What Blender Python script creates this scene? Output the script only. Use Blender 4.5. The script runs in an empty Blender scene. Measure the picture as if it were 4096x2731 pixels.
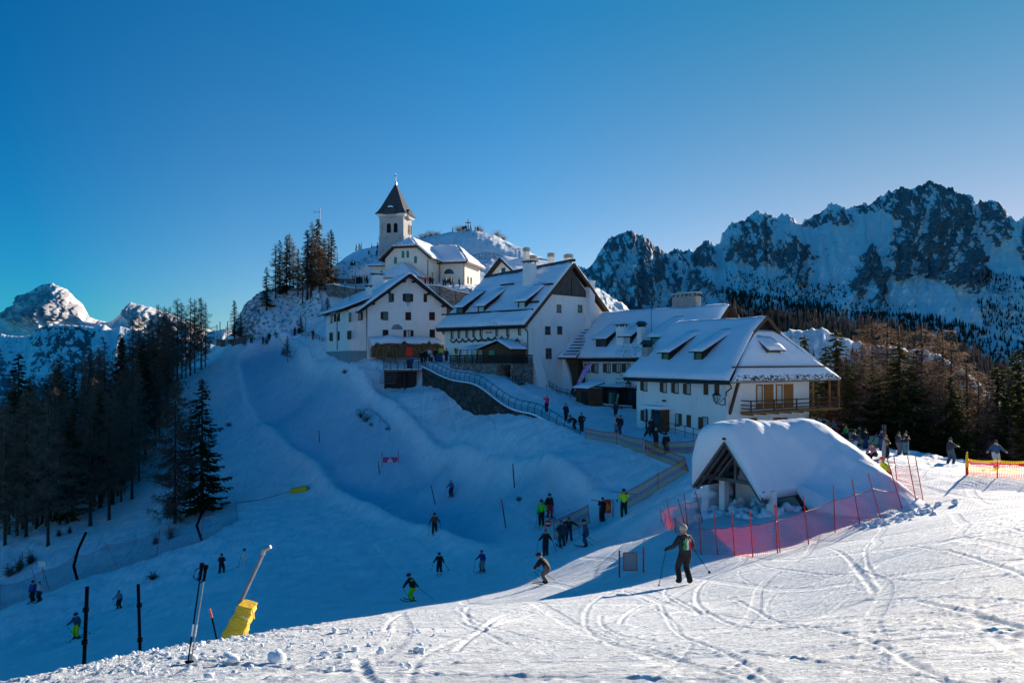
import bpy, math, random
import numpy as np
from mathutils import Vector, Matrix
rnd = random.Random(7)
F = 740.0; HZ = 358.0; CX = 512.0
SC = bpy.context.scene; COL = SC.collection
def P(px, py, D): return Vector(((px-CX)*D/F, D, (HZ-py)*D/F))
# ------------------------------------------------------------ camera, light, sky
cam = bpy.data.cameras.new('camera'); co = bpy.data.objects.new('camera', cam); COL.objects.link(co)
cam.sensor_width = 36; cam.lens = F/1024*36; cam.shift_y = 17/1024; cam.clip_start = .1; cam.clip_end = 40000
co.location = (0, 0, 0); co.rotation_euler = (math.radians(90), 0, 0); SC.camera = co
SC.view_settings.view_transform = 'Standard'; SC.view_settings.look = 'None'; SC.view_settings.exposure = 0
SUN_AZ = math.radians(41); SUN_EL = math.radians(15)
sd = Vector((math.sin(SUN_AZ)*math.cos(SUN_EL), math.cos(SUN_AZ)*math.cos(SUN_EL), math.sin(SUN_EL)))
sl = bpy.data.lights.new('sun', 'SUN'); sl.energy = 8.5; sl.angle = math.radians(.5); sl.color = (1, .85, .68)
so = bpy.data.objects.new('sun', sl); COL.objects.link(so); so.rotation_euler = sd.to_track_quat('Z', 'Y').to_euler(); so.location = (60, 60, 60)
W = bpy.data.worlds.new('World'); SC.world = W; W.use_nodes = True
wn = W.node_tree.nodes; wl = W.node_tree.links; wn.clear()
sky = wn.new('ShaderNodeTexSky'); sky.sky_type = 'NISHITA'; sky.sun_disc = False
sky.sun_elevation = SUN_EL; sky.sun_rotation = SUN_AZ; sky.altitude = 1700; sky.air_density = 1.0; sky.dust_density = .05; sky.ozone_density = 3
hs = wn.new('ShaderNodeHueSaturation'); hs.inputs['Saturation'].default_value = 1.1
mx = wn.new('ShaderNodeMix'); mx.data_type = 'RGBA'; mx.blend_type = 'MULTIPLY'; mx.inputs[0].default_value = 1; mx.inputs[7].default_value = (.50, .95, 1.08, 1)
bg = wn.new('ShaderNodeBackground'); bg.inputs[1].default_value = .27
wo = wn.new('ShaderNodeOutputWorld')
tcw = wn.new('ShaderNodeTexCoord'); sx = wn.new('ShaderNodeSeparateXYZ'); rpw = wn.new('ShaderNodeValToRGB'); wl.new(tcw.outputs['Generated'], sx.inputs[0]); wl.new(sx.outputs['Z'], rpw.inputs[0]); wl.new(rpw.outputs[0], mx.inputs[7])
rpw.color_ramp.elements[0].position = .0; rpw.color_ramp.elements[0].color = (.86, .83, .88, 1); rpw.color_ramp.elements[1].position = .42; rpw.color_ramp.elements[1].color = (.19, .94, 1.05, 1)
e_ = rpw.color_ramp.elements.new(.62); e_.color = (.03, 1.2, 1.32, 1)
dp = wn.new('ShaderNodeVectorMath'); dp.operation = 'DOT_PRODUCT'; wl.new(tcw.outputs['Generated'], dp.inputs[0]); dp.inputs[1].default_value = sd[:]
r2w = wn.new('ShaderNodeValToRGB'); wl.new(dp.outputs['Value'], r2w.inputs[0]); ee = r2w.color_ramp.elements; ee[0].position = .3; ee[0].color = (.06, .37, .455, 1); ee[1].position = .97; ee[1].color = (.98, .46, .36, 1)
e_ = ee.new(.5); e_.color = (.36, .44, .475, 1); e_ = ee.new(.76); e_.color = (.54, .49, .48, 1)
m2w = wn.new('ShaderNodeMix'); m2w.data_type = 'RGBA'; m2w.blend_type = 'MULTIPLY'; m2w.inputs[0].default_value = 1
wl.new(sky.outputs[0], hs.inputs['Color']); wl.new(hs.outputs[0], mx.inputs[6]); wl.new(mx.outputs[2], m2w.inputs[6]); wl.new(r2w.outputs[0], m2w.inputs[7]); wl.new(m2w.outputs[2], bg.inputs[0]); wl.new(bg.outputs[0], wo.inputs[0])
# ------------------------------------------------------------ node helper / materials
class NT:
    def __init__(s, name):
        s.m = bpy.data.materials.new(name); s.m.use_nodes = True; s.n = s.m.node_tree.nodes; s.l = s.m.node_tree.links
        s.b = s.n['Principled BSDF']; s.out = s.n['Material Output']
    def node(s, t, **k):
        n = s.n.new(t)
        for a, v in k.items():
            if a.startswith('i_'): n.inputs[a[2:].replace('_', ' ')].default_value = v
            else: setattr(n, a, v)
        return n
    def coord(s, which='Object', scale=(1, 1, 1), rot=(0, 0, 0)):
        tc = s.node('ShaderNodeTexCoord'); mp = s.node('ShaderNodeMapping'); s.l.new(tc.outputs[which], mp.inputs[0])
        mp.inputs['Scale'].default_value = scale; mp.inputs['Rotation'].default_value = rot; return mp.outputs[0]
    def noise(s, vec, scale, detail=4, rough=.55, dist=0):
        n = s.node('ShaderNodeTexNoise'); n.inputs['Scale'].default_value = scale; n.inputs['Detail'].default_value = detail
        n.inputs['Roughness'].default_value = rough; n.inputs['Distortion'].default_value = dist
        if vec is not None: s.l.new(vec, n.inputs['Vector'])
        return n.outputs['Fac']
    def ramp(s, fac, stops):
        r = s.node('ShaderNodeValToRGB'); e = r.color_ramp.elements
        while len(e) < len(stops): e.new(.5)
        for k, (p, c) in enumerate(stops):
            e[k].position = p; e[k].color = (c, c, c, 1) if isinstance(c, (int, float)) else (*c, 1)
        s.l.new(fac, r.inputs[0]); return r.outputs[0]
    def math(s, op, a, b=None, c=None):
        m = s.node('ShaderNodeMath', operation=op)
        for i, v in enumerate((a, b, c)):
            if v is None: continue
            if isinstance(v, (int, float)): m.inputs[i].default_value = v
            else: s.l.new(v, m.inputs[i])
        return m.outputs[0]
    def mix(s, fac, a, b, blend='MIX'):
        m = s.node('ShaderNodeMix', data_type='RGBA', blend_type=blend)
        for i, v in ((0, fac), (6, a), (7, b)):
            if isinstance(v, (int, float)): m.inputs[i].default_value = v
            elif isinstance(v, tuple): m.inputs[i].default_value = (*v, 1)
            else: s.l.new(v, m.inputs[i])
        return m.outputs[2]
    def bump(s, h, strength=.5, dist=.05, prev=None):
        b = s.node('ShaderNodeBump'); b.inputs['Strength'].default_value = strength; b.inputs['Distance'].default_value = dist
        s.l.new(h, b.inputs['Height'])
        if prev is not None: s.l.new(prev, b.inputs['Normal'])
        return b.outputs[0]
    def done(s, color=None, normal=None, rough=.8, spec=.3):
        if color is not None:
            if isinstance(color, tuple): s.b.inputs['Base Color'].default_value = (*color, 1)
            else: s.l.new(color, s.b.inputs['Base Color'])
        if normal is not None: s.l.new(normal, s.b.inputs['Normal'])
        s.b.inputs['Roughness'].default_value = rough; s.b.inputs['Specular IOR Level'].default_value = spec
        return s.m
def mat(name, c, rough=.8, var=.25, scale=3, bump=.2, spec=.3, metal=0, bd=.02):
    t = NT(name); v = t.coord(); n = t.noise(v, scale, 5)
    col = t.ramp(n, [(.3, tuple(x*(1-var) for x in c)), (.7, tuple(min(1, x*(1+var)) for x in c))])
    nm = t.bump(n, bump, bd) if bump else None
    t.b.inputs['Metallic'].default_value = metal
    return t.done(col, nm, rough, spec)
SNOWC = (.60, .76, .90)
def snow_mat(name='snow', bumpscale=1.0):
    t = NT(name); v = t.coord()
    n1 = t.noise(v, .35, 4); n2 = t.noise(v, 3.0*bumpscale, 6, .6); n3 = t.noise(v, 18*bumpscale, 3, .6)
    col = t.ramp(n1, [(.3, (.74, .82, .89)), (.7, (.84, .89, .93))])
    nm = t.bump(n2, .35, .10); nm = t.bump(n3, .3, .02, nm)
    return t.done(col, nm, .75, .25)
ROCKC = (.16, .165, .17)
def ground_mat():
    t = NT('snow_ground'); v = t.coord()
    # piste corduroy and carved tracks: several families of thin distorted grooves
    def tracks(rot, scale, lo, hi, dist, sc=(1, 1, 1), dsc=.6):
        vv = t.coord(scale=sc, rot=(0, 0, math.radians(rot)))
        w = t.node('ShaderNodeTexWave', wave_type='BANDS', bands_direction='X'); w.inputs['Scale'].default_value = scale
        w.inputs['Distortion'].default_value = dist; w.inputs['Detail'].default_value = 2; w.inputs['Detail Scale'].default_value = dsc
        t.l.new(vv, w.inputs['Vector'])
        return t.ramp(w.outputs['Fac'], [(lo, 0), (hi, 1)])
    a1 = tracks(52, .10, .955, .99, 14, dsc=.25); a2 = tracks(-8, .09, .96, .99, 12, dsc=.3); a3 = tracks(80, .07, .965, .99, 18, dsc=.2); a4 = tracks(28, .12, .96, .99, 10, dsc=.35)
    tr = t.math('ADD', t.math('ADD', a1, a2), t.math('ADD', a3, a4))
    patch = t.ramp(t.noise(v, .35, 3), [(.45, 0), (.6, 1)])
    chop_v = t.coord(scale=(1, 2.2, 1), rot=(0, 0, math.radians(20)))
    chop = t.ramp(t.noise(chop_v, 4.5, 8, .7), [(.42, 0), (.62, 1)])
    fine = t.noise(v, 14, 5, .65)
    cord_v = t.coord(scale=(1, 1, 1), rot=(0, 0, math.radians(35)))
    cw = t.node('ShaderNodeTexWave'); cw.inputs['Scale'].default_value = 2.2; cw.inputs['Distortion'].default_value = 3; cw.inputs['Detail'].default_value = 3; t.l.new(cord_v, cw.inputs['Vector'])
    h = t.math('ADD', t.math('MULTIPLY', chop, .28), t.math('MULTIPLY', t.math('MULTIPLY', cw.outputs['Fac'], patch), .12))
    h = t.math('SUBTRACT', h, t.math('MULTIPLY', tr, .5))
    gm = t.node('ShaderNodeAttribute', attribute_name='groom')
    nm = t.bump(h, 1.0, .08); nm = t.bump(fine, .6, .03, nm)
    sn = t.ramp(t.noise(v, .25, 4), [(.3, (.74, .82, .89)), (.7, (.84, .89, .93))])
    ra = t.node('ShaderNodeAttribute', attribute_name='rock')
    rn = t.noise(v, 1.3, 8, .7)
    rk = t.ramp(t.math('ADD', ra.outputs['Fac'], t.math('MULTIPLY', t.math('SUBTRACT', rn, .5), 1.6)), [(.52, 0), (.62, 1)])
    rc = t.ramp(t.noise(v, 3, 6), [(.3, (.07, .075, .075)), (.7, (.22, .22, .21))])
    col = t.mix(rk, sn, rc)
    rough_ = t.math('ADD', t.math('MULTIPLY', chop, .5), t.math('MULTIPLY', tr, .5)); col = t.mix(t.math('MULTIPLY', rough_, .35), col, (.93, .96, .98)); big = t.ramp(t.noise(t.coord(scale=(1, .6, 1), rot=(0, 0, .6)), .9, 7, .7), [(.35, .90), (.65, 1.06)]); col = t.mix(1.0, col, big, 'MULTIPLY')  # disturbed snow painted lighter, standing in for relief that shade hides
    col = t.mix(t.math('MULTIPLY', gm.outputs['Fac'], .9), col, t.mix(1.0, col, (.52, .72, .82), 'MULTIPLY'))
    return t.done(col, nm, .7, .25)
# ------------------------------------------------------------ numpy noise
def _h(i, j, s):
    v = np.sin(i*127.1+j*311.7+s*74.7)*43758.5453; return v-np.floor(v)
def vn(x, y, s=0):
    xi = np.floor(x); yi = np.floor(y); fx = x-xi; fy = y-yi
    u = fx*fx*(3-2*fx); w = fy*fy*(3-2*fy)
    return (_h(xi, yi, s)*(1-u)+_h(xi+1, yi, s)*u)*(1-w)+(_h(xi, yi+1, s)*(1-u)+_h(xi+1, yi+1, s)*u)*w
def fbm(x, y, o=5, s=0, g=.5):
    t = 0; a = 1; n = 0
    for k in range(o):
        t = t+a*vn(x*2**k+k*17.3, y*2**k+k*9.1, s+k); n += a; a *= g
    return t/n
def ridged(x, y, o=5, s=0, g=.55):
    t = 0; a = 1; n = 0
    for k in range(o):
        t = t+a*(1-np.abs(2*vn(x*2**k+k*11.3, y*2**k+k*5.7, s+k)-1)); n += a; a *= g
    return t/n
def inpoly(px, py, poly):
    c = np.zeros(px.shape, bool); n = len(poly)
    for i in range(n):
        x1, y1 = poly[i]; x2, y2 = poly[(i+1) % n]
        if y1 == y2: continue
        c ^= ((y1 > py) != (y2 > py)) & (px < (x2-x1)*(py-y1)/(y2-y1)+x1)
    return c
def grid_mesh(name, V, nu, nv, attrs=None, smooth=True, quads=None):
    me = bpy.data.meshes.new(name); nvt = V.shape[0]
    if quads is None:
        i = np.arange(nv-1)[:, None]*nu+np.arange(nu-1)[None, :]
        quads = np.stack([i, i+1, i+1+nu, i+nu], -1).reshape(-1, 4)
    me.vertices.add(nvt); me.vertices.foreach_set('co', V.astype(np.float32).ravel())
    nf = quads.shape[0]
    me.loops.add(nf*4); me.loops.foreach_set('vertex_index', quads.astype(np.int32).ravel())
    me.polygons.add(nf); me.polygons.foreach_set('loop_start', np.arange(nf, dtype=np.int32)*4)
    me.polygons.foreach_set('use_smooth', np.full(nf, smooth))
    me.update(calc_edges=True)
    for k, a in (attrs or {}).items():
        at = me.attributes.new(k, 'FLOAT', 'POINT'); at.data.foreach_set('value', a.astype(np.float32).ravel())
    o = bpy.data.objects.new(name, me); COL.objects.link(o); return o
def tag(o, label=None, cat=None, group=None, kind=None):
    if label: o['label'] = label
    if cat: o['category'] = cat
    if group: o['group'] = group
    if kind: o['kind'] = kind
    return o
# ------------------------------------------------------------ terrain
def W3(px, py, D): p = P(px, py, D); return (p.x, p.y, p.z)
COMMON = [(0,0,-1.75),(-5,2,-2.4),(6,2,-1.8),(0,-30,1),(-30,-20,-2),(30,-20,1),(-9,3,-3.6),(-16,6,-6.8),(-25,12,-12),(14,6,-2.2),(26,14,-3.3),(45,20,-5)]
COMMON += [W3(*a) for a in [
 (0,682,9.5),(87,662,10.5),(187,648,12),(313,621,14),(435,610,16.5),(514,601,18.5),(600,592,21),(685,581,24.5),
 (512,682,5.8),(1024,682,5.5),(200,682,7.6),(350,682,6.6),(800,682,5.8),(1024,620,7.6),(1024,560,11),(900,560,17),(850,560,20),(778,600,18),
 (700,620,15),(850,620,12.5),(950,560,14.5),(1024,520,18),(1024,500,26),(1024,480,38),(960,478,40),(923,498,36),(882,519,33),(835,532,31),(778,553,29.5),(688,555,29.5),
 (400,650,9.5),(600,640,11),(700,660,8),
 (957,464,53),(905,455,56),(866,450,62),(830,440,68),(925,452,62),(960,461,60),(1024,468,57),
 (925,480,75),(1000,500,78),(865,470,85),(900,600,110),(1000,600,110),(1100,700,110),(830,520,105),(1150,480,60),(1200,560,80),
 (718,516,37),(770,520,34),(840,500,38),(750,505,42),(800,480,44),
 (672,531,44),(630,530,46),(640,560,34),(725,480,48),(725,455,57),(689,471,54),(627,509,51),(650,490,53),
 # behind crest
 (87,690,25),(87,655,40),(77,638,49),(20,640,50),(200,668,24),(200,640,36),(221,574,58),(200,605,48),(313,635,24),(313,622,31),(330,600,44),
 (411,625,25),(411,612,31),(411,600,39),(514,606,26),(516,597,32),(546,584,37),(546,565,42),(586,546,47),(602,521,54),(624,515,52),(540,525,52),(600,590,25),(640,577,29),(600,560,36),
 (440,600,43),(440,573,50),(434,532,60),(451,495,72),(440,460,76),(400,440,85),(490,560,50),(490,520,58),
 (244,565,62),(119,608,60),(33,601,64),(0,640,58),(350,560,56),
 (0,609,70),(78,579,70),(116,567,70),(195,546,69),(238,520,75),(202,514,82),(109,519,86),(48,544,80),(67,523,86),(139,481,102),(94,484,108),(26,536,84),
 (172,391,128),(210,363,142),(225,350,150),(140,420,120),(100,400,140),(60,430,140),(0,480,130),(0,430,160),(170,345+30,165),(220,360,175),(100,450,170),(0,520,185),
 (-40,560,80),(-80,500,120),(-150,620,70),(-200,600,100),
 (251,342.6,145),(260,400,115),(300,440,98),(350,480,84),(250,460,96),(280,520,75),(200,450,105),(360,530,65),(330,560,57),(230,400,122),(400,490,75),
 (310,342,130),(320,352,120),(333,355,114),(330,354,118),(345,361,107.5),(354,365.5,104),(362,366,103),(371,366,102.5),(340,384,101),(390,372,103),(400,400,94),(350,420,95),(300,400,112),(285,360,125),
 (300,337,140),(285,335,146),(240,322,150),(259,299,152),(297,292,152),(311,296,150),(331,282,155),(320,318,146),(290,315,152),(345,300,142),(355,320,128),(365,330,122),
 (350,284,160),(345,268,172),(357,250,192),(335,268,178),(471,231,200),(440,235,200),(510,243,200),(551,263,195),(580,283,188),(610,300,178),(640,322,168),(700,400,150),(390,247,195),(420,255,185),(520,268,180),(560,290,170),
 (471,262,235),(400,285,240),(550,320,240),(330,330,220),(250,360,200),(650,380,230),(700,440,260),(240,330,165),
 (700,470,130),(760,450,110),(660,380,125)]]
COMMON += [(-120,330,-60),(0,340,-20),(120,330,-90),(-250,250,-120),(250,250,-120),(-200,80,-70),(160,60,-50),(0,700,-330),(-500,600,-360),(500,600,-330),(-700,200,-300),(700,200,-300),(0,-300,30),(-400,-200,-80),(400,-200,-60)]
ROADP = [W3(*a) for a in [
 (426,357,108),(400,357,107),(447,357,105),(375,359,103),(405,362,101),(430,364,101),(460,366,97),(445,358,103),(476,386,86),(500,379,88),(526,381.6,92),(535,412,75.5),(547,411,79),(560,396,88),
 (573,398,92),(611,404.7,90),(590,404,86),(584,438,69),(570,431,71),(600,440,66),(620,431,71),(636,426,75),(680,432,70),(726,438,65),(808,430,71),(600,400,100),(520,372,110),(480,352,118),(560,385,115),
 (430,286,142),(380,286,145),(480,296,136),(390,286,160),(455,293,137),(450,318,124),(470,330,128),(420,310,132),(520,310,140),(560,320,150),(666,453,58),(642,452,61)]]
LOWP = [W3(*a) for a in [
 (430,386,98),(438,392,94),(475,424,82),(490,427,78),(523,416,76),(515,440,72),(450,430,86),(450,450,80),(535,460,62),(520,480,64),(560,455,63),(540,430,71),(560,444,66),(578,449,65),(600,450,63),(642,458,60),(430,480,78),(410,385,101),(395,380,102),(372,366,104),
 (560,480,58),(600,480,59)]]
def make_rbf(pts, c=3.5, lam=1e-3):
    p = np.array(pts); X = p[:, :2]; n = len(p)
    d = np.sqrt(((X[:, None]-X[None])**2).sum(-1)+c*c)
    A = np.zeros((n+3, n+3)); A[:n, :n] = -d+np.eye(n)*0.4
    A[:n, n] = 1; A[:n, n+1:] = X/100; A[n, :n] = 1; A[n+1:, :n] = X.T/100
    b = np.zeros(n+3); b[:n] = p[:, 2]
    s = np.linalg.solve(A, b)
    def f(x, y):
        sh = x.shape; x = x.ravel(); y = y.ravel(); o = np.empty(x.size)
        for k in range(0, x.size, 40000):
            xx = x[k:k+40000]; yy = y[k:k+40000]
            dd = np.sqrt((xx[:, None]-X[:, 0])**2+(yy[:, None]-X[:, 1])**2+c*c)
            o[k:k+40000] = -dd@s[:n]+s[n]+s[n+1]*xx/100+s[n+2]*yy/100
        return o.reshape(sh)
    return f
RL = make_rbf(COMMON+LOWP+[W3(*a) for a in [(526,381.6,92),(611,404.7,90),(636,426,75),(726,438,65),(808,430,71),(426,357,108),(447,357,105),(430,286,142),(380,286,145),(480,296,136),(450,318,124),(420,310,132),(390,286,160),(520,310,140),(560,320,150),(600,400,100),(560,385,115)]])
RR = make_rbf(COMMON+ROADP)
RAIL = [(-25.5, 102.0), (-20.3, 103.6), (-16.2, 102.2), (-12.6, 100.6), (-10.3, 97.5), (-3.9, 86.5), (2.6, 75.5), (6.6, 68.8), (9.5, 64.5), (13.0, 60.0)]
def rail_sd(x, y):   # signed distance, + on the village side (right / behind)
    best = np.full(x.shape, 1e9); sg = np.ones(x.shape)
    for (x1, y1), (x2, y2) in zip(RAIL[:-1], RAIL[1:]):
        dx, dy = x2-x1, y2-y1; L = dx*dx+dy*dy
        t = np.clip(((x-x1)*dx+(y-y1)*dy)/L, 0, 1)
        qx, qy = x-(x1+t*dx), y-(y1+t*dy); d = np.hypot(qx, qy)
        cr = dx*(y-y1)-dy*(x-x1)
        m = d < best; best = np.where(m, d, best); sg = np.where(m, np.where(cr > 0, 1, -1), sg)
    return best*sg
PISTE = [(-47.5,141),(-37.5,118),(-28,103),(-20,92),(-11.8,78),(-5.7,68),(-1,60),(3.4,52)]
def piste_d(x, y):
    best = np.full(x.shape, 1e9)
    for (x1, y1), (x2, y2) in zip(PISTE[:-1], PISTE[1:]):
        dx, dy = x2-x1, y2-y1; t = np.clip(((x-x1)*dx+(y-y1)*dy)/(dx*dx+dy*dy), 0, 1); best = np.minimum(best, np.hypot(x-x1-t*dx, y-y1-t*dy))
    return best
def H0(x, y):
    x = np.asarray(x, float); y = np.asarray(y, float)
    a = RL(x, y); sdv = rail_sd(x, y)
    w = np.clip(sdv/.5+.5, 0, 1); w = w*w*(3-2*w)
    need = (w > 0) & (y < 200) & (y > 40)
    b = a.copy()
    if need.any(): b[need] = RR(x[need], y[need])
    win = np.clip((200-y)/40, 0, 1)*np.clip((y-40)/14, 0, 1)*np.clip((x+40)/12, 0, 1)
    d = piste_d(x, y); e = np.clip((y-48)/10, 0, 1)
    return a+(b-a)*w*win+e*(-1.1*np.exp(-(d/3.9)**8)+.55*np.exp(-((d-4.9)/.8)**2))
TRACKS = []
_r = random.Random(3)
for k in range(270):
    x = _r.uniform(-9, 22); y = _r.uniform(4, 30); ang = math.radians(_r.choice([200, 215, 230, 250, 262, 222, 160, 290])+_r.uniform(-12, 12)); cur = _r.uniform(-.09, .09); L = _r.uniform(4, 16)
    pts = []
    for i in range(int(L/.35)):
        pts.append((x, y)); x += math.cos(ang)*.35; y += math.sin(ang)*.35; ang += cur*.35
    TRACKS.append((np.array(pts), _r.uniform(.006, .022), _r.uniform(.02, .06)))
def detail(x, y):
    r = np.hypot(x, y)
    z = (fbm(x*.12, y*.12, 4, 3)-.5)*.5*np.clip(r/40, .1, 1)
    gr = np.clip(1-np.exp(-(piste_d(x, y)/4.8)**6), 0, 1)*np.clip((y-38)/12, 0, 1); z = z+(fbm(x*.8, y*1.1, 4, 9)-.5)*(.14+.30*gr)*np.clip(r/60, .35, 1)+gr*(ridged(x*.5, y*.35, 4, 19)-.5)*.22
    near = np.clip((34-r)/10, 0, 1)
    m = near > 0
    if m.any():
        xm = x[m]; ym = y[m]
        ch = fbm(xm*4.6+ym*2.2, ym*7.0-xm*2.0, 5, 21, .62)
        patch = np.clip((fbm(xm*.35, ym*.35, 3, 33)-.42)*4, 0, 1)
        left = np.clip((-xm-1.0)/4, 0, 1)*np.clip((ym-6)/3, 0, 1)
        ch2 = fbm(xm*2.2+ym*5.5, ym*13-xm*2.0, 4, 27, .6); dz = np.clip(ch-.46, 0, 1)*(.02+.0*patch+.12*left)+np.clip(ch2-.5, 0, 1)*.06*(1-left*.5)
        for pts, wd, dp in TRACKS:
            bx0, by0 = pts.min(0)-.6; bx1, by1 = pts.max(0)+.6
            q = np.nonzero((xm > bx0) & (xm < bx1) & (ym > by0) & (ym < by1))[0]
            if len(q) == 0: continue
            d = np.full(len(q), 9.); pp = pts[::2]
            for a, b in zip(pp[:-1], pp[1:]):
                ex, ey = b-a; t = np.clip(((xm[q]-a[0])*ex+(ym[q]-a[1])*ey)/(ex*ex+ey*ey), 0, 1); d = np.minimum(d, np.hypot(xm[q]-a[0]-t*ex, ym[q]-a[1]-t*ey))
            dz[q] += -dp*.36*np.exp(-(d/(wd*1.2+.025))**2)+dp*.24*np.exp(-((d-wd*2-.06)/.04)**2)*(.1+1.1*vn(xm[q]*9, ym[q]*9, 4))
        zz = np.zeros(x.shape); zz[m] = dz*near[m]; z = z+zz
    return z
def rockmask(x, y, z):
    D = np.maximum(y, 1); px = CX+F*x/D; py = HZ-F*z/D
    rk = np.zeros(x.shape)
    for poly, v, d0, d1 in ROCKP:
        rk = np.where(inpoly(px, py, poly) & (D > d0) & (D < d1), np.maximum(rk, v), rk)
    return rk
ROCKP = [([(232,335),(245,312),(262,292),(300,290),(318,290),(325,318),(300,330),(262,345)], .50, 125, 175),
 ([(232,335),(240,312),(258,296),(262,325),(245,345)], .62, 125, 175),
 ([(318,290),(345,290),(350,300),(330,318)], .36, 120, 175),
 ([(336,272),(350,262),(375,256),(378,268),(345,284)], .5, 150, 215),
 ([(300,232),(530,228),(590,300),(560,290),(440,262)], .38, 160, 215),
 ([(545,255),(620,300),(640,330),(580,330)], .46, 150, 215),
 ([(450,296),(490,298),(485,330),(452,322)], .5, 100, 150),
 ([(372,366),(400,366),(400,378),(385,380)], .5, 90, 110),
 ([(352,412),(368,408),(392,430),(380,434)], .40, 70, 110),
 ([(275,340),(292,338),(300,365),(288,368)], .40, 90, 140)]
def build_terrain():
    dense = np.radians(np.linspace(-38, 38, 1150)); ang = np.concatenate([np.radians(np.linspace(-178, -39, 50)), dense, np.radians(np.linspace(39, 178, 50))])
    rr = np.concatenate([np.exp(np.linspace(math.log(.6), math.log(3.5), 24))[:-1], np.exp(np.linspace(math.log(3.5), math.log(40), 460))[:-1], np.exp(np.linspace(math.log(40), math.log(300), 380))[:-1], np.exp(np.linspace(math.log(300), math.log(900), 26))])
    A, R = np.meshgrid(ang, rr); x = np.sin(A)*R; y = np.cos(A)*R
    z = H0(x, y)+detail(x, y)
    rk = rockmask(x, y, z)
    q = rk > 0
    zz = np.zeros(z.shape); zz[q] = (ridged(x[q]*.16, y[q]*.1+z[q]*.1, 5, 40)-.45)*np.where(rk[q] < .45, 1.6, 4.5)*np.clip(rk[q]*2, 0, 1); z = z+zz
    V = np.stack([x, y, z], -1).reshape(-1, 3)
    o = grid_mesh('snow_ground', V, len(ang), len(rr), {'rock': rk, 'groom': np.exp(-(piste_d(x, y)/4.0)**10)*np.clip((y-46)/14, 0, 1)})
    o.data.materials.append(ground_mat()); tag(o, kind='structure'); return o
def H(x, y): return float(H0(np.array([x]), np.array([y]))[0])
def foot(px, py, Dg, lo=.82, hi=1.22):
    D = np.linspace(Dg*lo, Dg*hi, 160); x = (px-CX)*D/F; zr = (HZ-py)*D/F
    e = H0(x, D)-zr
    s = np.nonzero(np.diff(np.sign(e)))[0]
    k = s[np.argmin(np.abs(D[s]-Dg))] if len(s) else int(np.argmin(np.abs(D-Dg)))
    return Vector((x[k], D[k], H0(x[k:k+1], D[k:k+1])[0]))
build_terrain()
# ------------------------------------------------------------ mountains
def mtn_mat(name, snow, rock1, rock2, sc):
    t = NT(name); v = t.coord(); vz = t.coord(scale=(1.3, .6, .5), rot=(0, .35, 0))
    ra = t.node('ShaderNodeAttribute', attribute_name='rock')
    n = t.noise(vz, sc, 10, .72); n2 = t.noise(v, sc*.3, 6, .6); n3 = t.noise(v, sc*5, 5, .7)
    f = t.math('ADD', ra.outputs['Fac'], t.math('MULTIPLY', t.math('SUBTRACT', n, .5), 1.7))
    f = t.math('ADD', f, t.math('MULTIPLY', t.math('SUBTRACT', n3, .5), 1.3))
    k = t.ramp(f, [(.47, 0), (.55, 1)])
    rc = t.ramp(n3, [(.3, rock1), (.7, rock2)]); sn = t.ramp(n2, [(.3, tuple(c*.85 for c in snow)), (.7, snow)])
    nm = t.bump(n, .6, 12); nm = t.bump(n3, .5, 4, nm)
    return t.done(t.mix(k, sn, rc), nm, .85, .1)
def mountain(name, sky, foot_py, Dr, Df, nu, nv, rocks, seed, amp, base, m, jag=2.1, gsc=.035):
    px0, px1 = sky[0][0], sky[-1][0]
    u = np.linspace(px0, px1, nu); ridge = np.interp(u, [a[0] for a in sky], [a[1] for a in sky])
    ridge = ridge-(ridged(u*.13, u*0, 6, seed, .68)-.55)*jag*4
    fp = np.interp(u, [a[0] for a in foot_py], [a[1] for a in foot_py])
    t = np.linspace(0, 1, nv)
    U, T = np.meshgrid(u, t); D = Df+(Dr-Df)*T**.9; PY = fp[None]+(ridge-fp)[None]*T**1.05
    x = (U-CX)*D/F; z = (HZ-PY)*D/F
    rel = ridged(U*gsc, PY*gsc*.35, 6, seed+5, .58)-.5; rel2 = ridged(U*gsc*4+PY*.02, PY*gsc*1.6, 5, seed+11, .62)-.5
    rk = np.full(U.shape, base)
    for poly, val in rocks:
        jx = (fbm(U*.15, PY*.15, 4, seed+31)-.5)*16; jy = (fbm(U*.15, PY*.15, 4, seed+47)-.5)*16
        rk = np.where(inpoly(U+jx, PY+jy, poly), np.maximum(rk, val), rk)
    g1 = ridged(U*.10+PY*.045, PY*.03, 5, seed+61, .6); g2 = ridged(U*.34-PY*.12, PY*.12, 4, seed+67, .6); inr = np.clip((rk-.42)*6, 0, 1)
    rk = rk-inr*.025+inr*((g1-g1.mean())*1.3+(g2-g2.mean())*1.3)
    env = np.sin(np.pi*np.clip(T, 0, 1))**.5
    y = D-(rel*amp+rel2*amp*(.15+.45*np.clip(rk, 0, 1)))*env-np.clip(rk, 0, 1)*amp*.25*env
    z = z+rel2*amp*.10*np.clip(rk*1.6, .2, 1)*env
    # far side of the ridge
    nb = 6; xb = []; yb = []; zb = []
    for k in range(1, nb+1):
        xb.append(x[-1]*(1+.02*k)); yb.append(y[-1]+Dr*.05*k); zb.append(z[-1]-Dr*.035*k-(fbm(u*.1, u*0+k, 3, seed)-.5)*Dr*.02)
    x = np.vstack([x]+[a[None] for a in xb]); y = np.vstack([y]+[a[None] for a in yb]); z = np.vstack([z]+[a[None] for a in zb])
    rk = np.vstack([rk]+[rk[-1:]]*nb)
    o = grid_mesh(name, np.stack([x, y, z], -1).reshape(-1, 3), nu, nv+nb, {'rock': rk})
    o.data.materials.append(m); tag(o, kind='structure')
    o['_'] = 0; del o['_']
    return x, y, z
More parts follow.
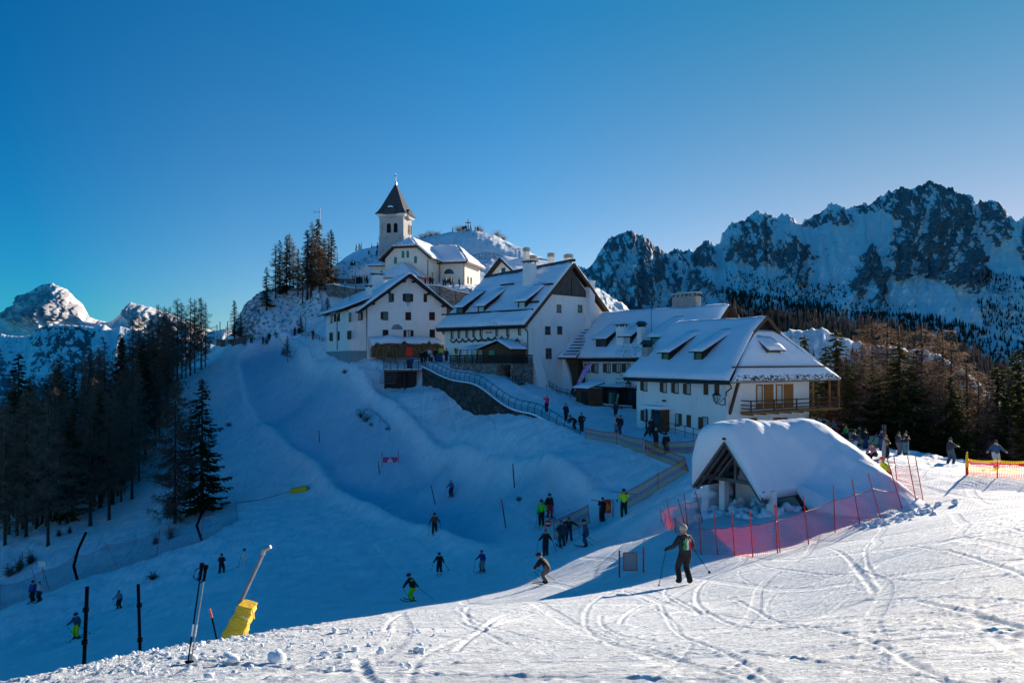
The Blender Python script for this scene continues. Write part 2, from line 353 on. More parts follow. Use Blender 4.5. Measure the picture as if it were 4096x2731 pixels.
def zc(pts): return [(562.5+a*.1993, 174.5+b*.1993) for a, b in pts]
SKYR = [(548,272),(556,266),(562,268)]+zc([(20,450),(50,462),(90,455),(130,470),(240,320),(345,288),(430,320),(470,360),(510,400),(560,380),(620,375),(655,395),(690,365),(715,332),(740,345),(760,365),(790,350),(800,300),(850,245),(920,230),(975,183),(1040,205),(1120,205),(1150,215),(1195,255),(1240,210),(1290,195),(1340,153),(1390,160),(1420,185),(1480,155),(1550,145),(1590,110),(1640,90),(1700,68),(1760,75),(1830,42),(1890,60),(1950,70),(1990,100),(2050,112),(2070,145),(2130,130),(2190,145),(2240,205),(2290,230),(2320,212)])+[(1050,226),(1100,240),(1160,262),(1250,290)]
RR_ = [(zc([(100,480),(240,310),(345,270),(440,310),(520,400),(570,500),(600,690),(300,700),(150,560)]), .60),
 (zc([(520,400),(620,360),(720,320),(770,380),(740,480),(640,470),(600,440)]), .55), (zc([(610,480),(700,500),(790,610),(760,700),(620,700)]), .5),
 (zc([(780,360),(850,235),(975,170),(1050,230),(1160,320),(1260,410),(1210,520),(1190,560),(1110,560),(1050,470),(1000,440),(930,480),(900,420),(840,430)]), .64),
 (zc([(1030,190),(1160,205),(1190,260),(1100,250)]), .52),
 (zc([(1190,260),(1250,190),(1340,140),(1430,190),(1430,240),(1300,250),(1230,290)]), .56),
 (zc([(1430,170),(1560,130),(1600,110),(1700,60),(1800,60),(1700,180),(1560,200),(1470,200)]), .54),
 (zc([(1600,100),(1830,20),(1990,80),(2060,120),(2060,170),(2040,270),(2100,400),(2090,500),(2010,600),(1880,550),(1790,500),(1660,530),(1620,440),(1600,390),(1700,230),(1600,200)]), .69),
 (zc([(1480,370),(1550,360),(1600,500),(1580,610),(1480,690),(1400,570),(1440,450)]), .6),
 (zc([(1230,560),(1400,520),(1480,640),(1420,700),(1250,640)]), .36),
 (zc([(860,480),(1000,520),(1230,600),(1200,660),(900,620)]), .34),
 (zc([(2060,130),(2200,130),(2260,240),(2190,380),(2080,300)]), .6), (zc([(2320,220),(2400,300),(2400,460),(2310,440),(2230,380)]), .6),
 (zc([(2090,480),(2200,520),(2400,560),(2400,900),(2250,860),(2080,640)]), .4)]
mm = mtn_mat('mountain_rock_right', (.80, .86, .90), (.065, .085, .105), (.24, .26, .28), .019)
FOOT_R = [(540,420),(700,440),(800,460),(950,520),(1250,620)]
MR = mountain('mountain_range', SKYR, FOOT_R, 2200, 900, 900, 430, RR_, 11, 130, .2, mm, 2.6)
SKYL = [(-60,330),(0,313),(6.7,309.4),(19,301.6),(21,296),(33.5,289.3),(39,285.4),(47,283.4),(52.5,282.6),(58,286),(67,289),(73.7,296),(82.6,303.8),(89,316),(100,321),(110.5,321.6),(117,316),(123.9,309.4),(130.6,302),(139.5,304.4),(154,308),(165,312),(190,321.6),(212,330.6),(219,329.5),(230,328.3),(240,332),(300,338),(380,345)]
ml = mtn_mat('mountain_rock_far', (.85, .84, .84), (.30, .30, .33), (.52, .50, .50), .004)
mountain('far_mountain', SKYL, [(-60,372),(380,372)], 6500, 5200, 420, 130, [([(18,300),(48,280),(72,292),(95,318),(60,328),(36,332),(20,318),(2,318)], .62), ([(0,312),(25,298),(30,312),(10,318)], .5), ([(118,318),(126,306),(150,306),(200,325),(170,335)], .5)], 23, 420, .2, ml, .55, .06)
SKYL2 = [(-80,345),(0,334),(20,336),(34,335),(37,328),(48,325),(67,324.4),(80,325.5),(95,327),(98,323),(105,325),(111.6,329.5),(120.5,326),(135,330),(156,333),(190,340),(215,345),(245,352),(300,362)]
ml2 = mtn_mat('mountain_rock_left', (.78, .84, .90), (.045, .075, .10), (.14, .18, .20), .006)
mountain('left_mountain_range', SKYL2, [(-80,620),(300,560)], 3900, 1500, 420, 260, [([(30,340),(40,322),(100,330),(112,333),(110,345),(60,350)], .55), ([(0,350),(60,346),(150,352),(240,360),(240,560),(0,560)], .47), ([(40,375),(60,368),(62,410),(40,420)], .62)], 37, 170, .3, ml2, .7, .045)
# near wooded hills to the right of the village
SKYH = [(700,322),(730,312),(760,318),(800,322),(850,326),(900,330),(930,338),(960,350),(1000,372),(1050,395),(1200,450)]
mh = mtn_mat('hill_ground', (.78, .84, .90), (.05, .055, .05), (.10, .10, .09), .03)
MH = mountain('forest_hill', SKYH, [(700,520),(1200,640)], 620, 260, 320, 150, [([(700,300),(1200,380),(1200,640),(700,640)], .42)], 51, 34, .3, mh, 1.8, .05)
SKYH2 = [(640,350),(700,345),(760,337),(784,331),(821,328),(851,341),(880,346),(911,350),(935,353),(961,367),(981,385),(1010,412),(1050,450),(1200,540)]
MH2 = mountain('snowy_knoll', SKYH2, [(640,560),(1200,700)], 380, 150, 320, 140, [([(700,300),(1200,480),(1200,700),(700,640)], .40)], 57, 22, .3, mh, 2.4, .07)
# ------------------------------------------------------------ building kit
class MB:
    def __init__(s): s.v = []; s.f = []
    def add(s, vs, fs):
        n = len(s.v); s.v += [tuple(v) for v in vs]; s.f += [tuple(i+n for i in f) for f in fs]; return s
    def box(s, x0, x1, y0, y1, z0, z1):
        return s.add([(x0,y0,z0),(x1,y0,z0),(x1,y1,z0),(x0,y1,z0),(x0,y0,z1),(x1,y0,z1),(x1,y1,z1),(x0,y1,z1)],
                     [(3,2,1,0),(4,5,6,7),(0,1,5,4),(1,2,6,5),(2,3,7,6),(3,0,4,7)])
    def hexa(s, a):  # 8 points: bottom 4, top 4
        return s.add(a, [(3,2,1,0),(4,5,6,7),(0,1,5,4),(1,2,6,5),(2,3,7,6),(3,0,4,7)])
    def prism(s, prof, f0, f1):  # profile points mapped by f0 / f1
        n = len(prof); a = [f0(*p) for p in prof]+[f1(*p) for p in prof]
        return s.add(a, [tuple(range(n-1, -1, -1)), tuple(range(n, 2*n))]+[(i, (i+1) % n, (i+1) % n+n, i+n) for i in range(n)])
    def bar(s, p, q, w, h=None, up=(0, 0, 1)):
        p = Vector(p); q = Vector(q); d = (q-p).normalized(); up = Vector(up)
        if abs(d.dot(up)) > .95: up = Vector((1, 0, 0))
        a = d.cross(up).normalized(); b = a.cross(d); h = h or w
        c = [a*x*w/2+b*y*h/2 for x, y in ((-1,-1),(1,-1),(1,1),(-1,1))]
        return s.add([p+k for k in c]+[q+k for k in c], [(3,2,1,0),(4,5,6,7),(0,1,5,4),(1,2,6,5),(2,3,7,6),(3,0,4,7)])
    def tube(s, pts, r, n=6, r2=None, cap=True):
        pts = [Vector(p) for p in pts]; m = len(pts); base = len(s.v); ref = None
        for i, p in enumerate(pts):
            d = (pts[min(i+1, m-1)]-pts[max(i-1, 0)]).normalized()
            if ref is None: ref = Vector((0, 0, 1)) if abs(d.z) < .9 else Vector((1, 0, 0))
            a = d.cross(ref).normalized(); b = d.cross(a); ref = a.cross(d) if False else ref
            rr = r if r2 is None else r+(r2-r)*i/max(1, m-1)
            s.v += [tuple(p+(a*math.cos(t)+b*math.sin(t))*rr) for t in [2*math.pi*k/n for k in range(n)]]
        for i in range(m-1):
            for k in range(n):
                s.f.append((base+i*n+k, base+i*n+(k+1) % n, base+(i+1)*n+(k+1) % n, base+(i+1)*n+k))
        if cap: s.f.append(tuple(base+k for k in range(n-1, -1, -1))); s.f.append(tuple(base+(m-1)*n+k for k in range(n)))
        return s
    def cyl(s, c, r, h, n=10, r2=None): return s.tube([c, (c[0], c[1], c[2]+h)], r, n, r2)
    def build(s, name, m, parent=None, smooth=False):
        me = bpy.data.meshes.new(name); me.from_pydata(s.v, [], s.f); me.update()
        if smooth: me.polygons.foreach_set('use_smooth', [True]*len(me.polygons))
        if m: me.materials.append(m)
        o = bpy.data.objects.new(name, me); COL.objects.link(o)
        if parent is not None: o.parent = parent
        return o
def empty(name, loc, rz=0):
    o = bpy.data.objects.new(name, None); COL.objects.link(o); o.location = loc; o.rotation_euler = (0, 0, rz); o.empty_display_size = .2; return o
def thing(name, label, cat, loc=(0, 0, 0), rz=0, group=None):
    return tag(empty(name, loc, rz), label, cat, group)
def copy_tree(o, parent=None):
    c = o.copy(); COL.objects.link(c)
    if parent is not None: c.parent = parent
    for ch in [x for x in o.children]: copy_tree(ch, c)
    return c
# materials
def plaster(name, c, stain=.15):
    t = NT(name); v = t.coord(); n = t.noise(v, .6, 6, .6); vs = t.coord(scale=(2.5, 2.5, .35)); n2 = t.noise(vs, 1, 6, .65)
    k = t.math('ADD', t.math('MULTIPLY', n, .5), t.math('MULTIPLY', n2, .5))
    col = t.ramp(k, [(.30, tuple(x*(1-stain*1.6) for x in c)), (.46, tuple(x*(1-stain*.3) for x in c)), (.7, c)])
    return t.done(col, t.bump(t.noise(v, 8, 4), .3, .02), .9, .2)
def woodmat(name, c, sc=6, var=.45):
    t = NT(name); v = t.coord(scale=(sc, sc, sc*.15)); n = t.noise(v, 1.2, 6, .6); n2 = t.noise(t.coord(), 1.2, 3)
    k = t.math('ADD', t.math('MULTIPLY', n, .7), t.math('MULTIPLY', n2, .3))
    return t.done(t.ramp(k, [(.3, tuple(x*(1-var) for x in c)), (.7, tuple(x*(1+var) for x in c))]), t.bump(n, .5, .02), .8, .25)
def stonemat(name, c, sc=2.2, mortar=.5):
    t = NT(name); v = t.coord(scale=(1, 1, 1.35)); vo = t.node('ShaderNodeTexVoronoi'); vo.inputs['Scale'].default_value = sc; t.l.new(v, vo.inputs['Vector'])
    ve = t.node('ShaderNodeTexVoronoi', feature='DISTANCE_TO_EDGE'); ve.inputs['Scale'].default_value = sc; t.l.new(v, ve.inputs['Vector'])
    hsv = t.node('ShaderNodeSeparateColor'); t.l.new(vo.outputs['Color'], hsv.inputs[0])
    base = t.ramp(hsv.outputs[0], [(0, tuple(x*.5 for x in c)), (1, tuple(x*1.4 for x in c))])
    e = t.ramp(ve.outputs['Distance'], [(.02, 0), (.09, 1)])
    col = t.mix(e, tuple(x*mortar for x in c), base)
    return t.done(col, t.bump(e, .8, .05), .9, .2)
M = {}
M['white'] = plaster('white_plaster', (.90, .86, .82)); M['cream'] = plaster('cream_plaster', (.86, .79, .68), .25); M['tower'] = plaster('weathered_plaster', (.46, .46, .45), .45)
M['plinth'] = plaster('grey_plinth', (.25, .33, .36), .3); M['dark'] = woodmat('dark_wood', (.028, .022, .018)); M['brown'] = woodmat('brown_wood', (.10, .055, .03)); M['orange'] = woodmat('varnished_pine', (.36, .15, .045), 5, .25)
M['grey_wood'] = woodmat('weathered_wood', (.13, .12, .11), 5, .4); M['shutter'] = woodmat('maroon_shutter_wood', (.045, .02, .018)); M['shutter2'] = woodmat('brown_shutter_wood', (.13, .075, .04))
M['glass'] = mat('window_glass', (.02, .03, .035), .08, .2, 1, 0, .8); M['glass_light'] = mat('bright_window_glass', (.45, .5, .52), .15, .15, 2, 0, .6); M['teal'] = mat('teal_glass', (.03, .16, .17), .15, .3, 3, 0, .6)
M['metal'] = mat('dark_metal', (.03, .032, .035), .5, .2, 5, .1, .5, .3); M['copper'] = mat('brown_gutter', (.05, .035, .03), .5, .3); M['stone'] = stonemat('rubble_stone', (.23, .22, .21)); M['conc'] = stonemat('dark_retaining_stone', (.07, .065, .06), 1.4, .6)
M['cement'] = mat('grey_cement', (.33, .32, .31), .9, .2, 4, .3); M['whitestone'] = mat('pale_stone_trim', (.75, .71, .64), .8, .1, 5, .1); M['gold'] = mat('gilded_ball', (.8, .5, .12), .3, .1, 5, 0, .5, .9)
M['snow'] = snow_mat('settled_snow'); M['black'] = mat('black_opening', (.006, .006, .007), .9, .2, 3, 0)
def roofsnow():
    t = NT('roof_snow_cover'); v = t.coord(); n1 = t.noise(v, .5, 4); n2 = t.noise(v, 2.2, 6, .6)
    a = t.node('ShaderNodeAttribute', attribute_name='bare')
    k = t.ramp(t.math('ADD', a.outputs['Fac'], t.math('MULTIPLY', t.math('SUBTRACT', t.noise(t.coord(scale=(1, 1, 3)), 3, 6, .7), .5), 1.3)), [(.52, 0), (.6, 1)])
    sn = t.ramp(n1, [(.3, (.76, .82, .90)), (.7, (.86, .89, .94))]); w = t.ramp(n2, [(.3, (.02, .018, .015)), (.7, (.06, .055, .05))])
    nm = t.bump(n2, .45, .08); nm = t.bump(t.noise(v, 12, 3), .3, .02, nm)
    return t.done(t.mix(k, sn, w), nm, .75, .2)
M['roofsnow'] = roofsnow()
def shingle(name, c):
    t = NT(name); v = t.coord(); w = t.node('ShaderNodeTexWave', bands_direction='Z', wave_profile='SAW'); w.inputs['Scale'].default_value = .9; w.inputs['Distortion'].default_value = .6; t.l.new(v, w.inputs['Vector'])
    n = t.noise(v, 4, 6, .65)
    return t.done(t.ramp(n, [(.3, tuple(x*.6 for x in c)), (.7, tuple(x*1.5 for x in c))]), t.bump(w.outputs['Fac'], .7, .06), .85, .2)
M['shingle'] = shingle('grey_shingles', (.045, .058, .075))
def slab(c, th, name, m, parent, snow=True, wave=.10, bare=None, step=.45, lift=0.0, seed=0):
    """roof sheet from 4 corners: eave-left, eave-right, ridge-right, ridge-left"""
    c = [Vector(p) for p in c]; nrm = (c[1]-c[0]).cross(c[3]-c[0])
    if nrm.length < 1e-6: nrm = (c[1]-c[0]).cross(c[2]-c[0])
    nrm.normalize()
    if nrm.z < 0: nrm = -nrm
    nu = max(3, int(max((c[1]-c[0]).length, (c[2]-c[3]).length)/step)+1); nv = max(3, int((c[3]-c[0]).length/step)+1)
    V = []; A = []
    for j in range(nv):
        t = j/(nv-1); a = c[0].lerp(c[3], t); b = c[1].lerp(c[2], t)
        for i in range(nu):
            s = i/(nu-1); p = a.lerp(b, s)
            if snow:
                L = (b-a).length; e = min(s*L, (1-s)*L, t*(c[3]-c[0]).length*1.0)
                edge = min(1, (e+.12)/.4)
                n = float(fbm(np.array([s*L*.35+seed]), np.array([t*nv*step*.7+seed*3]), 4, 60)[0])
                n2 = float(vn(np.array([s*L*1.1]), np.array([t*nv*step*.9]), 8)[0])
                h = th*(.35+.65*edge)+(n-.45)*wave*2.4+(n2-.5)*wave*.5
                if j == 0: p = p+Vector((0, 0, -.02-.12*n2))
                h = max(.035, h)
            else: h = th
            V.append(p+nrm*(h+lift)); A.append(bare(s, t) if bare else 0)
    nt = len(V)
    for j in range(nv):
        t = j/(nv-1); a = c[0].lerp(c[3], t); b = c[1].lerp(c[2], t)
        for i in range(nu): V.append(a.lerp(b, i/(nu-1))+nrm*lift); A.append(0)
    Fq = []
    for j in range(nv-1):
        for i in range(nu-1):
            k = j*nu+i; Fq.append((k, k+1, k+1+nu, k+nu)); Fq.append((nt+k, nt+k+nu, nt+k+1+nu, nt+k+1))
    for i in range(nu-1):
        Fq.append((i+1, i, nt+i, nt+i+1)); k = (nv-1)*nu+i; Fq.append((k, k+1, nt+k+1, nt+k))
    for j in range(nv-1):
        k = j*nu; Fq.append((k, k+nu, nt+k+nu, nt+k)); k = j*nu+nu-1; Fq.append((k+nu, k, nt+k, nt+k+nu))
    me = bpy.data.meshes.new(name); me.from_pydata([tuple(v) for v in V], [], Fq); me.update()
    at = me.attributes.new('bare', 'FLOAT', 'POINT'); at.data.foreach_set('value', A)
    if snow: me.polygons.foreach_set('use_smooth', [True]*len(me.polygons))
    me.materials.append(m); o = bpy.data.objects.new(name, me); COL.objects.link(o); o.parent = parent; return o
def roof(parent, c, th=.16, snow=.28, wood='dark', bare=None, seed=0, wave=.12, name='roof'):
    r = slab(c, th, name, M[wood], parent, snow=False, step=3)
    s = slab(c, snow, 'roof_snow', M['roofsnow'], r, True, wave, bare, lift=th+.004, seed=seed)
    return r
class Fr:   # building frame
    def __init__(s, O, deg): s.O = Vector(O); s.a = math.radians(deg); s.u = Vector((math.cos(s.a), math.sin(s.a), 0)); s.w = Vector((-math.sin(s.a), math.cos(s.a), 0))
    def loc(s, p): d = Vector(p)-s.O; return Vector((d.dot(s.u), d.dot(s.w), d.z))
    def world(s, p): return s.O+s.u*p[0]+s.w*p[1]+Vector((0, 0, p[2]))
    def hit(s, px, py, q, n):   # ray against local plane (point q, normal n) -> local point
        n = Vector(n); o = s.loc((0, 0, 0)); d = s.loc(P(px, py, 1))-o
        t = (Vector(q)-o).dot(n)/d.dot(n); return o+d*t
    def face(s, kind, off=0):   # 'f' front wall v=off, 'r' right wall u=off, 'l' left wall u=off : (plane, T(s,z,out))
        if kind == 'f': return (0, off, 0), (0, 1, 0), lambda a, z, o: (a, off-o, z), 0
        if kind == 'r': return (off, 0, 0), (1, 0, 0), lambda a, z, o: (off+o, a, z), 1
        return (off, 0, 0), (1, 0, 0), lambda a, z, o: (off-o, a, z), 1
    def rect(s, kind, off, r):
        q, n, T, ax = s.face(kind, off); x0, y0, x1, y1 = r; xm, ym = (x0+x1)/2, (y0+y1)/2
        a0 = s.hit(x0, ym, q, n)[ax]; a1 = s.hit(x1, ym, q, n)[ax]; z1 = s.hit(xm, y0, q, n)[2]; z0 = s.hit(xm, y1, q, n)[2]
        return (min(a0, a1), max(a0, a1), z0, z1), T
def bx(mb, T, a0, a1, z0, z1, o0, o1):
    mb.hexa([T(a0,z0,o0),T(a1,z0,o0),T(a1,z0,o1),T(a0,z0,o1),T(a0,z1,o0),T(a1,z1,o0),T(a1,z1,o1),T(a0,z1,o1)]); return mb
def window(parent, fr, kind, off, r, sh='', fm='brown', pm='glass', sm='shutter', arch=False, name='window', sill=True):
    (a0, a1, z0, z1), T = fr.rect(kind, off, r)
    t = .07 if a1-a0 > .5 else .05
    m = MB()
    if arch:
        zr = z1-(a1-a0)/2; cm = (a0+a1)/2; R = (a1-a0)/2
        pts = [(a0, z0), (a1, z0)]+[(cm+R*math.cos(k*math.pi/10), zr+R*math.sin(k*math.pi/10)) for k in range(11)]
        big = [(cm+(p[0]-cm)*1.22, (z0+z1)/2+(p[1]-(z0+z1)/2)*1.12) for p in pts]
        m.prism(big, lambda a, z: T(a, z, -.02), lambda a, z: T(a, z, .05)); w = m.build(name, M[fm], parent)
        MB().prism(pts, lambda a, z: T(a, z, 0), lambda a, z: T(a, z, .062)).build('pane', M[pm], w); return w
    if sh == 'closed':
        bx(m, T, a0-.05, a1+.05, z0-.05, z1+.05, -.02, .04); w = m.build(name, M[fm], parent)
        s1 = MB()
        for k in range(2 if a1-a0 > .6 else 1):
            h = (a1-a0)/(2 if a1-a0 > .6 else 1); bx(s1, T, a0+k*h+.015, a0+(k+1)*h-.015, z0+.01, z1-.01, .03, .085)
            for j in range(4): zz = z0+(z1-z0)*(j+.5)/4; bx(s1, T, a0+k*h+.06, a0+(k+1)*h-.06, zz-.03, zz+.03, .08, .10)
        s1.build('shutter', M[sm], w); return w
    for q in ((a0-t, a0, z0-t, z1+t), (a1, a1+t, z0-t, z1+t), (a0, a1, z1, z1+t), (a0, a1, z0-t, z0)): bx(m, T, *q, -.03, .06)
    if a1-a0 > .55: c = (a0+a1)/2; bx(m, T, c-.03, c+.03, z0, z1, -.01, .045)
    if sill: bx(m, T, a0-t-.06, a1+t+.06, z0-t-.06, z0-t-.003, -.02, .12)
    w = m.build(name, M[fm], parent)
    p = MB(); bx(p, T, a0+.004, a1-.004, z0+.004, z1-.004, -.02, .02); p.build('pane', M[pm], w)
    wd = (a1-a0)*.55 if sh in ('both', 'left', 'right') else 0
    for side, on in ((-1, sh in ('both', 'left')), (1, sh in ('both', 'right'))):
        if on:
            s1 = MB(); b0, b1 = (a0-t-wd, a0-t-.01) if side < 0 else (a1+t+.01, a1+t+wd)
            bx(s1, T, b0, b1, z0-.03, z1+.03, .01, .065)
            for j in range(5): zz = z0+(z1-z0)*(j+.5)/5; bx(s1, T, b0+.05, b1-.05, zz-.03, zz+.03, .065, .08)
            s1.build('shutter', M[sm], w)
    return w
def halfsh(parent, fr, kind, off, r, sm='shutter2', pm='glass_light', left=True):   # window with one folded leaf over half of it
    x0, y0, x1, y1 = r; xm = (x0+x1)/2
    w = window(parent, fr, kind, off, (xm if left else x0, y0, x1 if left else xm, y1), '', 'shutter2' if sm == 'shutter2' else 'brown', pm, sill=True)
    (a0, a1, z0, z1), T = fr.rect(kind, off, (x0, y0, xm, y1) if left else (xm, y0, x1, y1)); s1 = MB()
    bx(s1, T, a0, a1-.02, z0-.03, z1+.03, .01, .08)
    for j in range(5): zz = z0+(z1-z0)*(j+.5)/5; bx(s1, T, a0+.05, a1-.07, zz-.03, zz+.03, .08, .1)
    s1.build('shutter', M[sm], w); return w
def walls(parent, prof, y0, y1, m, name='wall', axis='v'):
    f = (lambda y: (lambda a, z: (a, y, z))) if axis == 'v' else (lambda y: (lambda a, z: (y, a, z)))
    return MB().prism(prof, f(y0), f(y1)).build(name, M[m], parent)
def chimney(parent, u, v, z0, z1, w, d, cap='slab', m='white'):
    c = MB().box(u-w/2, u+w/2, v-d/2, v+d/2, z0, z1).build('chimney', M[m], parent)
    k = MB()
    if cap == 'gable':
        for a in (-1, 1): k.box(u+a*w*.42-.05, u+a*w*.42+.05, v-d*.4, v+d*.4, z1, z1+.3)
        k.prism([(u-w*.7, z1+.3), (u+w*.7, z1+.3), (u, z1+.3+w*.55)], lambda a, z: (a, v-d*.7, z), lambda a, z: (a, v+d*.7, z)); k.build('chimney_cap', M['metal'], c)
    elif cap == 'slats':
        for j in range(4): k.box(u-w*.6, u+w*.6, v-d*.6, v+d*.6, z1+.02+j*.17, z1+.11+j*.17)
        k.box(u-w*.4, u+w*.4, v-d*.4, v+d*.4, z1, z1+.7); k.build('chimney_cap', M['cement'], c)
    else:
        for a in (-1, 1):
            for b in (-1, 1): k.box(u+a*w*.4-.06, u+a*w*.4+.06, v+b*d*.4-.06, v+b*d*.4+.06, z1, z1+.25)
        k.box(u-w*.65, u+w*.65, v-d*.65, v+d*.65, z1+.25, z1+.35); k.build('chimney_cap', M['metal'], c)
        MB().box(u-w*.6, u+w*.6, v-d*.6, v+d*.6, z1+.353, z1+.46).build('cap_snow', M['snow'], c)
    return c
def dormer(parent, fr, plane, px, py, w, h, depth=None, s=.9, pitch=.35, pm='glass', ov=.35):
    """shed dormer: window bottom centre at photo point on roof plane z=z0+s*(v-v0)"""
    v0, z0 = plane; p = fr.hit(px, py, (0, v0, z0), (0, -s, 1)); u, v, z = p; v -= .05
    zt = z+h; L = (h+.0)/(s-pitch)   # where the dormer roof meets the main one
    d = MB()
    for a in (-1, 1):
        x0 = u+a*w/2; x1 = x0-a*.12
        d.prism([(v, z-.1), (v, zt), (v+L, zt+pitch*L), (v+L+.1, zt+pitch*L-.2)], lambda b, c: (min(x0, x1), b, c), lambda b, c: (max(x0, x1), b, c))
    d.box(u-w/2+.12, u+w/2-.12, v-.01, v+.08, z-.1, z+.12); d.box(u-w/2+.12, u+w/2-.12, v-.01, v+.08, zt-.22, zt)
    o = d.build('dormer', M['dark'], parent)
    MB().box(u-w/2+.12, u+w/2-.12, v+.03, v+.07, z+.121, zt-.221).build('pane', M[pm], o)
    fm_ = MB()
    for (a0, a1, b0, b1) in ((u-w/2+.12, u-w/2+.2, z+.121, zt-.221), (u+w/2-.2, u+w/2-.12, z+.121, zt-.221)): fm_.box(a0, a1, v-.02, v+.028, b0, b1)
    fm_.build('window_frame', M['shutter2'], o)
    e = ov*1.0; c = [(u-w/2-e, v-e, zt-pitch*e+.01), (u+w/2+e, v-e, zt-pitch*e+.01), (u+w/2+e, v+L+.2, zt+pitch*(L+.2)+.01), (u-w/2-e, v+L+.2, zt+pitch*(L+.2)+.01)]
    slab(c, .1, 'dormer_roof', M['dark'], o, snow=False, step=3); slab(c, .2, 'roof_snow', M['roofsnow'], o, True, .05, lift=.104, seed=u)
    return o
def gutter(parent, p, q, r=.09, m='metal'): return MB().tube([p, q], r, 8).build('gutter', M[m], parent)
def pipe(parent, pts, r=.05, m='metal'): return MB().tube(pts, r, 6).build('downpipe', M[m], parent)
def text(s, size, parent, T, a, z, m, name='lettering', anchor='CENTER', out=.02, ax=None):
    cu = bpy.data.curves.new('t', 'FONT'); cu.body = s; cu.size = size; cu.align_x = anchor; cu.align_y = 'CENTER'; cu.extrude = .004; cu.offset = size*.015
    o = bpy.data.objects.new('t', cu); COL.objects.link(o)
    bpy.context.view_layer.update(); dg = bpy.context.evaluated_depsgraph_get()
    me = bpy.data.meshes.new_from_object(o.evaluated_get(dg)); bpy.data.objects.remove(o)
    for v in me.vertices: v.co = T(a+v.co.x, z+v.co.y, out+v.co.z)
    me.materials.clear(); me.materials.append(m)
    ob = bpy.data.objects.new(name, me); COL.objects.link(ob); ob.parent = parent; return ob
def q1(x0, y0, x1, y1): f = lambda x, y: (225+.1435*x, 162.5+.1435*y); return (*f(x0, y0), *f(x1, y1))
def q2(x0, y0, x1, y1): f = lambda x, y: (425+.12755*x, 237.5+.12755*y); return (*f(x0, y0), *f(x1, y1))
def q3(x0, y0, x1, y1): f = lambda x, y: (600+.1116*x, 287.5+.1116*y); return (*f(x0, y0), *f(x1, y1))
def q6(x0, y0, x1, y1): f = lambda x, y: (325+.10629*x, 212.5+.10629*y); return (*f(x0, y0), *f(x1, y1))
# ============================================================ A: white gabled house
fa = Fr((-20.5, 105, 0), 25)
HA = thing('gabled_house', 'white three storey gabled house with maroon shutters behind the firewood pile', 'house', fa.O, fa.a)
Wd = 11.9; zE = 7.4; zP = 12.0; m_ = Wd/2
walls(HA, [(0, -2.5), (Wd, -2.5), (Wd, zE+.1), (m_, zP-.05), (0, zE+.1)], 0, 17, 'white')
walls(HA, [(-2.5, -3.2), (-.003, -3.2), (-.003, 7.9), (-2.5, 6.9)], .5, 17, 'white', 'wing_wall')
MB().box(-2.56, .2, .44, 17.05, -3.3, 1.1).build('plinth', M['plinth'], HA)
sA = (zP-zE)/m_*.97
roof(HA, [(m_, -1.1, zP), (m_, 17.6, zP), (-1.5, 17.6, zP-sA*(m_+1.5)), (-1.5, -1.1, zP-sA*(m_+1.5))][::-1], .22, .3, seed=1)
roof(HA, [(Wd+1.5, -1.1, zP-sA*(m_+1.5)), (Wd+1.5, 17.6, zP-sA*(m_+1.5)), (m_, 17.6, zP), (m_, -1.1, zP)], .22, .3, seed=2)
roof(HA, [(-3.6, 0, 6.75), (-3.6, 17.8, 6.75), (.6, 17.8, 8.5), (.6, 0, 8.5)], .2, .28, seed=3, name='wing_roof')
bb = MB()
for sgn in (-1, 1):
    e = m_+sgn*(m_+1.5); ze = zP-sA*(m_+1.5); bb.bar((m_, -1.13, zP-.02), (e, -1.13, ze-.02), .1, .34)
bb.build('bargeboard', M['dark'], HA)
pu = MB()
for k in (.12, .5, .88):
    for sgn in (-1, 1): u = m_+sgn*(m_)*k; z = zP-sA*m_*k-.2; MB().box(u-.14, u+.14, -.95, .05, z-.28, z).build('purlin', M['dark'], HA)
for r, sh in (((1143,912,1163,965),'right'),((1259,914,1290,964),'both')): window(HA, fa, 'f', 0, q1(*r), sh)
window(HA, fa, 'f', 0, q1(1104,1040,1133,1090), 'left')
for r in ((1386,914,1405,968),(1259,1042,1294,1094),(1425,1042,1460,1094),(1101,1165,1136,1220),(1428,1163,1461,1218)): window(HA, fa, 'f', 0, q1(*r), 'closed')
window(HA, fa, 'f', 0, q1(1263,1167,1293,1212), 'both', pm='glass_light')
for r, sh, pm in (((738,1058,750,1112),'','glass_light'),((762,1056,775,1106),'closed',''),((787,1050,801,1102),'closed',''),((866,1046,878,1100),'',''),((738,1184,752,1236),'right',''),((789,1178,799,1230),'',''),((862,1172,874,1224),'both','')):
    window(HA, fa, 'l', -2.5, q1(*r), sh, pm=pm or 'glass')
window(HA, fa, 'f', .5, q1(930,1040,948,1092), 'right')
(a0, a1, z0, z1), T = fa.rect('f', 0, q1(1160,1120,1238,1162)); R = (a1-a0)/2; cm = (a0+a1)/2
mural = mat('mural_paint', (.22, .26, .28), .8, .6, 3.5, 0)
MB().prism([(cm+R*math.cos(k*math.pi/14), z0+R*.95*math.sin(k*math.pi/14)) for k in range(15)], lambda a, z: T(a, z, .0), lambda a, z: T(a, z, .02)).build('lunette_mural', mural, HA)
(a0, a1, z0, z1), T = fa.rect('f', 0, q1(1258,968,1292,1004)); MB().prism([(a0, z1), (a0+.1, (z0+z1)/2), ((a0+a1)/2, z0), (a1-.1, (z0+z1)/2), (a1, z1)], lambda a, z: T(a, z, 0), lambda a, z: T(a, z, .015)).build('painted_crest', mat('faded_paint', (.55, .52, .5), .9, .3, 8, 0), HA)
chimney(HA, m_-2.2, 9, 9, 12.8, 1.6, 1.1); chimney(HA, m_-4.4, 5.5, 7.5, 10.6, .8, .8)
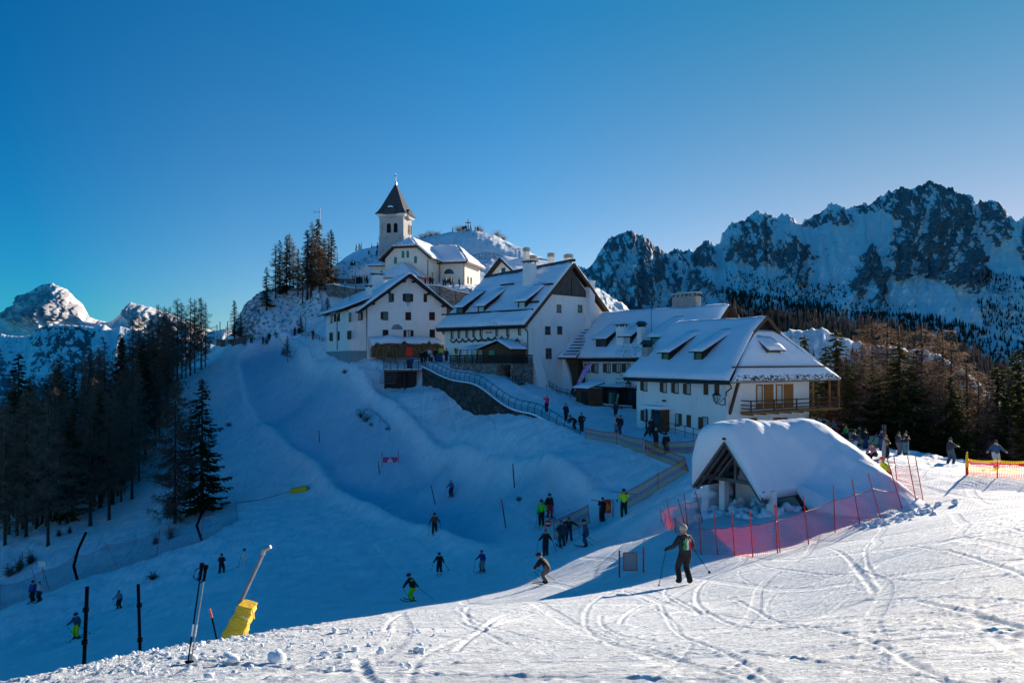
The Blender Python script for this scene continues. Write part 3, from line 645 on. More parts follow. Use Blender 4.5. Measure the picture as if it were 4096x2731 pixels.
pipe(HA, [(-.9, -.9, 7.2), (-.25, -.2, 6.9), (-.15, -.1, 6.4), (-.15, -.1, -1.6)], .07, 'copper'); pipe(HA, [(-3.5, 8, 6.7), (-2.65, 8, 6.2), (-2.62, 8, 1.3)], .06, 'copper'); pipe(HA, [(Wd+1.3, -.9, 7.1), (Wd+.15, -.12, 6.3), (Wd+.12, -.1, 0)], .06, 'copper')
# ============================================================ B: long hostel with dormers
fb = Fr((-9.4, 103.3, 0), -45)
HB = thing('hostel_building', 'large white hostel with steep snowy roof, three dormers and garland under small windows', 'building', fb.O, fb.a)
U = 16.1; V = 16.4; zF = 4.75; zR = 12.1; vm = 8.0
def profB(zr): return [(0, -6), (V, -6), (V, 5.2), (vm, zr), (0, zF)]
MB().prism(profB(zR-.15), lambda a, z: (0, a, z-(.9 if z > 10 else 0)), lambda a, z: (U, a, z)).build('wall', M['white'], HB)
slB = (zR-zF)/vm
def bareB(s, t): return .62 if (t > .97) else (.30 if .52 < t < .6 and .35 < s < .85 else (.42 if t < .05 else .18))
roof(HB, [(-.3, -1.2, zF-.75), (U+.7, -1.2, zF-.85), (U+.7, vm, zR+.1), (-.3, vm, zR-.8)], .25, .32, bare=bareB, seed=5, wave=.22)
roof(HB, [(U+.7, V+1.4, 4.3), (-1, V+1.4, 4.3), (-1, vm, zR-.8), (U+.7, vm, zR+.1)], .25, .3, seed=6)
MB().bar((-.32, vm, zR-.10), (U+.72, vm, zR+.80), .6, .3).build('ridge_cap', M['shingle'], HB)
(MB().bar((U+.72, -1.2, zF-.75), (U+.72, vm, zR+.25), .12, .4).bar((U+.72, V+1.4, 4.35), (U+.72, vm, zR+.25), .12, .4)).build('bargeboard', M['brown'], HB)
zc_ = fb.hit(425+.12755*1100, 237.5+.12755*452, (U, 0, 0), (1, 0, 0)).z
hw = (zR-zc_)/slB; MB().prism([(vm-hw+.1, zc_), (vm+hw-.1, zc_), (vm, zR-.12)], lambda a, z: (U+.0, a, z), lambda a, z: (U+.1, a, z)).build('gable_boarding', M['grey_wood'], HB)
gb = MB()
for k in range(34): 
    a = vm-hw+.25+k*(2*hw-.5)/33; zt = zR-.25-abs(a-vm)*slB; gb.box(U+.1, U+.13, a-.02, a+.02, zc_, max(zc_+.05, zt))
gb.box(U+.1, U+.115, vm-hw+.3, vm+hw-.3, zc_, zc_+.06); gb.build('board_joints', M['dark'], HB)
for k, (zz, yy) in enumerate(((.75, 0), (1.55, 0))):
    pass
sg = MB(); sg.bar((-1, -1.2+1.5, zF-.75+1.5*slB+.78), (U+.6, -1.2+1.5, zF-.85+1.5*slB+.80), .12, .2); sg.bar((U-3, -1.2+2.6, zF-.85+2.6*slB+.8), (U+.5, -1.2+2.6, zF-.85+2.6*slB+.82), .16, .22); sg.bar((U-2.6, 4.0, zF-.85+5.2*slB+.82), (U+.5, 4.0, zF-.85+5.2*slB+.85), .3, .2); sg.bar((6.5, 4.6, zF-.8+5.8*slB+.8), (9, 4.6, zF-.8+5.8*slB+.85), .3, .16); sg.build('snow_guard', M['dark'], HB)
MB().box(-.3, U+.65, -1.24, -1.12, zF-1.05, zF-.62).build('eave_shade_fascia', M['dark'], HB); gutter(HB, (-.3, -1.3, zF-.72), (U+.6, -1.3, zF-.8), .11)  # dark board added to give the eave its thick shadow band
for r in ((205,735,221,787),(259,731,275,783),(320,727,337,778),(375,723,392,774),(431,719,449,771),(555,711,572,765),(640,705,659,764),(732,699,751,757),(233,866,256,902)):
    halfsh(HB, fb, 'f', 0, q2(*r), 'brown', 'glass_light')
window(HB, fb, 'f', 0, q2(705,876,731,948), '')
for r in ((1036,527,1064,580),(1201,530,1228,579)): window(HB, fb, 'r', U, q2(*r), '')
for r in ((944,697,979,751),(1040,696,1070,749)): window(HB, fb, 'r', U, q2(*r), '')
for r in ((948,868,964,942),(972,868,988,942)): window(HB, fb, 'r', U, q2(*r), '', pm='glass')
blue = mat('blue_grey_paint', (.012, .06, .12), .8, .3, 20, 0)
c, T = fb.rect('f', 0, q2(467,735,540,752)); text('RIFUGIO', (c[3]-c[2])*1.15, HB, T, (c[0]+c[1])/2, (c[2]+c[3])/2, blue)
c, T = fb.rect('f', 0, q2(405,792,612,814)); text('LOCANDA AL CONVENTO', (c[1]-c[0])/12.4, HB, T, (c[0]+c[1])/2, (c[2]+c[3])/2, blue)
g = MB(); pts = []; A0 = fb.hit(*q2(203,797,0,0)[:2], (0, 0, 0), (0, 1, 0)); A1 = fb.hit(*q2(660,770,0,0)[:2], (0, 0, 0), (0, 1, 0))
for i in range(73):
    t = i/72; ph = (t*9) % 1; pts.append((A0.x+(A1.x-A0.x)*t, -.1, A0.z+(A1.z-A0.z)*t-.42*(1-(2*ph-1)**2)+.0))
for p in pts:
    for k in range(5): 
        a = rnd.uniform(0, 6.3); q = (p[0]+rnd.uniform(-.1, .1), p[1]+rnd.uniform(-.05, .05), p[2]+rnd.uniform(-.14, .14)); g.bar(p, q, .07)
g.tube(pts, .07, 6)
GA = g.build('garland', mat('fir_garland', (.008, .02, .014), .9, .5, 6)); GA.matrix_world = Matrix.Translation(fb.O) @ Matrix.Rotation(fb.a, 4, 'Z'); tag(GA, 'dark fir garland looped in scallops below the hostel windows', 'garland')
for (x, y, pm) in ((275,606,'glass'),(443,597,'glass_light'),(762,563,'glass_light')):
    dormer(HB, fb, (-1.2, zF-.75+.3), 425+.12755*x, 237.5+.12755*y, 1.4, 1.15, s=slB, pitch=.6, pm=pm)
p = fb.hit(425+.12755*808, 237.5+.12755*372, (0, -1.2, zF-.5), (0, -slB, 1)); chimney(HB, p.x, p.y+.3, p.z-.6, p.z+2.9, 1.5, 1.1)
ch = MB().box(U-.1, U+.75, vm+3.2, vm+4.3, -1, 10.3).box(U-.2, U+.85, vm+3.1, vm+4.4, 10.3, 10.5).build('wall_chimney', M['white'], HB)
st = MB().tube([(U+.15, vm+.2, zc_+.1), (U+.15, vm+.2, zc_+2.3)], .09, 8).build('stovepipe', M['metal'], HB)
pipe(HB, [(U+.4, -1.2, zF-.8), (U+.05, -.1, zF-1.5), (U+.05, -.1, -3.0), (U-.25, -.25, -3.6)], .08)
bt = MB()
for a, w0 in ((.3, 1.9), (6.4, 1.5)):
    bt.hexa([(U-.2,a,-6),(U+2.6,a,-6),(U+2.6,a+w0,-6),(U-.2,a+w0,-6),(U-.2,a+.2,.4),(U+.12,a+.2,.4),(U+.12,a+w0-.2,.4),(U-.2,a+w0-.2,.4)])
bt.build('buttress', M['white'], HB)
def lantern(loc, direc, label, s=1.0, group='wall lanterns'):
    L = thing('wall_lantern', label, 'lantern', loc, math.atan2(direc[1], direc[0]), group)
    a = MB(); a.tube([(0, 0, 0), (0, 0, .5*s)], .03*s, 6); a.tube([(0, 0, .05*s), (.3*s, 0, .0), (.6*s, 0, .12*s), (.85*s, 0, .12*s)], .025*s, 6); a.tube([(0, 0, .45*s), (.3*s, 0, .3*s), (.55*s, 0, .12*s)], .018*s, 5); a.build('bracket', M['metal'], L)
    h = MB(); h.cyl((.8*s, 0, .15*s), .06*s, .08*s, 8, .12*s); h.cyl((.8*s, 0, .62*s), .3*s, .22*s, 6, .06*s); h.cyl((.8*s, 0, .84*s), .05*s, .14*s, 6, .02*s)
    for k in range(6): an = k*math.pi/3; h.bar((.8*s+.12*s*math.cos(an), .12*s*math.sin(an), .22*s), (.8*s+.25*s*math.cos(an), .25*s*math.sin(an), .63*s), .025*s)
    h.build('lamp_cage', M['metal'], L); MB().cyl((.8*s, 0, .23*s), .11*s, .39*s, 6, .235*s).build('lamp_glass', M['glass_light'], L); return L
p = fb.world((-.0, -.05, .2)); q = P(425+.12755*180, 237.5+.12755*770, 104.5); lantern(q, (-.5, -1), 'black wall lantern at the left corner of the hostel', 1.5)
p = fb.hit(425+.12755*792, 237.5+.12755*862, (0, 0, 0), (0, 1, 0)); lantern(fb.world((p.x, -.02, p.z)), tuple(-(fb.u*.8+fb.w*.6))[:2], 'black wall lantern beside the downpipe on the hostel front', 1.35)
# hanging sign on the hostel corner
p = fb.hit(425+.12755*812, 237.5+.12755*985, (U, 0, 0), (1, 0, 0)); w_ = fb.world((U-.05, -.15, p.z))
S_ = thing('hanging_sign', 'dark wrought iron hanging sign on the hostel corner', 'sign', w_, fb.a)
(MB().tube([(.1, 0, .8), (.1, 0, -.2)], .03).tube([(.1, 0, .55), (-.5, -.1, .6), (-1.3, -.2, .5)], .03).tube([(.1, 0, .3), (-.4, -.1, .5), (-.9, -.15, .55)], .025)).build('bracket', M['metal'], S_)
MB().box(-1.25, -.15, -.2, -.12, -.25, .4).build('sign_board', mat('dark_sign', (.02, .05, .07), .6, .5, 6, 0), S_)
# ============================================================ link roof between hostel and inn
LK = thing('lean_to_roof', 'steep lean-to with ladder-like dark bars through its snow between hostel and inn', 'lean-to')
c4 = [P(558,358.5,95.5), P(576,358.5,94.5), P(601,325,101), P(583,325,102)]
r_ = roof(LK, c4, .2, .22, seed=9)
nb = MB()
for k in range(11):
    t = (k+.5)/11; a = c4[0].lerp(c4[3], t); b = c4[1].lerp(c4[2], t); n_ = (c4[1]-c4[0]).cross(c4[3]-c4[0]).normalized(); n_ = n_ if n_.z > 0 else -n_
    nb.bar(a.lerp(b, .28+.1*((k*37) % 5)/5)+n_*.42, b+n_*.50, .42, .1)
nb.build('snow_bar', M['dark'], LK)
MB().hexa([P(561,405,97), P(578,408,93), P(600,405,100), P(584,400,103), P(561,357,97), P(578,357,95.5), P(600,326.5,101.6), P(584,326.5,102.6)]).build('wall', M['brown'], LK)
# ============================================================ C: inn
fc = Fr((8.66, 96.85, 0), -52.8)
HC = thing('inn_building', 'white inn with green painted lettering, long shed dormers and two tall chimneys', 'building', fc.O, fc.a)
U = 18.6; V = 10.6; vm = 5.3; zF = .55; zR = 5.85; sC = (zR+.15)/(vm+.9)
MB().prism([(0, -8.5), (V, -8.5), (V, zF), (vm, zR-.15), (0, zF)], lambda a, z: (0, a, z), lambda a, z: (U, a, z)).build('wall', M['white'], HC)
roof(HC, [(-.9, -.9, -.1), (U+1.2, -.9, -.1), (U+1.2, vm, zR), (-.9, vm, zR)], .22, .32, bare=lambda s, t: (.47 if t < .33 and .42 < s < .62 else .12), seed=12)
roof(HC, [(U+1.2, V+.9, -.1), (-.9, V+.9, -.1), (-.9, vm, zR), (U+1.2, vm, zR)], .22, .3, seed=13)
(MB().bar((U+1.25, -.9, -.0), (U+1.25, vm, zR+.1), .12, .36).bar((U+1.25, V+.9, -.0), (U+1.25, vm, zR+.1), .12, .36)).build('bargeboard', M['dark'], HC)
MB().prism([(vm-3.2, zR-3.5), (vm+3.2, zR-3.5), (vm, zR-.3)], lambda a, z: (U+.003, a, z), lambda a, z: (U+.1, a, z)).build('gable_boarding', M['orange'], HC)
(MB().bar((U+.6, vm-2.4, zR-2.6), (U+.6, vm+2.4, zR-2.6), .16).bar((U+.6, vm, zR-2.6), (U+.6, vm, zR-.2), .16)).build('gable_truss', M['brown'], HC)
MB().box(-.9, U+1.1, -.96, -.84, -.38, .02).build('eave_shade_fascia', M['dark'], HC); gutter(HC, (-.9, -1, -.05), (U+1, -1, -.05))  # dark eave board doubling as the shadow under the roof edge
for r in ((1252,987,1291,1050),(1304,987,1358,1052),(1398,987,1454,1052),(1471,986,1534,1052),(1544,986,1608,1053),(1648,986,1700,1053)): halfsh(HC, fc, 'f', 0, q2(*r))
for (x, y, pm, h, w) in ((1383,876,'glass',1.45,1.9),(1581,853,'glass_light',1.35,1.6),(1815,880,'glass',1.6,1.7)):
    dormer(HC, fc, (-.9, .2), 425+.12755*x, 237.5+.12755*y, w, h, s=sC, pitch=.55, pm=pm)
for (x, y, h, w) in ((1530,860,2.75,1.25),(1684,855,2.6,.72)):
    p = fc.hit(425+.12755*x, 237.5+.12755*y, (0, -.9, .2), (0, -sC, 1)); chimney(HC, p.x, p.y+.3, p.z-.8, p.z+h-.2, w, .8, 'gable' if w < 1 else 'slab')
for dx in (0, 1.9): chimney(HC, 14.2+dx-1.9, vm+.3, zR-.5, zR+1.6, 1.7, 1.0, 'slab', 'cement')
green = mat('faded_green_paint', (.10, .27, .16), .8, .2, 20, 0)
for tx, r in (('ALBERGO', (1527,1070,1597,1086)), ('GASTHOF', (1493,1097,1552,1113)), ('RODODENDRO', (1502,1130,1612,1146))):
    c, T = fc.rect('f', 0, q2(*r)); text(tx, (c[1]-c[0])/(len(tx)*.66), HC, T, (c[0]+c[1])/2, (c[2]+c[3])/2, green)
# antenna
an = MB(); an.tube([(11.6, 1.2, 1.2), (11.6, 1.2, 6.2)], .035); an.tube([(8.9, 1.2, 5.95), (11.6, 1.2, 6.1)], .025)
for k in range(8): an.bar((9+k*.3, .9, 5.96), (9+k*.3, 1.5, 5.96), .015)
an.build('antenna', M['metal'], HC)
(a0, a1, z0, z1), T = fc.rect('f', 0, q2(1400,1172,1655,1322)); e = MB(); bx(e, T, a0, a1, z0-.5, z1, -.02, .25); en = e.build('entrance', M['dark'], HC)
e = MB(); bx(e, T, a0+1.0, a0+2.6, z0+.6, z1-.3, .25, .27); e.build('pane', M['glass'], en); e = MB(); bx(e, T, a1-.9, a1-.3, z0+.8, z1-.4, .25, .27); e.build('pane', M['glass'], en)
e = MB(); bx(e, T, a0-.2, a1-1.0, z1-.05, z1+.12, .0, 1.7); cn = e.build('canopy', M['dark'], HC); e = MB(); bx(e, T, a0-.2, a1-1.0, z1+.123, z1+.3, .05, 1.65); e.build('canopy_snow', M['snow'], cn)
for r in ((1312,1178,1338,1318),(1350,1178,1380,1318)):
    (a0, a1, z0, z1), T = fc.rect('f', 0, q2(*r)); e = MB(); bx(e, T, a0, a1, z0-.3, z1, -.02, .1); e.build('door', M['brown' if r[0] < 1330 else 'cement'], HC)
p = fc.hit(425+.12755*1660, 237.5+.12755*1195, (0, 0, 0), (0, 1, 0)); lantern(fc.world((p.x, -.02, p.z)), tuple(-(fc.u*.9+fc.w*.4))[:2], 'black lantern beside the inn entrance', 1.3)
lantern(fc.world((p.x, -.02, p.z)) if False else Fr((12.65,75,0),-58.4).world((11.72, -.1, -4.1)), (-.85, -.6), 'large black lantern near the corner of the hotel', 1.45)
# ============================================================ D: hotel
fd = Fr((12.65, 75, 0), -58.4)
HD = thing('hotel_building', 'white two storey hotel with half-hipped snowy roof and wooden balcony', 'building', fd.O, fd.a)
U = 11.8; V = 11.3; vm = 6.6; zE = -2.05; zR = 3.55; zb = -8.6; sD = (zR-zE)/(vm+.9); zG = 2.45; ug = 10.0
MB().prism([(0, zb), (U, zb), (U, -1.7), (0, -1.7)], lambda a, z: (a, 0, z), lambda a, z: (a, V, z)).build('wall', M['white'], HD)
MB().prism([(0, -1.7), (V, -1.7), (V, -.6), (vm, zR-.3), (.2, -1.35)], lambda a, z: (.0, a, z+.003), lambda a, z: (1.2, a, z+.003)).build('gable_wall', M['white'], HD)
roof(HD, [(-.9, -.9, zE), (U+1.2, -.9, zE), (ug, vm, zR), (-.9, vm, zR)], .18, .32, bare=lambda s, t: .42 if t < .03 else .1, seed=21)
roof(HD, [(U+1.2, 14.1, zE), (-.9, 14.1, zE), (-.9, vm, zR), (ug, vm, zR)], .18, .3, seed=22)
gz = (zR-zG)/sD
def bareD(s, t): return .56 if t < .11 else (.40 if s > .88 else .34)
roof(HD, [(U+1.2, -.9, zE), (U+1.2, 14.1, zE), (ug+.05, vm+gz, zG), (ug+.05, vm-gz, zG)], .18, .24, bare=bareD, seed=23, wave=.06)
MB().prism([(vm-gz-.1, zG), (vm+gz+.1, zG), (vm, zR)], lambda a, z: (ug-.1, a, z), lambda a, z: (ug+.12, a, z)).build('gablet', M['dark'], HD)
(MB().bar((ug+.75, vm-gz-.35, zG-.05), (ug+.75, vm, zR+.3), .1, .3).bar((ug+.75, vm+gz+.35, zG-.05), (ug+.75, vm, zR+.3), .1, .3)).build('bargeboard', M['brown'], HD)
roof(HD, [(ug-.6, vm-gz-.35, zG-.2), (ug+.75, vm-gz-.35, zG-.2), (ug+.75, vm, zR+.12), (ug-.6, vm, zR+.12)], .12, .2, seed=24, name='gablet_roof')
roof(HD, [(ug+.75, vm+gz+.35, zG-.2), (ug-.6, vm+gz+.35, zG-.2), (ug-.6, vm, zR+.12), (ug+.75, vm, zR+.12)], .12, .2, seed=25, name='gablet_roof')
hs_ = (zG-zE)/(U+1.2-ug)
(MB().bar((U+1.0, -.4, zE+.2*hs_+1.0), (U+1.0, 13.3, zE+.2*hs_+1.0), .10, .14)).build('snow_guard', M['brown'], HD)
MB().box(-.9, U+1.2, -.97, -.86, zE-.22, zE+.10).build('eave_shade_fascia', M['metal'], HD); (MB().tube([(-.9, -1, zE+.05), (U+1.3, -1, zE+.05)], .09, 8)).build('gutter', M['metal'], HD); gutter(HD, (U+1.3, -1, zE+.05), (U+1.3, 14.2, zE+.05), .08, 'cement')  # eave strip added for the dark shadow line below the roof
so_ = MB().prism([(-.9, zE-.02), (U+1.2, zE-.02), (U+1.2, zE+.1), (-.9, zE+.1)], lambda a, z: (a, -.88, z), lambda a, z: (a, 14.0, z)).build('soffit', M['brown'], HD)
so_.data.transform(Matrix.Translation((0, 0, -.06)))
for r in ((366,840,421,916),(541,850,597,930),(643,853,702,937),(748,860,811,947),(368,1096,425,1185),(885,1160,966,1261)): halfsh(HD, fd, 'f', 0, q3(*r))
halfsh(HD, fd, 'f', 0, q3(680,1129,735,1227), left=False)
for r in ((933,861,967,953),(1031,864,1066,956),(781,1142,812,1239)): window(HD, fd, 'f', 0, q3(*r), 'closed', 'shutter2', sm='shutter2')
(a0, a1, z0, z1), T = fd.rect('f', 0, q3(478,1080,622,1290))
d_ = MB(); bx(d_, T, a0+.9, a1, z0-.3, z1, 0, 1.1); bx(d_, T, a0, a0+.12, z0-.3, z1, .9, 1.02); bx(d_, T, a0, a0+.9, z0-.3, z1, -.02, .06); po = d_.build('porch', M['brown'], HD)
d_ = MB(); bx(d_, T, a0+1.15, a1-.12, z0+.5, z1-.15, 1.1, 1.12); d_.build('pane', M['glass'], po)
d_ = MB(); bx(d_, T, a0-.25, a1+.2, z1, z1+.12, -.02, 1.45); bx(d_, T, a0-.2, a1+.15, z1+.12, z1+.28, 0, 1.4); d_.build('porch_roof', M['snow'], po)
(a0, a1, z0, z1), T = fd.rect('f', 0, q3(565,1002,592,1018)); d_ = MB(); bx(d_, T, a0, a1, z0, z1, 0, .15); d_.build('vent', M['metal'], HD)
for (x, y) in ((590,668),(884,664)): dormer(HD, fd, (-.9, zE+.35), 600+.1116*x, 287.5+.1116*y, 1.1, 1.05, s=sD, pitch=.47)
# dormer on the hip: built along u
p = fd.hit(600+.1116*1555, 287.5+.1116*640, (U+1.2, 0, zE+.3), (hs_, 0, 1)); u0, v0, z0 = p
dd = MB(); zt = z0+.95; Lh = .95/(hs_-.75)
for a in (-1, 1):
    y0 = v0+a*.95; y1 = y0-a*.12
    dd.prism([(u0, z0-.15), (u0, zt), (u0-Lh, zt+.75*Lh)], lambda b, c: (b, min(y0, y1), c), lambda b, c: (b, max(y0, y1), c))
dd.box(u0-.08, u0, v0-.83, v0+.83, zt-.25, zt); dh = dd.build('dormer', M['brown'], HD)
MB().box(u0-.07, u0-.02, v0-.83, v0+.83, z0-.1, zt-.252).build('pane', M['glass'], dh)
cc = [(u0+.35, v0-1.2, zt-.2), (u0+.35, v0+1.2, zt-.2), (u0-Lh-.1, v0+1.1, zt+.75*(Lh+.1)+.05), (u0-Lh-.1, v0-1.1, zt+.75*(Lh+.1)+.05)]
slab(cc, .12, 'dormer_roof', M['shingle'], dh, snow=False, step=3); slab(cc, .18, 'roof_snow', M['roofsnow'], dh, True, .05, bare=lambda s, t: .5 if s < .12 or s > .75 else .1, lift=.124)
p = fd.hit(600+.1116*428, 287.5+.1116*640, (0, -.9, zE+.3), (0, -sD, 1)); chimney(HD, -.2, 1.6, -1.6, 1.15, .85, .8, 'gable', 'cement')
# balcony with doors on the side wall
for k, r in enumerate(((1397,864,1455,1080),(1468,862,1550,1078),(1574,862,1632,1080),(1645,860,1728,1074))):
    (a0, a1, z0, z1), T = fd.rect('r', U, q3(*r)); d_ = MB()
    if k in (1, 3):
        bx(d_, T, a0, a1, z0, z1, 0, .07); dr = d_.build('door_shutter', M['orange'], HD); d_ = MB()
        for j in range(4): zz = z0+(z1-z0)*(j+.5)/4; bx(d_, T, a0+.05, a1-.05, zz-.035, zz+.035, .07, .1)
        d_.build('batten', M['orange'], dr)
    else:
        for q in ((a0, a0+.12, z0, z1), (a1-.12, a1, z0, z1), (a0+.12, a1-.12, z1-.12, z1), (a0+.12, a1-.12, z0, z0+.5)): bx(d_, T, *q, -.02, .07)
        dr = d_.build('balcony_door', M['orange'], HD); d_ = MB(); bx(d_, T, a0+.12, a1-.12, z0+.5, z1-.12, -.02, .03); d_.build('pane', M['glass_light'], dr)
for r in ((1332,1167,1400,1225),(1552,1164,1612,1215),(1616,1164,1674,1215)): window(HD, fd, 'r', U, q3(*r), 'closed', 'orange', sm='orange')
zB = fd.hit(600+.1116*1700, 287.5+.1116*1098, (U+1.1, 0, 0), (1, 0, 0)).z
v0 = fd.hit(600+.1116*1347, 287.5+.1116*1040, (U+1.15, 0, 0), (1, 0, 0)).y; v1 = 14.0
BL = MB().box(U+.01, U+1.25, v0, v1+.6, zB-.1, zB+.04)
for k in range(8): v = v0+.2+k*(v1-v0-.4)/7; BL.box(U+.02, U+1.3, v-.07, v+.07, zB-.26, zB-.1)
BL = BL.build('balcony', M['orange'], HD)
rl = MB(); v_ = v0
for h in (.32, .62, 1.02): rl.bar((U+1.2, v0, zB+h), (U+1.2, v1+.6, zB+h), .05, .1); rl.bar((U+.1, v0+.03, zB+h), (U+1.2, v0+.03, zB+h), .05, .1); rl.bar((U+1.2, v1+.5, zB+h), (U-2.5, v1+.5, zB+h), .05, .1)
for k in range(5): v = v0+.06+k*(v1-v0)/4; rl.box(U+1.12, U+1.22, v-.05, v+.05, zB-.1, zB+1.1)
rl.build('railing', M['brown'], BL)
pt = MB()
for v in (V-.9, V+1.6, v1+.3): pt.box(U+1.0, U+1.14, v-.07, v+.07, zB-.1, zE)
pt.build('balcony_post', M['orange'], BL); MB().box(U-4, U+.0, V+.01, v1+.6, zB-.08, zB+.03).build('balcony_deck', M['orange'], BL)
MB().bar((U+.02, .35, -4.9), (U+1.0, .35, zE-.05), .2, .22).build('brace', M['brown'], HD)
pipe(HD, [(U+1.2, -.95, zE), (U+1.0, -.5, zE-.5), (U+.1, -.15, zE-.9), (U+.08, -.12, -3.3)], .06)
# ============================================================ church
fe = Fr((-24.76, 144.3, 0), -15); zb = 12.5
CH = thing('church', 'cream church nave with clipped gable, teal arched windows and snowy roofs', 'church', fe.O, fe.a)
U = 8.86; um = U/2
zw = lambda u: 18.95+.8*(um+1-abs(u-um))-.35 if abs(u-um) > 2.4 else 21.35
MB().prism([(0, zb), (U, zb), (U, zw(U)), (um+2.4, 21.35), (um-2.4, 21.35), (0, zw(0))], lambda a, z: (a, 0, z), lambda a, z: (a, 17, z)).build('wall', M['cream'], CH)
ze = 19.0; zr = 23.5
roof(CH, [(-1, 17, ze), (-1, -.8, ze), (um-2.4, -.8, 21.5), (um-2.4, 17, 21.5)], .2, .26, seed=31)
roof(CH, [(um-2.4, 17, 21.5), (um-2.4, -.8, 21.5), (um, 2.0, zr), (um, 17, zr)], .2, .26, seed=31)
roof(CH, [(U+1, -.8, ze), (U+1, 17, ze), (um+2.4, 17, 21.5), (um+2.4, -.8, 21.5)], .2, .26, seed=32)
roof(CH, [(um+2.4, -.8, 21.5), (um+2.4, 17, 21.5), (um, 17, zr), (um, 2.0, zr)], .2, .26, seed=32)
roof(CH, [(um-2.6, -1.0, 21.45), (um+2.6, -1.0, 21.45), (um+.02, 2.0, zr+.02), (um-.02, 2.0, zr+.02)], .2, .24, bare=lambda s, t: .5 if t < .2 else .1, seed=33)
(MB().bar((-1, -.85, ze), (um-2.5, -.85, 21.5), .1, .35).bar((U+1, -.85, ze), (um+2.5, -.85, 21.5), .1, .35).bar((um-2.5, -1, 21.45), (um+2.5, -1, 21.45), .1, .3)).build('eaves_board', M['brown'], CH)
for r in ((722,357,749,424),(767,356,792,422),(650,414,678,479),(839,405,867,474)): window(CH, fe, 'f', 0, q6(*r), arch=True, fm='whitestone', pm='teal')
cr = MB().bar((um, 1.8, zr), (um, 1.8, zr+2.1), .09).bar((um-.45, 1.8, zr+1.5), (um+.45, 1.8, zr+1.5), .09); cr.build('roof_cross', M['metal'], CH)
# side bay
MB().prism([(U-.5, zb), (14.2, zb), (14.2, 19.0), (U-.5, 19.0)], lambda a, z: (a, 6, z), lambda a, z: (a, 16.5, z)).build('side_bay_wall', M['cream'], CH)
e0 = 18.9; r0 = 22.9
roof(CH, [(U-1.5, 5.2, e0), (15, 5.2, e0), (11, 11, r0), (5, 11, r0)], .2, .3, seed=41)
roof(CH, [(15, 5.2, e0), (15, 17.2, e0), (11.02, 11.02, r0), (11, 11, r0)], .2, .3, seed=42)
roof(CH, [(15, 17.2, e0), (U-1.5, 17.2, e0), (5, 11, r0), (11, 11, r0)], .2, .3, seed=43)
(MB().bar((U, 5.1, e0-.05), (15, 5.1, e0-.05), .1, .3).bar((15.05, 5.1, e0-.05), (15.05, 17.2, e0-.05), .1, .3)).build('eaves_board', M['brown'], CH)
(a0, a1, z0, z1), T = fe.rect('f', 6, q6(1142,622,1194,688)); d_ = MB()
for q in ((a0-.25, a0, z0-.9, z1+.25), (a1, a1+.25, z0-.9, z1+.25), (a0, a1, z1, z1+.25), (a0-.4, a1+.4, z1+.3, z1+.5)): bx(d_, T, *q, 0, .15)
dr = d_.build('portal', M['whitestone'], CH); d_ = MB(); bx(d_, T, a0, a1, z0-.9, z1, 0, .05); d_.build('door', M['brown'], dr)
(a0, a1, z0, z1), T = fe.rect('f', 6, q6(1120,527,1214,575)); R = (a1-a0)/2; cm = (a0+a1)/2
w_ = MB().prism([(cm+(R+.2)*math.cos(k*math.pi/14), z0-.1+(z1-z0+.25)*math.sin(k*math.pi/14)) for k in range(15)], lambda a, z: T(a, z, -.01), lambda a, z: T(a, z, .06)).build('lunette_window', M['whitestone'], CH)
MB().prism([(cm+R*math.cos(k*math.pi/14), z0+(z1-z0)*math.sin(k*math.pi/14)) for k in range(15)], lambda a, z: T(a, z, 0), lambda a, z: T(a, z, .075)).build('pane', M['glass'], w_)
for r in ((1338,596,1350,668),(1368,604,1379,676)): window(CH, fe, 'r', 14.2, q6(*r), arch=True, fm='whitestone', pm='glass')
pipe(CH, [(U+.1, -.1, ze), (U+.1, -.1, zb)], .08, 'copper'); pipe(CH, [(U+.3, 5.8, ze), (U+.3, 5.8, zb)], .08, 'copper'); pipe(CH, [(14.3, 5.85, ze), (14.3, 5.85, zb)], .08, 'copper')
# porch with pyramid roof
MB().box(.7, 7.9, -3.6, -.003, zb-1, 15.4).build('porch_wall', M['cream'], CH)
for c, sd_ in (([(-.1,-4.5,15.1),(8.8,-4.5,15.1),(4.4,-1.0,18.3),(4.3,-1.0,18.3)], 51), ([(8.8,-4.5,15.1),(8.8,.0,15.1),(4.42,-.9,18.3),(4.4,-1.0,18.3)], 52), ([(-.1,.0,15.1),(-.1,-4.5,15.1),(4.3,-1.0,18.3),(4.28,-.9,18.3)], 53)):
    roof(CH, c, .15, .2, bare=(lambda s, t: .5 if t < .1 else (.38)), seed=sd_, name='porch_roof')
# left annex
MB().box(-3.6, -.003, 2, 8, zb, 18.5).build('annex_wall', M['cream'], CH); roof(CH, [(-4.3, 1.3, 18.2), (.0, 1.3, 18.2), (.0, 7, 20.2), (-3.0, 7, 20.2)], .18, .2, seed=55, name='annex_roof')
window(CH, fe, 'f', 2, q6(521,545,544,586), arch=True, fm='whitestone', pm='teal')
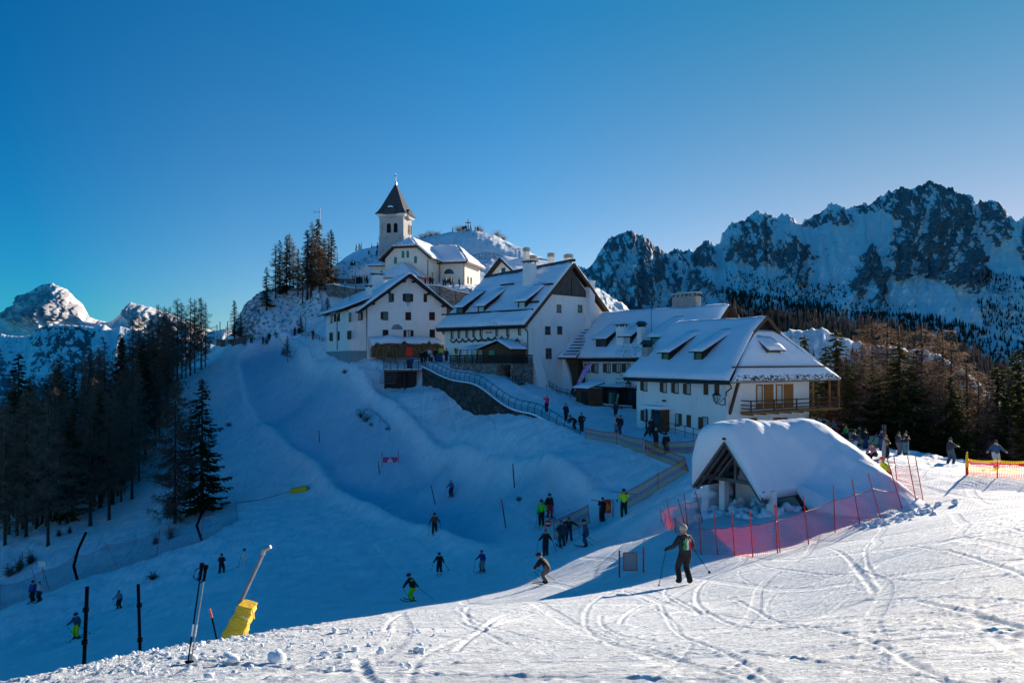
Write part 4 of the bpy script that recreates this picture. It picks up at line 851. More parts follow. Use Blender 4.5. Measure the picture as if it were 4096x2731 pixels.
# tower
ft = Fr((-27.15, 151, 0), -11); s_ = 5.3
TW = thing('bell_tower', 'weathered church bell tower with arched belfry openings and flared shingle spire', 'tower', ft.O, ft.a)
ztop = 29.4; zst = 24.5
MB().box(0, s_, 0, s_, 10, zst).build('tower_wall', M['tower'], TW)
MB().box(.08, s_-.08, .08, s_-.08, zst+.25, ztop).build('belfry_wall', M['tower'], TW)
MB().box(-.08, s_+.08, -.08, s_+.08, zst, zst+.25).build('string_course', M['tower'], TW)
co_ = MB().box(-.25, s_+.25, -.25, s_+.25, ztop-.45, ztop-.2).box(-.45, s_+.45, -.45, s_+.45, ztop-.2, ztop)
h_ = s_/2
for k in range(4):
    Rm = Matrix.Translation((h_, h_, 0)) @ Matrix.Rotation(k*math.pi/2, 4, 'Z') @ Matrix.Translation((-h_, -h_, 0))
    pr = [(h_+1.5*math.cos(j*math.pi/12), ztop-.3+1.35*math.sin(j*math.pi/12)) for j in range(13)]
    co_.prism(pr, lambda a, z: Rm @ Vector((a, -.5, z)), lambda a, z: Rm @ Vector((a, .8, z)))
co_.build('cornice', M['whitestone'], TW)
pf = MB()
for k in range(4):
    Rm = Matrix.Translation((h_, h_, 0)) @ Matrix.Rotation(k*math.pi/2, 4, 'Z') @ Matrix.Translation((-h_, -h_, 0))
    pf.prism([(h_+1.15*math.cos(j*math.pi/12), ztop-.75+1.4*math.sin(j*math.pi/12)) for j in range(13)], lambda a, z: Rm @ Vector((a, -.53, z)), lambda a, z: Rm @ Vector((a, .02, z)))
pf.build('tympanum', M['tower'], TW)
prof = [(3.35, ztop+.02), (2.95, ztop+.45), (2.45, ztop+1.3), (2.0, ztop+2.3), (1.0, ztop+4.6), (.12, ztop+6.6)]
sp = MB(); rings = [[(h_+a*w, h_+b*w, z) for a, b in ((-1,-1),(1,-1),(1,1),(-1,1))] for w, z in prof]
sp.add([p for r in rings for p in r], [tuple(i*4+k for k in (0,))+(i*4+1, i*4+5, i*4+4) for i in range(0)]); fs = []
for i in range(len(prof)-1):
    for k in range(4): fs.append((i*4+k, i*4+(k+1) % 4, (i+1)*4+(k+1) % 4, (i+1)*4+k))
sp.f += fs+[(3, 2, 1, 0), tuple(len(prof)*4-4+k for k in range(4))]
for k in range(4):
    Rm = Matrix.Translation((h_, h_, 0)) @ Matrix.Rotation(k*math.pi/2, 4, 'Z') @ Matrix.Translation((-h_, -h_, 0))
    sp.prism([(h_+1.55*math.cos(j*math.pi/12), ztop-.15+1.4*math.sin(j*math.pi/12)) for j in range(13)], lambda a, z: Rm @ Vector((a, -.62, z)), lambda a, z: Rm @ Vector((a, 1.6, z)))
SP = sp.build('spire', M['shingle'], TW)
(MB().tube([(h_+1.0*math.cos(j*math.pi/6), -.5, ztop+1.25*math.sin(j*math.pi/6)+.2) for j in range(2, 5)], .16, 6)).build('snow_patch', M['snow'], TW)
ob = MB(); n = 8
for i in range(1, 6):
    pass
MB().tube([(h_, h_, ztop+6.45), (h_, h_, ztop+6.65), (h_, h_, ztop+6.9), (h_, h_, ztop+7.1)], .2, 10).build('gilded_ball', M['gold'], TW)
(MB().bar((h_, h_, ztop+7.1), (h_, h_, ztop+8.9), .08).bar((h_-.42, h_+.08, ztop+8.3), (h_+.42, h_-.08, ztop+8.3), .08).tube([(h_-.2, h_, ztop+8.3), (h_, h_, ztop+8.5), (h_+.2, h_, ztop+8.3), (h_, h_, ztop+8.1), (h_-.2, h_, ztop+8.3)], .025)).build('cross', M['metal'], TW)
for r in ((1128,421,1157,488),(1176,419,1203,485)): window(TW, ft, 'f', .08, q1(*r), arch=True, fm='tower', pm='black', name='belfry_opening')
for r in ((1276,432,1286,498),(1292,436,1301,500)): window(TW, ft, 'r', s_-.08, q1(*r), arch=True, fm='tower', pm='black', name='belfry_opening')
# banner by the church
def onside(fr, kind, off, r, name, m, parent=None, t=.04):
    (a0, a1, z0, z1), T = fr.rect(kind, off, r); d = MB(); bx(d, T, a0, a1, z0, z1, .02, .02+t); return d.build(name, m, parent)
bn = onside(fe, 'r', 8.86, q6(1003,562,1018,650), 'banner', mat('banner_cloth', (.25, .35, .12), .8, .5, 2)); bn.matrix_world = Matrix.Translation(fe.O) @ Matrix.Rotation(fe.a, 4, 'Z'); tag(bn, 'tall green and yellow banner hanging on the church side wall', 'banner')
# houses behind the hostel
def small_house(px, D, w, L, z0, zE, zR, deg, label, chs):
    fr = Fr(P(px, 300, D)*1.0, deg); fr.O.z = 0; h = thing('mountain_house', label, 'house', fr.O, fr.a, None)
    MB().prism([(0, z0), (w, z0), (w, zE), (w/2, zR-.1), (0, zE)], lambda a, z: (a, 0, z), lambda a, z: (a, L, z)).build('wall', M['cream'], h)
    s = (zR-zE)/(w/2); 
    roof(h, [(-.7, L, zE-.7*s), (-.7, -.9, zE-.7*s), (w/2, -.9, zR), (w/2, L, zR)], .18, .32, seed=px); roof(h, [(w+.7, -.9, zE-.7*s), (w+.7, L, zE-.7*s), (w/2, L, zR), (w/2, -.9, zR)], .18, .32, seed=px+1)
    (MB().bar((-.7, -.92, zE-.7*s), (w/2, -.92, zR), .1, .3).bar((w+.7, -.92, zE-.7*s), (w/2, -.92, zR), .1, .3)).build('bargeboard', M['dark'], h)
    MB().box(w/2-.5, w/2+.5, -.05, .0, zE-.4, zE+.7).build('window', M['glass'], h)
    for (u, v, zt, w2) in chs: chimney(h, u, v, zR-2, zt, w2, w2, 'slats', 'cream')
    return h
small_house(486, 134, 3.8, 9, 9, 13.9, 15.9, -28, 'snow covered house with dark gable behind the hostel ridge', [])
small_house(492, 126, 6.2, 12, 8, 14.4, 16.6, -50, 'low snowy house behind the hostel with square chimneys', [(5.2, 3.2, 17.9, .8)])
small_house(512, 128, 7.5, 9, 8, 12.8, 15.2, -60, 'house with banded chimney caps half hidden behind the hostel ridge', [(2.2, 2.5, 17.0, 1.3), (5.4, 4.5, 17.2, .8), (9.2, 5.5, 16.6, 1.0)])
def ground_poly(pts, name=None): return [foot(*p) for p in pts]
# ------------------------------------------------------------ stone walls of the terraces
def stone_wall(label, pts, h, th, m='stone', cap=True, name='stone_wall', down=1.2):
    t = thing(name, label, 'wall', pts[0]); o = pts[0]; a = MB(); b = MB()
    for p, q in zip(pts[:-1], pts[1:]):
        d = (q-p); d.z = 0; d.normalize(); n = Vector((-d.y, d.x, 0))*th/2; p = p-o; q = q-o
        dn = Vector((0, 0, down)); up = Vector((0, 0, h)); c2 = Vector((0, 0, .12)); ov = n*1.3
        a.hexa([p-n-dn, q-n-dn, q+n-dn, p+n-dn, p-n+up, q-n+up, q+n+up, p+n+up])
        b.hexa([p-ov+up, q-ov+up, q+ov+up, p+ov+up, p-ov+up+c2, q-ov+up+c2, q+ov+up+c2, p+ov+up+c2])
    a.build('masonry', M[m], t)
    if cap: b.build('snow_cap', M['snow'], t)
    return t
stone_wall('rubble stone terrace wall below the church entrance', [P(427,297,131), P(440,298,130), P(455,303,131), P(471,306,134)], 2.2, .6, down=2)
stone_wall('curved low stone wall at the pilgrims terrace left of the church', [P(327,289,150), P(334,288.5,148), P(345,291,146), P(356,293,145), P(366,293,146)], .9, .5, down=1.5)
stone_wall('short snow capped stone wall behind the pilgrims terrace', [P(333,283,158), P(350,283,160), P(362,281,163)], 1.0, .5)
# ------------------------------------------------------------ retaining wall and road railing
def rail_pt(t):   # arc length along RAIL
    for (x1, y1), (x2, y2) in zip(RAIL[:-1], RAIL[1:]):
        L = math.hypot(x2-x1, y2-y1)
        if t <= L: return Vector((x1+(x2-x1)*t/L, y1+(y2-y1)*t/L, 0)), Vector((y2-y1, -(x2-x1), 0)).normalized()
        t -= L
    return Vector((*RAIL[-1], 0)), Vector((1, 0, 0))
def RRz(p): return float(RR(np.array([p.x]), np.array([p.y]))[0])
def RLz(p): return float(RL(np.array([p.x]), np.array([p.y]))[0])
seg0 = math.hypot(5.2, 1.6)+math.hypot(4.1, 1.4)+math.hypot(3.6, 1.6)   # index of (-12.6,100.6)
RW = thing('retaining_wall', 'dark stone retaining wall under the snowy road railing', 'wall'); a = MB(); prev = None; b = MB()
for i in range(61):
    t = seg0+1.5+i*.55; p, n = rail_pt(t)
    if n.x > 0: n = -n
    zt = RRz(p)+.02; zl = RLz(p+n*.8)-1.0
    q = p+n*.42; c = (Vector((q.x, q.y, zl)), Vector((q.x, q.y, zt)), Vector((p.x, p.y, zt)), Vector((p.x, p.y, zl)))
    e = (Vector((q.x, q.y, zt))+n*.1, Vector((q.x, q.y, zt+.16))+n*.1, Vector((p.x, p.y, zt+.16))-n*.05, Vector((p.x, p.y, zt))-n*.05)
    if prev: a.hexa([prev[0][0], c[0], c[3], prev[0][3], prev[0][1], c[1], c[2], prev[0][2]]); b.hexa([prev[1][0], e[0], e[3], prev[1][3], prev[1][1], e[1], e[2], prev[1][2]])
    prev = (c, e)
a.build('masonry', M['conc'], RW); b.build('snow_coping', M['snow'], RW)
RG = thing('road_railing', 'long dark metal railing running down the snowy road edge', 'railing')
posts = []; tops = []
t = seg0+.2; k = 0
pm_ = None
while t < seg0+48.5 and rail_pt(t)[0].y > 68.0:
    p, n = rail_pt(t)
    if n.x > 0: n = -n
    z = RRz(p); p.z = z
    pts = [p+n*.25+Vector((0, 0, -.1)), p+n*.28+Vector((0, 0, .75)), p+n*.12+Vector((0, 0, 1.08)), p-n*.1+Vector((0, 0, 1.15))]
    if pm_ is None or True:
        o = MB().tube(pts, .035, 5).build('post', M['metal'], RG)
    posts.append(pts); t += 1.32; k += 1
rr_ = MB()
for h, f in ((.25, 0), (.48, 0), (.7, 0), (1.1, 1)):
    rr_.tube([(pp[0].lerp(pp[1], (h+.1)/.85) if not f else pp[3]) for pp in posts], .028 if not f else .04, 5)
rr_.build('rails', M['metal'], RG)
def railing(label, pts, h=1.0, rails=(.5, .95), r=.03, step=1.5, m='metal', name='metal_railing', cat='railing', rr=None, group=None):
    t = thing(name, label, cat, pts[0], 0, group); o = pts[0]; L = 0; out = []
    for p, q in zip(pts[:-1], pts[1:]):
        d = (q-p).length; n = max(1, int(d/step))
        for i in range(n): out.append(p.lerp(q, i/n))
    out.append(pts[-1])
    for p in out: MB().tube([p-o-Vector((0, 0, .1)), p-o+Vector((0, 0, h))], r, 5).build('post', M[m], t)
    rb = MB()
    for hh in rails: rb.tube([p-o+Vector((0, 0, hh)) for p in out], rr or r*.85, 5)
    rb.build('rail', M[m], t); return t
# lookout deck with stairs
z = -1.5; x0, x1, y0, y1 = -17.2, -11.6, 99.2, 101.6
DK = thing('lookout_deck', 'raised wooden lookout deck with railings and stairs below the gabled house', 'deck')
MB().box(x0, x1, y0, y1, z-.2, z).build('deck_floor', M['grey_wood'], DK); MB().box(x0+.05, x1-.05, y0+.05, y1, z+.003, z+.12).build('snow_cover', M['snow'], DK)
pp_ = MB()
for x in (x0+.2, -14.4, x1-.2):
    pp_ = MB(); g_ = RLz(Vector((x, y0+.2, 0))); pp_.box(x-.14, x+.14, y0+.06, y0+.34, min(g_-1, z-2.4), z-.2); pp_.build('support_post', M['dark'], DK)
MB().box(x0+.1, x1-1.4, y0+.5, y1-.2, z-3, z-.25).build('underside_boards', M['dark'], DK)
for k in range(6): MB().box(x0-.3-.0*k, x0+1.9, y0-.35-.28*k, y0-.1-.28*k, z-.3-.3*k, z-.22-.3*k).build('stair_step', M['grey_wood'], DK)
rb = MB()
for h in (.25, .5, .75, 1.0):
    rb.bar((x0, y0+.05, z+h), (x1, y0+.05, z+h), .05, .07); rb.bar((x0, y0+.05, z+h), (x0, y1, z+h), .05, .07)
for i in range(7): rb.box(x0+i*(x1-x0)/6-.04, x0+i*(x1-x0)/6+.04, y0, y0+.1, z, z+1.05)
rb.build('deck_railing', M['metal'], DK)
# firewood pile with snowy tarpaulin
logm = NT('log_ends'); v = logm.coord(); logm = logm.done(logm.ramp(logm.noise(v, 2.5, 5, .7), [(.3, (.08, .05, .03)), (.5, (.25, .15, .08)), (.7, (.45, .29, .16))]), None, .85, .2)
WP = thing('firewood_pile', 'long stack of split firewood under a snow laden tarpaulin', 'firewood', (0, 0, 0)); a = MB()
wp = [Vector((-19.9, 104.4, 0)), Vector((-19.5, 103.3, 0)), Vector((-16, 104.6, 0)), Vector((-12.6, 106.2, 0)), Vector((-10.1, 107.5, 0))]
def lp(t):
    t *= len(wp)-1; i = min(int(t), len(wp)-2); return wp[i].lerp(wp[i+1], t-i)
for i in range(74):
    p = lp(i/73); zb_ = .15
    hgt = 2.15+.25*math.sin(i*.23)
    for j in range(int(hgt/.155)):
        r = rnd.uniform(.06, .10); q = Vector((p.x+rnd.uniform(-.05, .05), p.y+rnd.uniform(-.08, .08), zb_+.1+j*.155)); a.tube([q, q+Vector((.15, .9, 0))], r, 5)
a.build('logs', logm, WP)
nx, ny = 60, 10; V_ = []
for j in range(ny):
    for i in range(nx):
        p = lp(i/(nx-1)); s = j/(ny-1); zz = .15+2.2+.75*float(fbm(np.array([i*.12]), np.array([j*.3]), 4, 5)[0])-(.42 if j == 0 else 0)*(0.3+1.4*float(vn(np.array([i*.45]), np.array([1.]), 2)[0]))
        zz -= 1.0*max(0, .12-i/(nx-1))*4+max(0, i/(nx-1)-.93)*5; V_.append((p.x-.4*s, p.y-.5+1.7*s, zz+.5*s))
tp = MB().add(V_, [(j*nx+i, j*nx+i+1, (j+1)*nx+i+1, (j+1)*nx+i) for j in range(ny-1) for i in range(nx-1)]).build('tarpaulin', M['snow'], WP, True)
md = tp.modifiers.new('s', 'SOLIDIFY'); md.thickness = .25; md.offset = -1
# kiosk terrace of the hostel
p0 = fb.hit(450, 362, (0, -3.6, 0), (0, 1, 0)); p1 = fb.hit(512.5, 363, (0, -3.6, 0), (0, 1, 0)); zt = p1.z
KT = thing('stone_terrace', 'rubble stone terrace with plank railing in front of the hostel', 'terrace', fb.O, fb.a)
MB().box(p0.x, p1.x-2.6, -3.6, -.02, -7, zt-.15).box(p1.x-.35, p1.x, -3.6, -.02, -7, zt-.15).build('masonry', M['stone'], KT)
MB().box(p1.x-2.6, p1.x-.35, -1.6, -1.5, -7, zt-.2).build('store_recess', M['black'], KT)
MB().box(p0.x-.1, p1.x+.1, -3.75, -.02, zt-.147, zt).build('terrace_floor', M['grey_wood'], KT)
rb = MB()
for h in (.15, .4, .65, .95): rb.box(p0.x, p1.x, -3.7, -3.64, zt+h-.09, zt+h+.09); rb.box(p1.x, p1.x+.05, -3.6, -.1, zt+h-.09, zt+h+.09)
for i in range(9): u = p0.x+(p1.x-p0.x)*i/8; rb.box(u-.05, u+.05, -3.63, -3.53, zt, zt+1.05)
rb.build('plank_railing', M['dark'], KT)
kx0 = fb.hit(425+.12755*448, 350, (0, -2.9, 0), (0, 1, 0)).x; kx1 = fb.hit(425+.12755*672, 350, (0, -2.9, 0), (0, 1, 0)).x; kz = zt+1.75
KK = thing('wooden_kiosk', 'small dark wooden kiosk with snowy gable roof on the hostel terrace', 'kiosk', fb.O, fb.a)
MB().prism([(kx0, zt), (kx1, zt), (kx1, kz), ((kx0+kx1)/2+.6, kz+.85), (kx0, kz)], lambda a, z: (a, -2.9, z), lambda a, z: (a, -.3, z)).build('wall', M['brown'], KK)
MB().box(kx0+1.3, kx0+2.3, -2.96, -2.9, zt+.9, zt+1.6).build('window', M['glass'], KK)
km = (kx0+kx1)/2+.6; roof(KK, [(kx0-.5, -.2, kz-.05), (kx0-.5, -3.4, kz-.05), (km, -3.4, kz+.95), (km, -.2, kz+.95)], .1, .2, seed=61); roof(KK, [(kx1+.4, -3.4, kz-.1), (kx1+.4, -.2, kz-.1), (km, -.2, kz+.95), (km, -3.4, kz+.95)], .1, .2, seed=62)
lx0 = fb.hit(425+.12755*270, 350, (0, -2.9, 0), (0, 1, 0)).x; roof(KK, [(lx0, -3.2, kz-.1), (kx0-.6, -3.2, kz-.1), (kx0-.6, -.3, kz+.4), (lx0, -.3, kz+.4)], .1, .16, seed=63, name='side_roof')
for u in (lx0+.2, kx0-.8): MB().box(u-.06, u+.06, -3.1, -2.98, zt, kz-.1).build('roof_post', M['dark'], KK)
skicol = [(.8,.8,.8),(.55,.75,.05),(.02,.02,.02),(.05,.3,.5),(.6,.1,.08),(.7,.55,.05)]
skm = [mat('ski_paint_%s' % n, c, .4, .1, 8, 0, .5) for n, c in zip(('white','lime','black','blue','red','yellow'), skicol)]
u = p0.x+.3; k = 0
while u < kx0-.1:
    o = MB().box(0, .09, 0, .03, 0, 1.5+.1*(k % 4)).build('leaning_ski', skm[(k*7+k//3) % 6], None); o.location = fb.world((u, -3.45, zt+.05)); o.rotation_euler = (math.radians(-8), math.radians((k*13) % 9-4), fb.a)
    tag(o, '%s ski leaning in the row on the hostel terrace' % ('white','lime green','black','blue','red','yellow')[(k*7+k//3) % 6], 'ski', 'skis leaning on the hostel terrace'); u += .16+.05*((k*5) % 4); k += 1
# open crate cart, a-board, shed
p = foot(425+.12755*735, 237.5+.12755*1148, 88); CT = thing('ski_cart', 'open metal crate standing on sled runners below the hostel corner', 'cart', p, -.6); b_ = MB()
for zz in (.35, .65, .95): b_.box(-.7, .7, -.4, -.36, zz, zz+.07); b_.box(-.7, .7, .36, .4, zz, zz+.07)
b_.box(-.7, .7, -.4, .4, .2, .28); [b_.box(x-.04, x+.04, y-.04, y+.04, .2, 1.1) for x in (-.66, .66) for y in (-.36, .36)]; b_.build('crate', M['metal'], CT)
MB().box(-.9, .9, -.35, -.25, .0, .1).box(-.9, .9, .25, .35, 0, .1).box(-.5, -.4, -.3, .3, .1, .2).box(.4, .5, -.3, .3, .1, .2).build('runner', M['dark'], CT)
p = foot(225+.1435*1493, 162.5+.1435*1392, 104); AB = thing('a_board', 'dark blue advertising board standing on the road by the gabled house', 'sign board', p)
MB().hexa([(-.45,-.3,.1),(.45,-.3,.1),(.45,-.26,.1),(-.45,-.26,.1),(-.45,-.02,1.25),(.45,-.02,1.25),(.45,.02,1.25),(-.45,.02,1.25)]).build('panel', mat('blue_board', (.01, .04, .11), .5, .2), AB); MB().bar((-.42, .3, 0), (-.42, 0, 1.2), .04).bar((.42, .3, 0), (.42, 0, 1.2), .04).build('stand', M['metal'], AB)
p = foot(425+.12755*1235, 237.5+.12755*1310, 86); SH = thing('wooden_shed', 'low dark wooden shed with snowy roof beside the inn', 'shed', p, fc.a)
MB().box(-1.1, 1.2, 0, 2, -1.5, 1.9).build('wall', M['brown'], SH); roof(SH, [(-1.3, -.4, 1.85), (1.4, -.4, 1.85), (1.4, 2.2, 2.5), (-1.3, 2.2, 2.5)], .1, .22, seed=71); MB().box(-.2, .9, -.04, 0, -1, 1.6).build('door', M['dark'], SH)
railing('dark railing of the ramp between hostel and inn', [foot(546.5, 386.5, 88), foot(560, 381, 89), foot(574, 377, 91)], .95, (.45, .9), .035, 1.3)
railing('low railing along the lower edge of the inn ramp', [foot(546.5, 389, 86), foot(558, 394, 86), foot(570, 398, 86)], .6, (.55,), .03, 1.6)
railing('dark metal railing sloping beside the hotel porch', [foot(666, 432, 70), foot(685, 436, 67), foot(702, 441, 65)], 1.0, (.45, .95), .03, 1.5)
# stacked rock and low wall in front of the inn door
stone_wall('low dry stone wall at the edge of the inn forecourt', [foot(603, 407, 86), foot(616, 408, 85), foot(630, 409, 84)], .35, .6)
# feather flag
nf = NT('feather_flag_cloth'); vv = nf.coord(scale=(4, 4, 4)); ck = nf.node('ShaderNodeTexVoronoi'); ck.inputs['Scale'].default_value = 1.6; nf.l.new(vv, ck.inputs['Vector'])
hs2 = nf.node('ShaderNodeSeparateColor'); nf.l.new(ck.outputs['Color'], hs2.inputs[0]); nf = nf.done(nf.ramp(hs2.outputs[0], [(0, (.10, .12, .45)), (.35, (.35, .2, .5)), (.6, (.3, .4, .7)), (.85, (.6, .25, .2)), (1, (.75, .75, .8))]), None, .8, .2)
p = foot(569.5, 400.8, 84); FL = thing('feather_flag', 'leaning blue and purple checked feather flag by the inn', 'flag', p)
pole = [Vector((0, 0, 0)), Vector((.5, 0, 1.2)), Vector((1.0, 0, 2.5)), Vector((1.5, 0, 3.6)), Vector((1.95, 0, 4.3)), Vector((2.3, 0, 4.5)), Vector((2.55, 0, 4.35))]; MB().tube(pole, .025, 5).build('pole', M['metal'], FL)
ed = [(.45,1.1),(.95,1.5),(1.35,2.2),(1.8,3.0),(2.3,3.75),(2.62,4.25),(2.3,4.5),(1.95,4.32),(1.5,3.62),(1.0,2.5)]; MB().prism(ed, lambda a, z: (a, -.02, z), lambda a, z: (a, .0, z)).build('flag_cloth', nf, FL)
# ============================================================ snow buried shrine in front of the hotel
fg = Fr((9.70, 38.2, 0), -55)
SR = thing('wayside_shelter', 'small white shelter with weathered timber gable nearly buried in deep snow', 'shelter', fg.O, fg.a)
pk = 1.95; zp = -4.02; ze = -6.44; sl_ = (zp-ze)/pk; gz = -9.5
def zroof(u): return zp-abs(u-pk)*sl_
MB().box(.35, 4.1, 2.4, 8, gz, ze+.15).build('wall', M['white'], SR)
MB().prism([(.35, ze+.15), (4.1, ze+.15), (3.9, zroof(3.9)-.2), (pk, zp-.25), (.35, zroof(.35)-.2)], lambda a, z: (a, 2.4, z), lambda a, z: (a, 2.6, z)).build('gable_wall', M['white'], SR)
MB().box(2.9, 4.11, 2.36, 2.4, gz, ze+.1).build('door_recess', M['plinth'], SR)
for u, v in ((.7, 1.03), (4.05, .35)): MB().box(u-.17, u+.17, v-.17, v+.17, gz, ze+.18).build('pillar', M['white'], SR)
MB().box(3.95, 4.15, 2.41, 3.6, gz, ze+.1).build('side_wall', M['cement'], SR)
rf = MB()
for sg, ue in ((-1, 0-.05), (1, 4.05)):
    rf.hexa([(pk, -.4, zp-.08), (ue, -.4, zroof(ue)-.08), (ue, 8, zroof(ue)-.08), (pk, 8, zp-.08), (pk, -.4, zp), (ue, -.4, zroof(ue)), (ue, 8, zroof(ue)), (pk, 8, zp)])
rf.hexa([(4.05, 2.3, zroof(4.05)-.08), (5.15, 2.3, zroof(5.15)-.08), (5.15, 8, zroof(5.15)-.08), (4.05, 8, zroof(4.05)-.08), (4.05, 2.3, zroof(4.05)), (5.15, 2.3, zroof(5.15)), (5.15, 8, zroof(5.15)), (4.05, 8, zroof(4.05))])
rf.build('roof', M['dark'], SR)
tb = MB()
for y in (-.42, -.12):
    for ue in (-.1, 4.12): tb.bar((pk, y, zp-.02-.1*(y > -.3)), (ue, y, zroof(ue)-.0-.1*(y > -.3)), .14, .2)
tb.build('verge_rafter', M['grey_wood'], SR); tb = MB()
for y in (.5, 1.3): 
    for ue in (.15, 3.9): tb.bar((pk, y, zp-.2), (ue, y, zroof(ue)-.18), .12, .14)
tb.build('rafter', M['grey_wood'], SR)
MB().bar((.2, .55, ze+.32), (3.9, .35, ze+.36), .17, .18).build('tie_beam', M['grey_wood'], SR)
MB().bar((pk, .4, ze+.4), (pk, .4, zp-.2), .14).bar((.9, .4, ze+.45), (pk, .4, zp-.75), .12).bar((3.1, .4, ze+.45), (pk, .4, zp-.75), .12).build('truss_strut', M['grey_wood'], SR)
MB().bar((.5, -.3, ze+.42), (.5, 4, ze+.42), .2).bar((3.95, -.3, ze+.1), (3.95, 3, ze+.1), .2).build('wall_plate', M['grey_wood'], SR)
MB().bar((4.1, 2.28, zroof(4.1)), (5.25, 2.28, zroof(5.25)-.05), .16, .2).build('verge_board', M['dark'], SR)
MB().tube([(pk, -.5, zp+.02), (pk, -.28, zp+.05)], .14, 8).build('moss_patch', mat('moss', (.05, .055, .01), .9, .5, 20, .5), SR)
# deep snow: top and bottom sheets
us = np.concatenate([np.linspace(-1.6, -.2, 16), np.linspace(-.1, 4.6, 46), np.linspace(4.7, 10.5, 44)]); vs = np.concatenate([np.linspace(-.5, 2.4, 30), np.linspace(2.5, 13.5, 74)])
Ug, Vg = np.meshgrid(us, vs); du = Ug-pk
lump = (fbm(Ug*.7+3, Vg*.7, 4, 71)-.5)*.5+(ridged(Ug*.5, Vg*.9, 3, 79)-.5)*.10+(fbm(Ug*3, Vg*3, 4, 75)-.5)*.06
left = .10*du**2+np.clip(-du-1.45, 0, 9)**2*3.2
dc = np.clip(du, 0, 2.15); right = 1.42*(np.sqrt(dc**2+.3)-.55)+.13*dc**2+np.clip(du-2.15, 0, 9)*.22; gent = .66*(np.sqrt(du**2+.6)-.77)+.04*np.clip(du-5, 0, 9); tb_ = np.clip((Vg-2.2)/3.6, 0, 1); tb_ = tb_*tb_*(3-2*tb_); right = right*(1-tb_)+gent*tb_
zt_ = -3.22-np.where(du < 0, left, right)-np.clip(Vg-6.3, 0, 9)**1.5*.42+lump
grooves = np.clip((Ug-3.0)/2, 0, 1)*np.clip((Vg-5)/2, 0, 1)*(ridged(Vg*.9+Ug*.12, Ug*.05, 3, 77)-.6)*.16; zt_ = zt_+grooves
fr_ = np.clip((Vg+.5)/.55, 0, 1); zt_ = zt_-(1-np.sqrt(1-(1-fr_)**2*.98))*.55
flare = np.clip((Ug-8.2)/2, 0, 1); 
xw = fg.O.x+fg.u.x*Ug+fg.w.x*Vg; yw = fg.O.y+fg.u.y*Ug+fg.w.y*Vg; zg = H0(xw, yw)
# keep the porch open: under the front right corner the snow ends on the roof edge
por = (Vg < 2.3) & (Ug > 4.08); zt_ = np.where(por, -99, zt_)
lf = (Vg < .75) & (Ug < -.12); zt_ = np.where(lf, -99, zt_)
zr_ = np.where((Ug > -.12) & (Ug < 4.1) & (Vg < 8.05), zp-np.abs(du)*sl_+.012, np.where((Ug >= 4.1) & (Ug < 5.2) & (Vg > 2.3) & (Vg < 8.05), zp-np.abs(du)*sl_+.012, zg-.6))
nu_, nv_ = len(us), len(vs); ok = zt_ > -50
top = np.maximum(zt_, zg-.6); top = np.where(ok, np.maximum(top, zr_+.05), 0)
top = np.where(ok & (zr_ > zg) , np.maximum(zt_, zr_+.12), top)
VV = np.concatenate([np.stack([Ug, Vg, top], -1).reshape(-1, 3), np.stack([Ug, Vg, zr_], -1).reshape(-1, 3)]); fsn = []; cell = np.zeros((nv_-1, nu_-1), bool)
for j in range(nv_-1):
    for i in range(nu_-1):
        cell[j, i] = ok[j, i] and ok[j, i+1] and ok[j+1, i] and ok[j+1, i+1]
N_ = nu_*nv_
for j in range(nv_-1):
    for i in range(nu_-1):
        if not cell[j, i]: continue
        k = j*nu_+i; fsn.append((k, k+1, k+1+nu_, k+nu_)); fsn.append((N_+k, N_+k+nu_, N_+k+1+nu_, N_+k+1))
        if j == 0 or not cell[j-1, i]: fsn.append((k+1, k, N_+k, N_+k+1))
        if j == nv_-2 or not cell[j+1, i]: fsn.append((k+nu_, k+nu_+1, N_+k+nu_+1, N_+k+nu_))
        if i == 0 or not cell[j, i-1]: fsn.append((k, k+nu_, N_+k+nu_, N_+k))
        if i == nu_-2 or not cell[j, i+1]: fsn.append((k+nu_+1, k+1, N_+k+1, N_+k+nu_+1))
sc_ = MB(); sc_.v = [tuple(v) for v in VV]; sc_.f = fsn; SCAP = sc_.build('snow_cap', snow_mat('deep_roof_snow', .8), SR, True)
# chunks of fallen snow inside and below the porch
def lumps(name, pts, m='snow', parent=None):
    b = MB()
    for (x, y, z, r) in pts:
        n = 9; base = len(b.v); sq = rnd.uniform(.5, .9)
        for i in range(n+1):
            th = math.pi*i/n
            for k in range(n+2):
                ph = 2*math.pi*k/(n+2); rr = r*(1+.75*(float(vn(np.array([x*3+math.cos(ph)*math.sin(th)*1.4]), np.array([y*3+math.sin(ph)*math.sin(th)*1.4+math.cos(th)]), 3)[0])-.5)*2)
                b.v.append((x+rr*math.sin(th)*math.cos(ph), y+rr*math.sin(th)*math.sin(ph), z+rr*math.cos(th)*sq))
        m_ = n+2
        for i in range(n):
            for k in range(m_): b.f.append((base+i*m_+k, base+(i+1)*m_+k, base+(i+1)*m_+(k+1) % m_, base+i*m_+(k+1) % m_))
    return b.build(name, M[m], parent, True)
pl = []
MB().prism([(4.13, gz), (5.12, gz), (5.12, zroof(5.12)-.1), (4.13, zroof(4.13)-.1)], lambda a, z: (a, 2.34, z), lambda a, z: (a, 2.39, z)).build('opening_shade_panel', M['black'], SR)  # black panel stands in for the shaded interior under the low roof
for k in range(80):
    u = rnd.uniform(-.8, 4.3); v = rnd.uniform(-.4, 2.2); w_ = fg.world((u, v, 0)); pl.append((w_.x, w_.y, H(w_.x, w_.y)+rnd.uniform(-.1, .25)+(.4 if u < 2.5 and v > 1 else 0), rnd.uniform(.12, .36)))
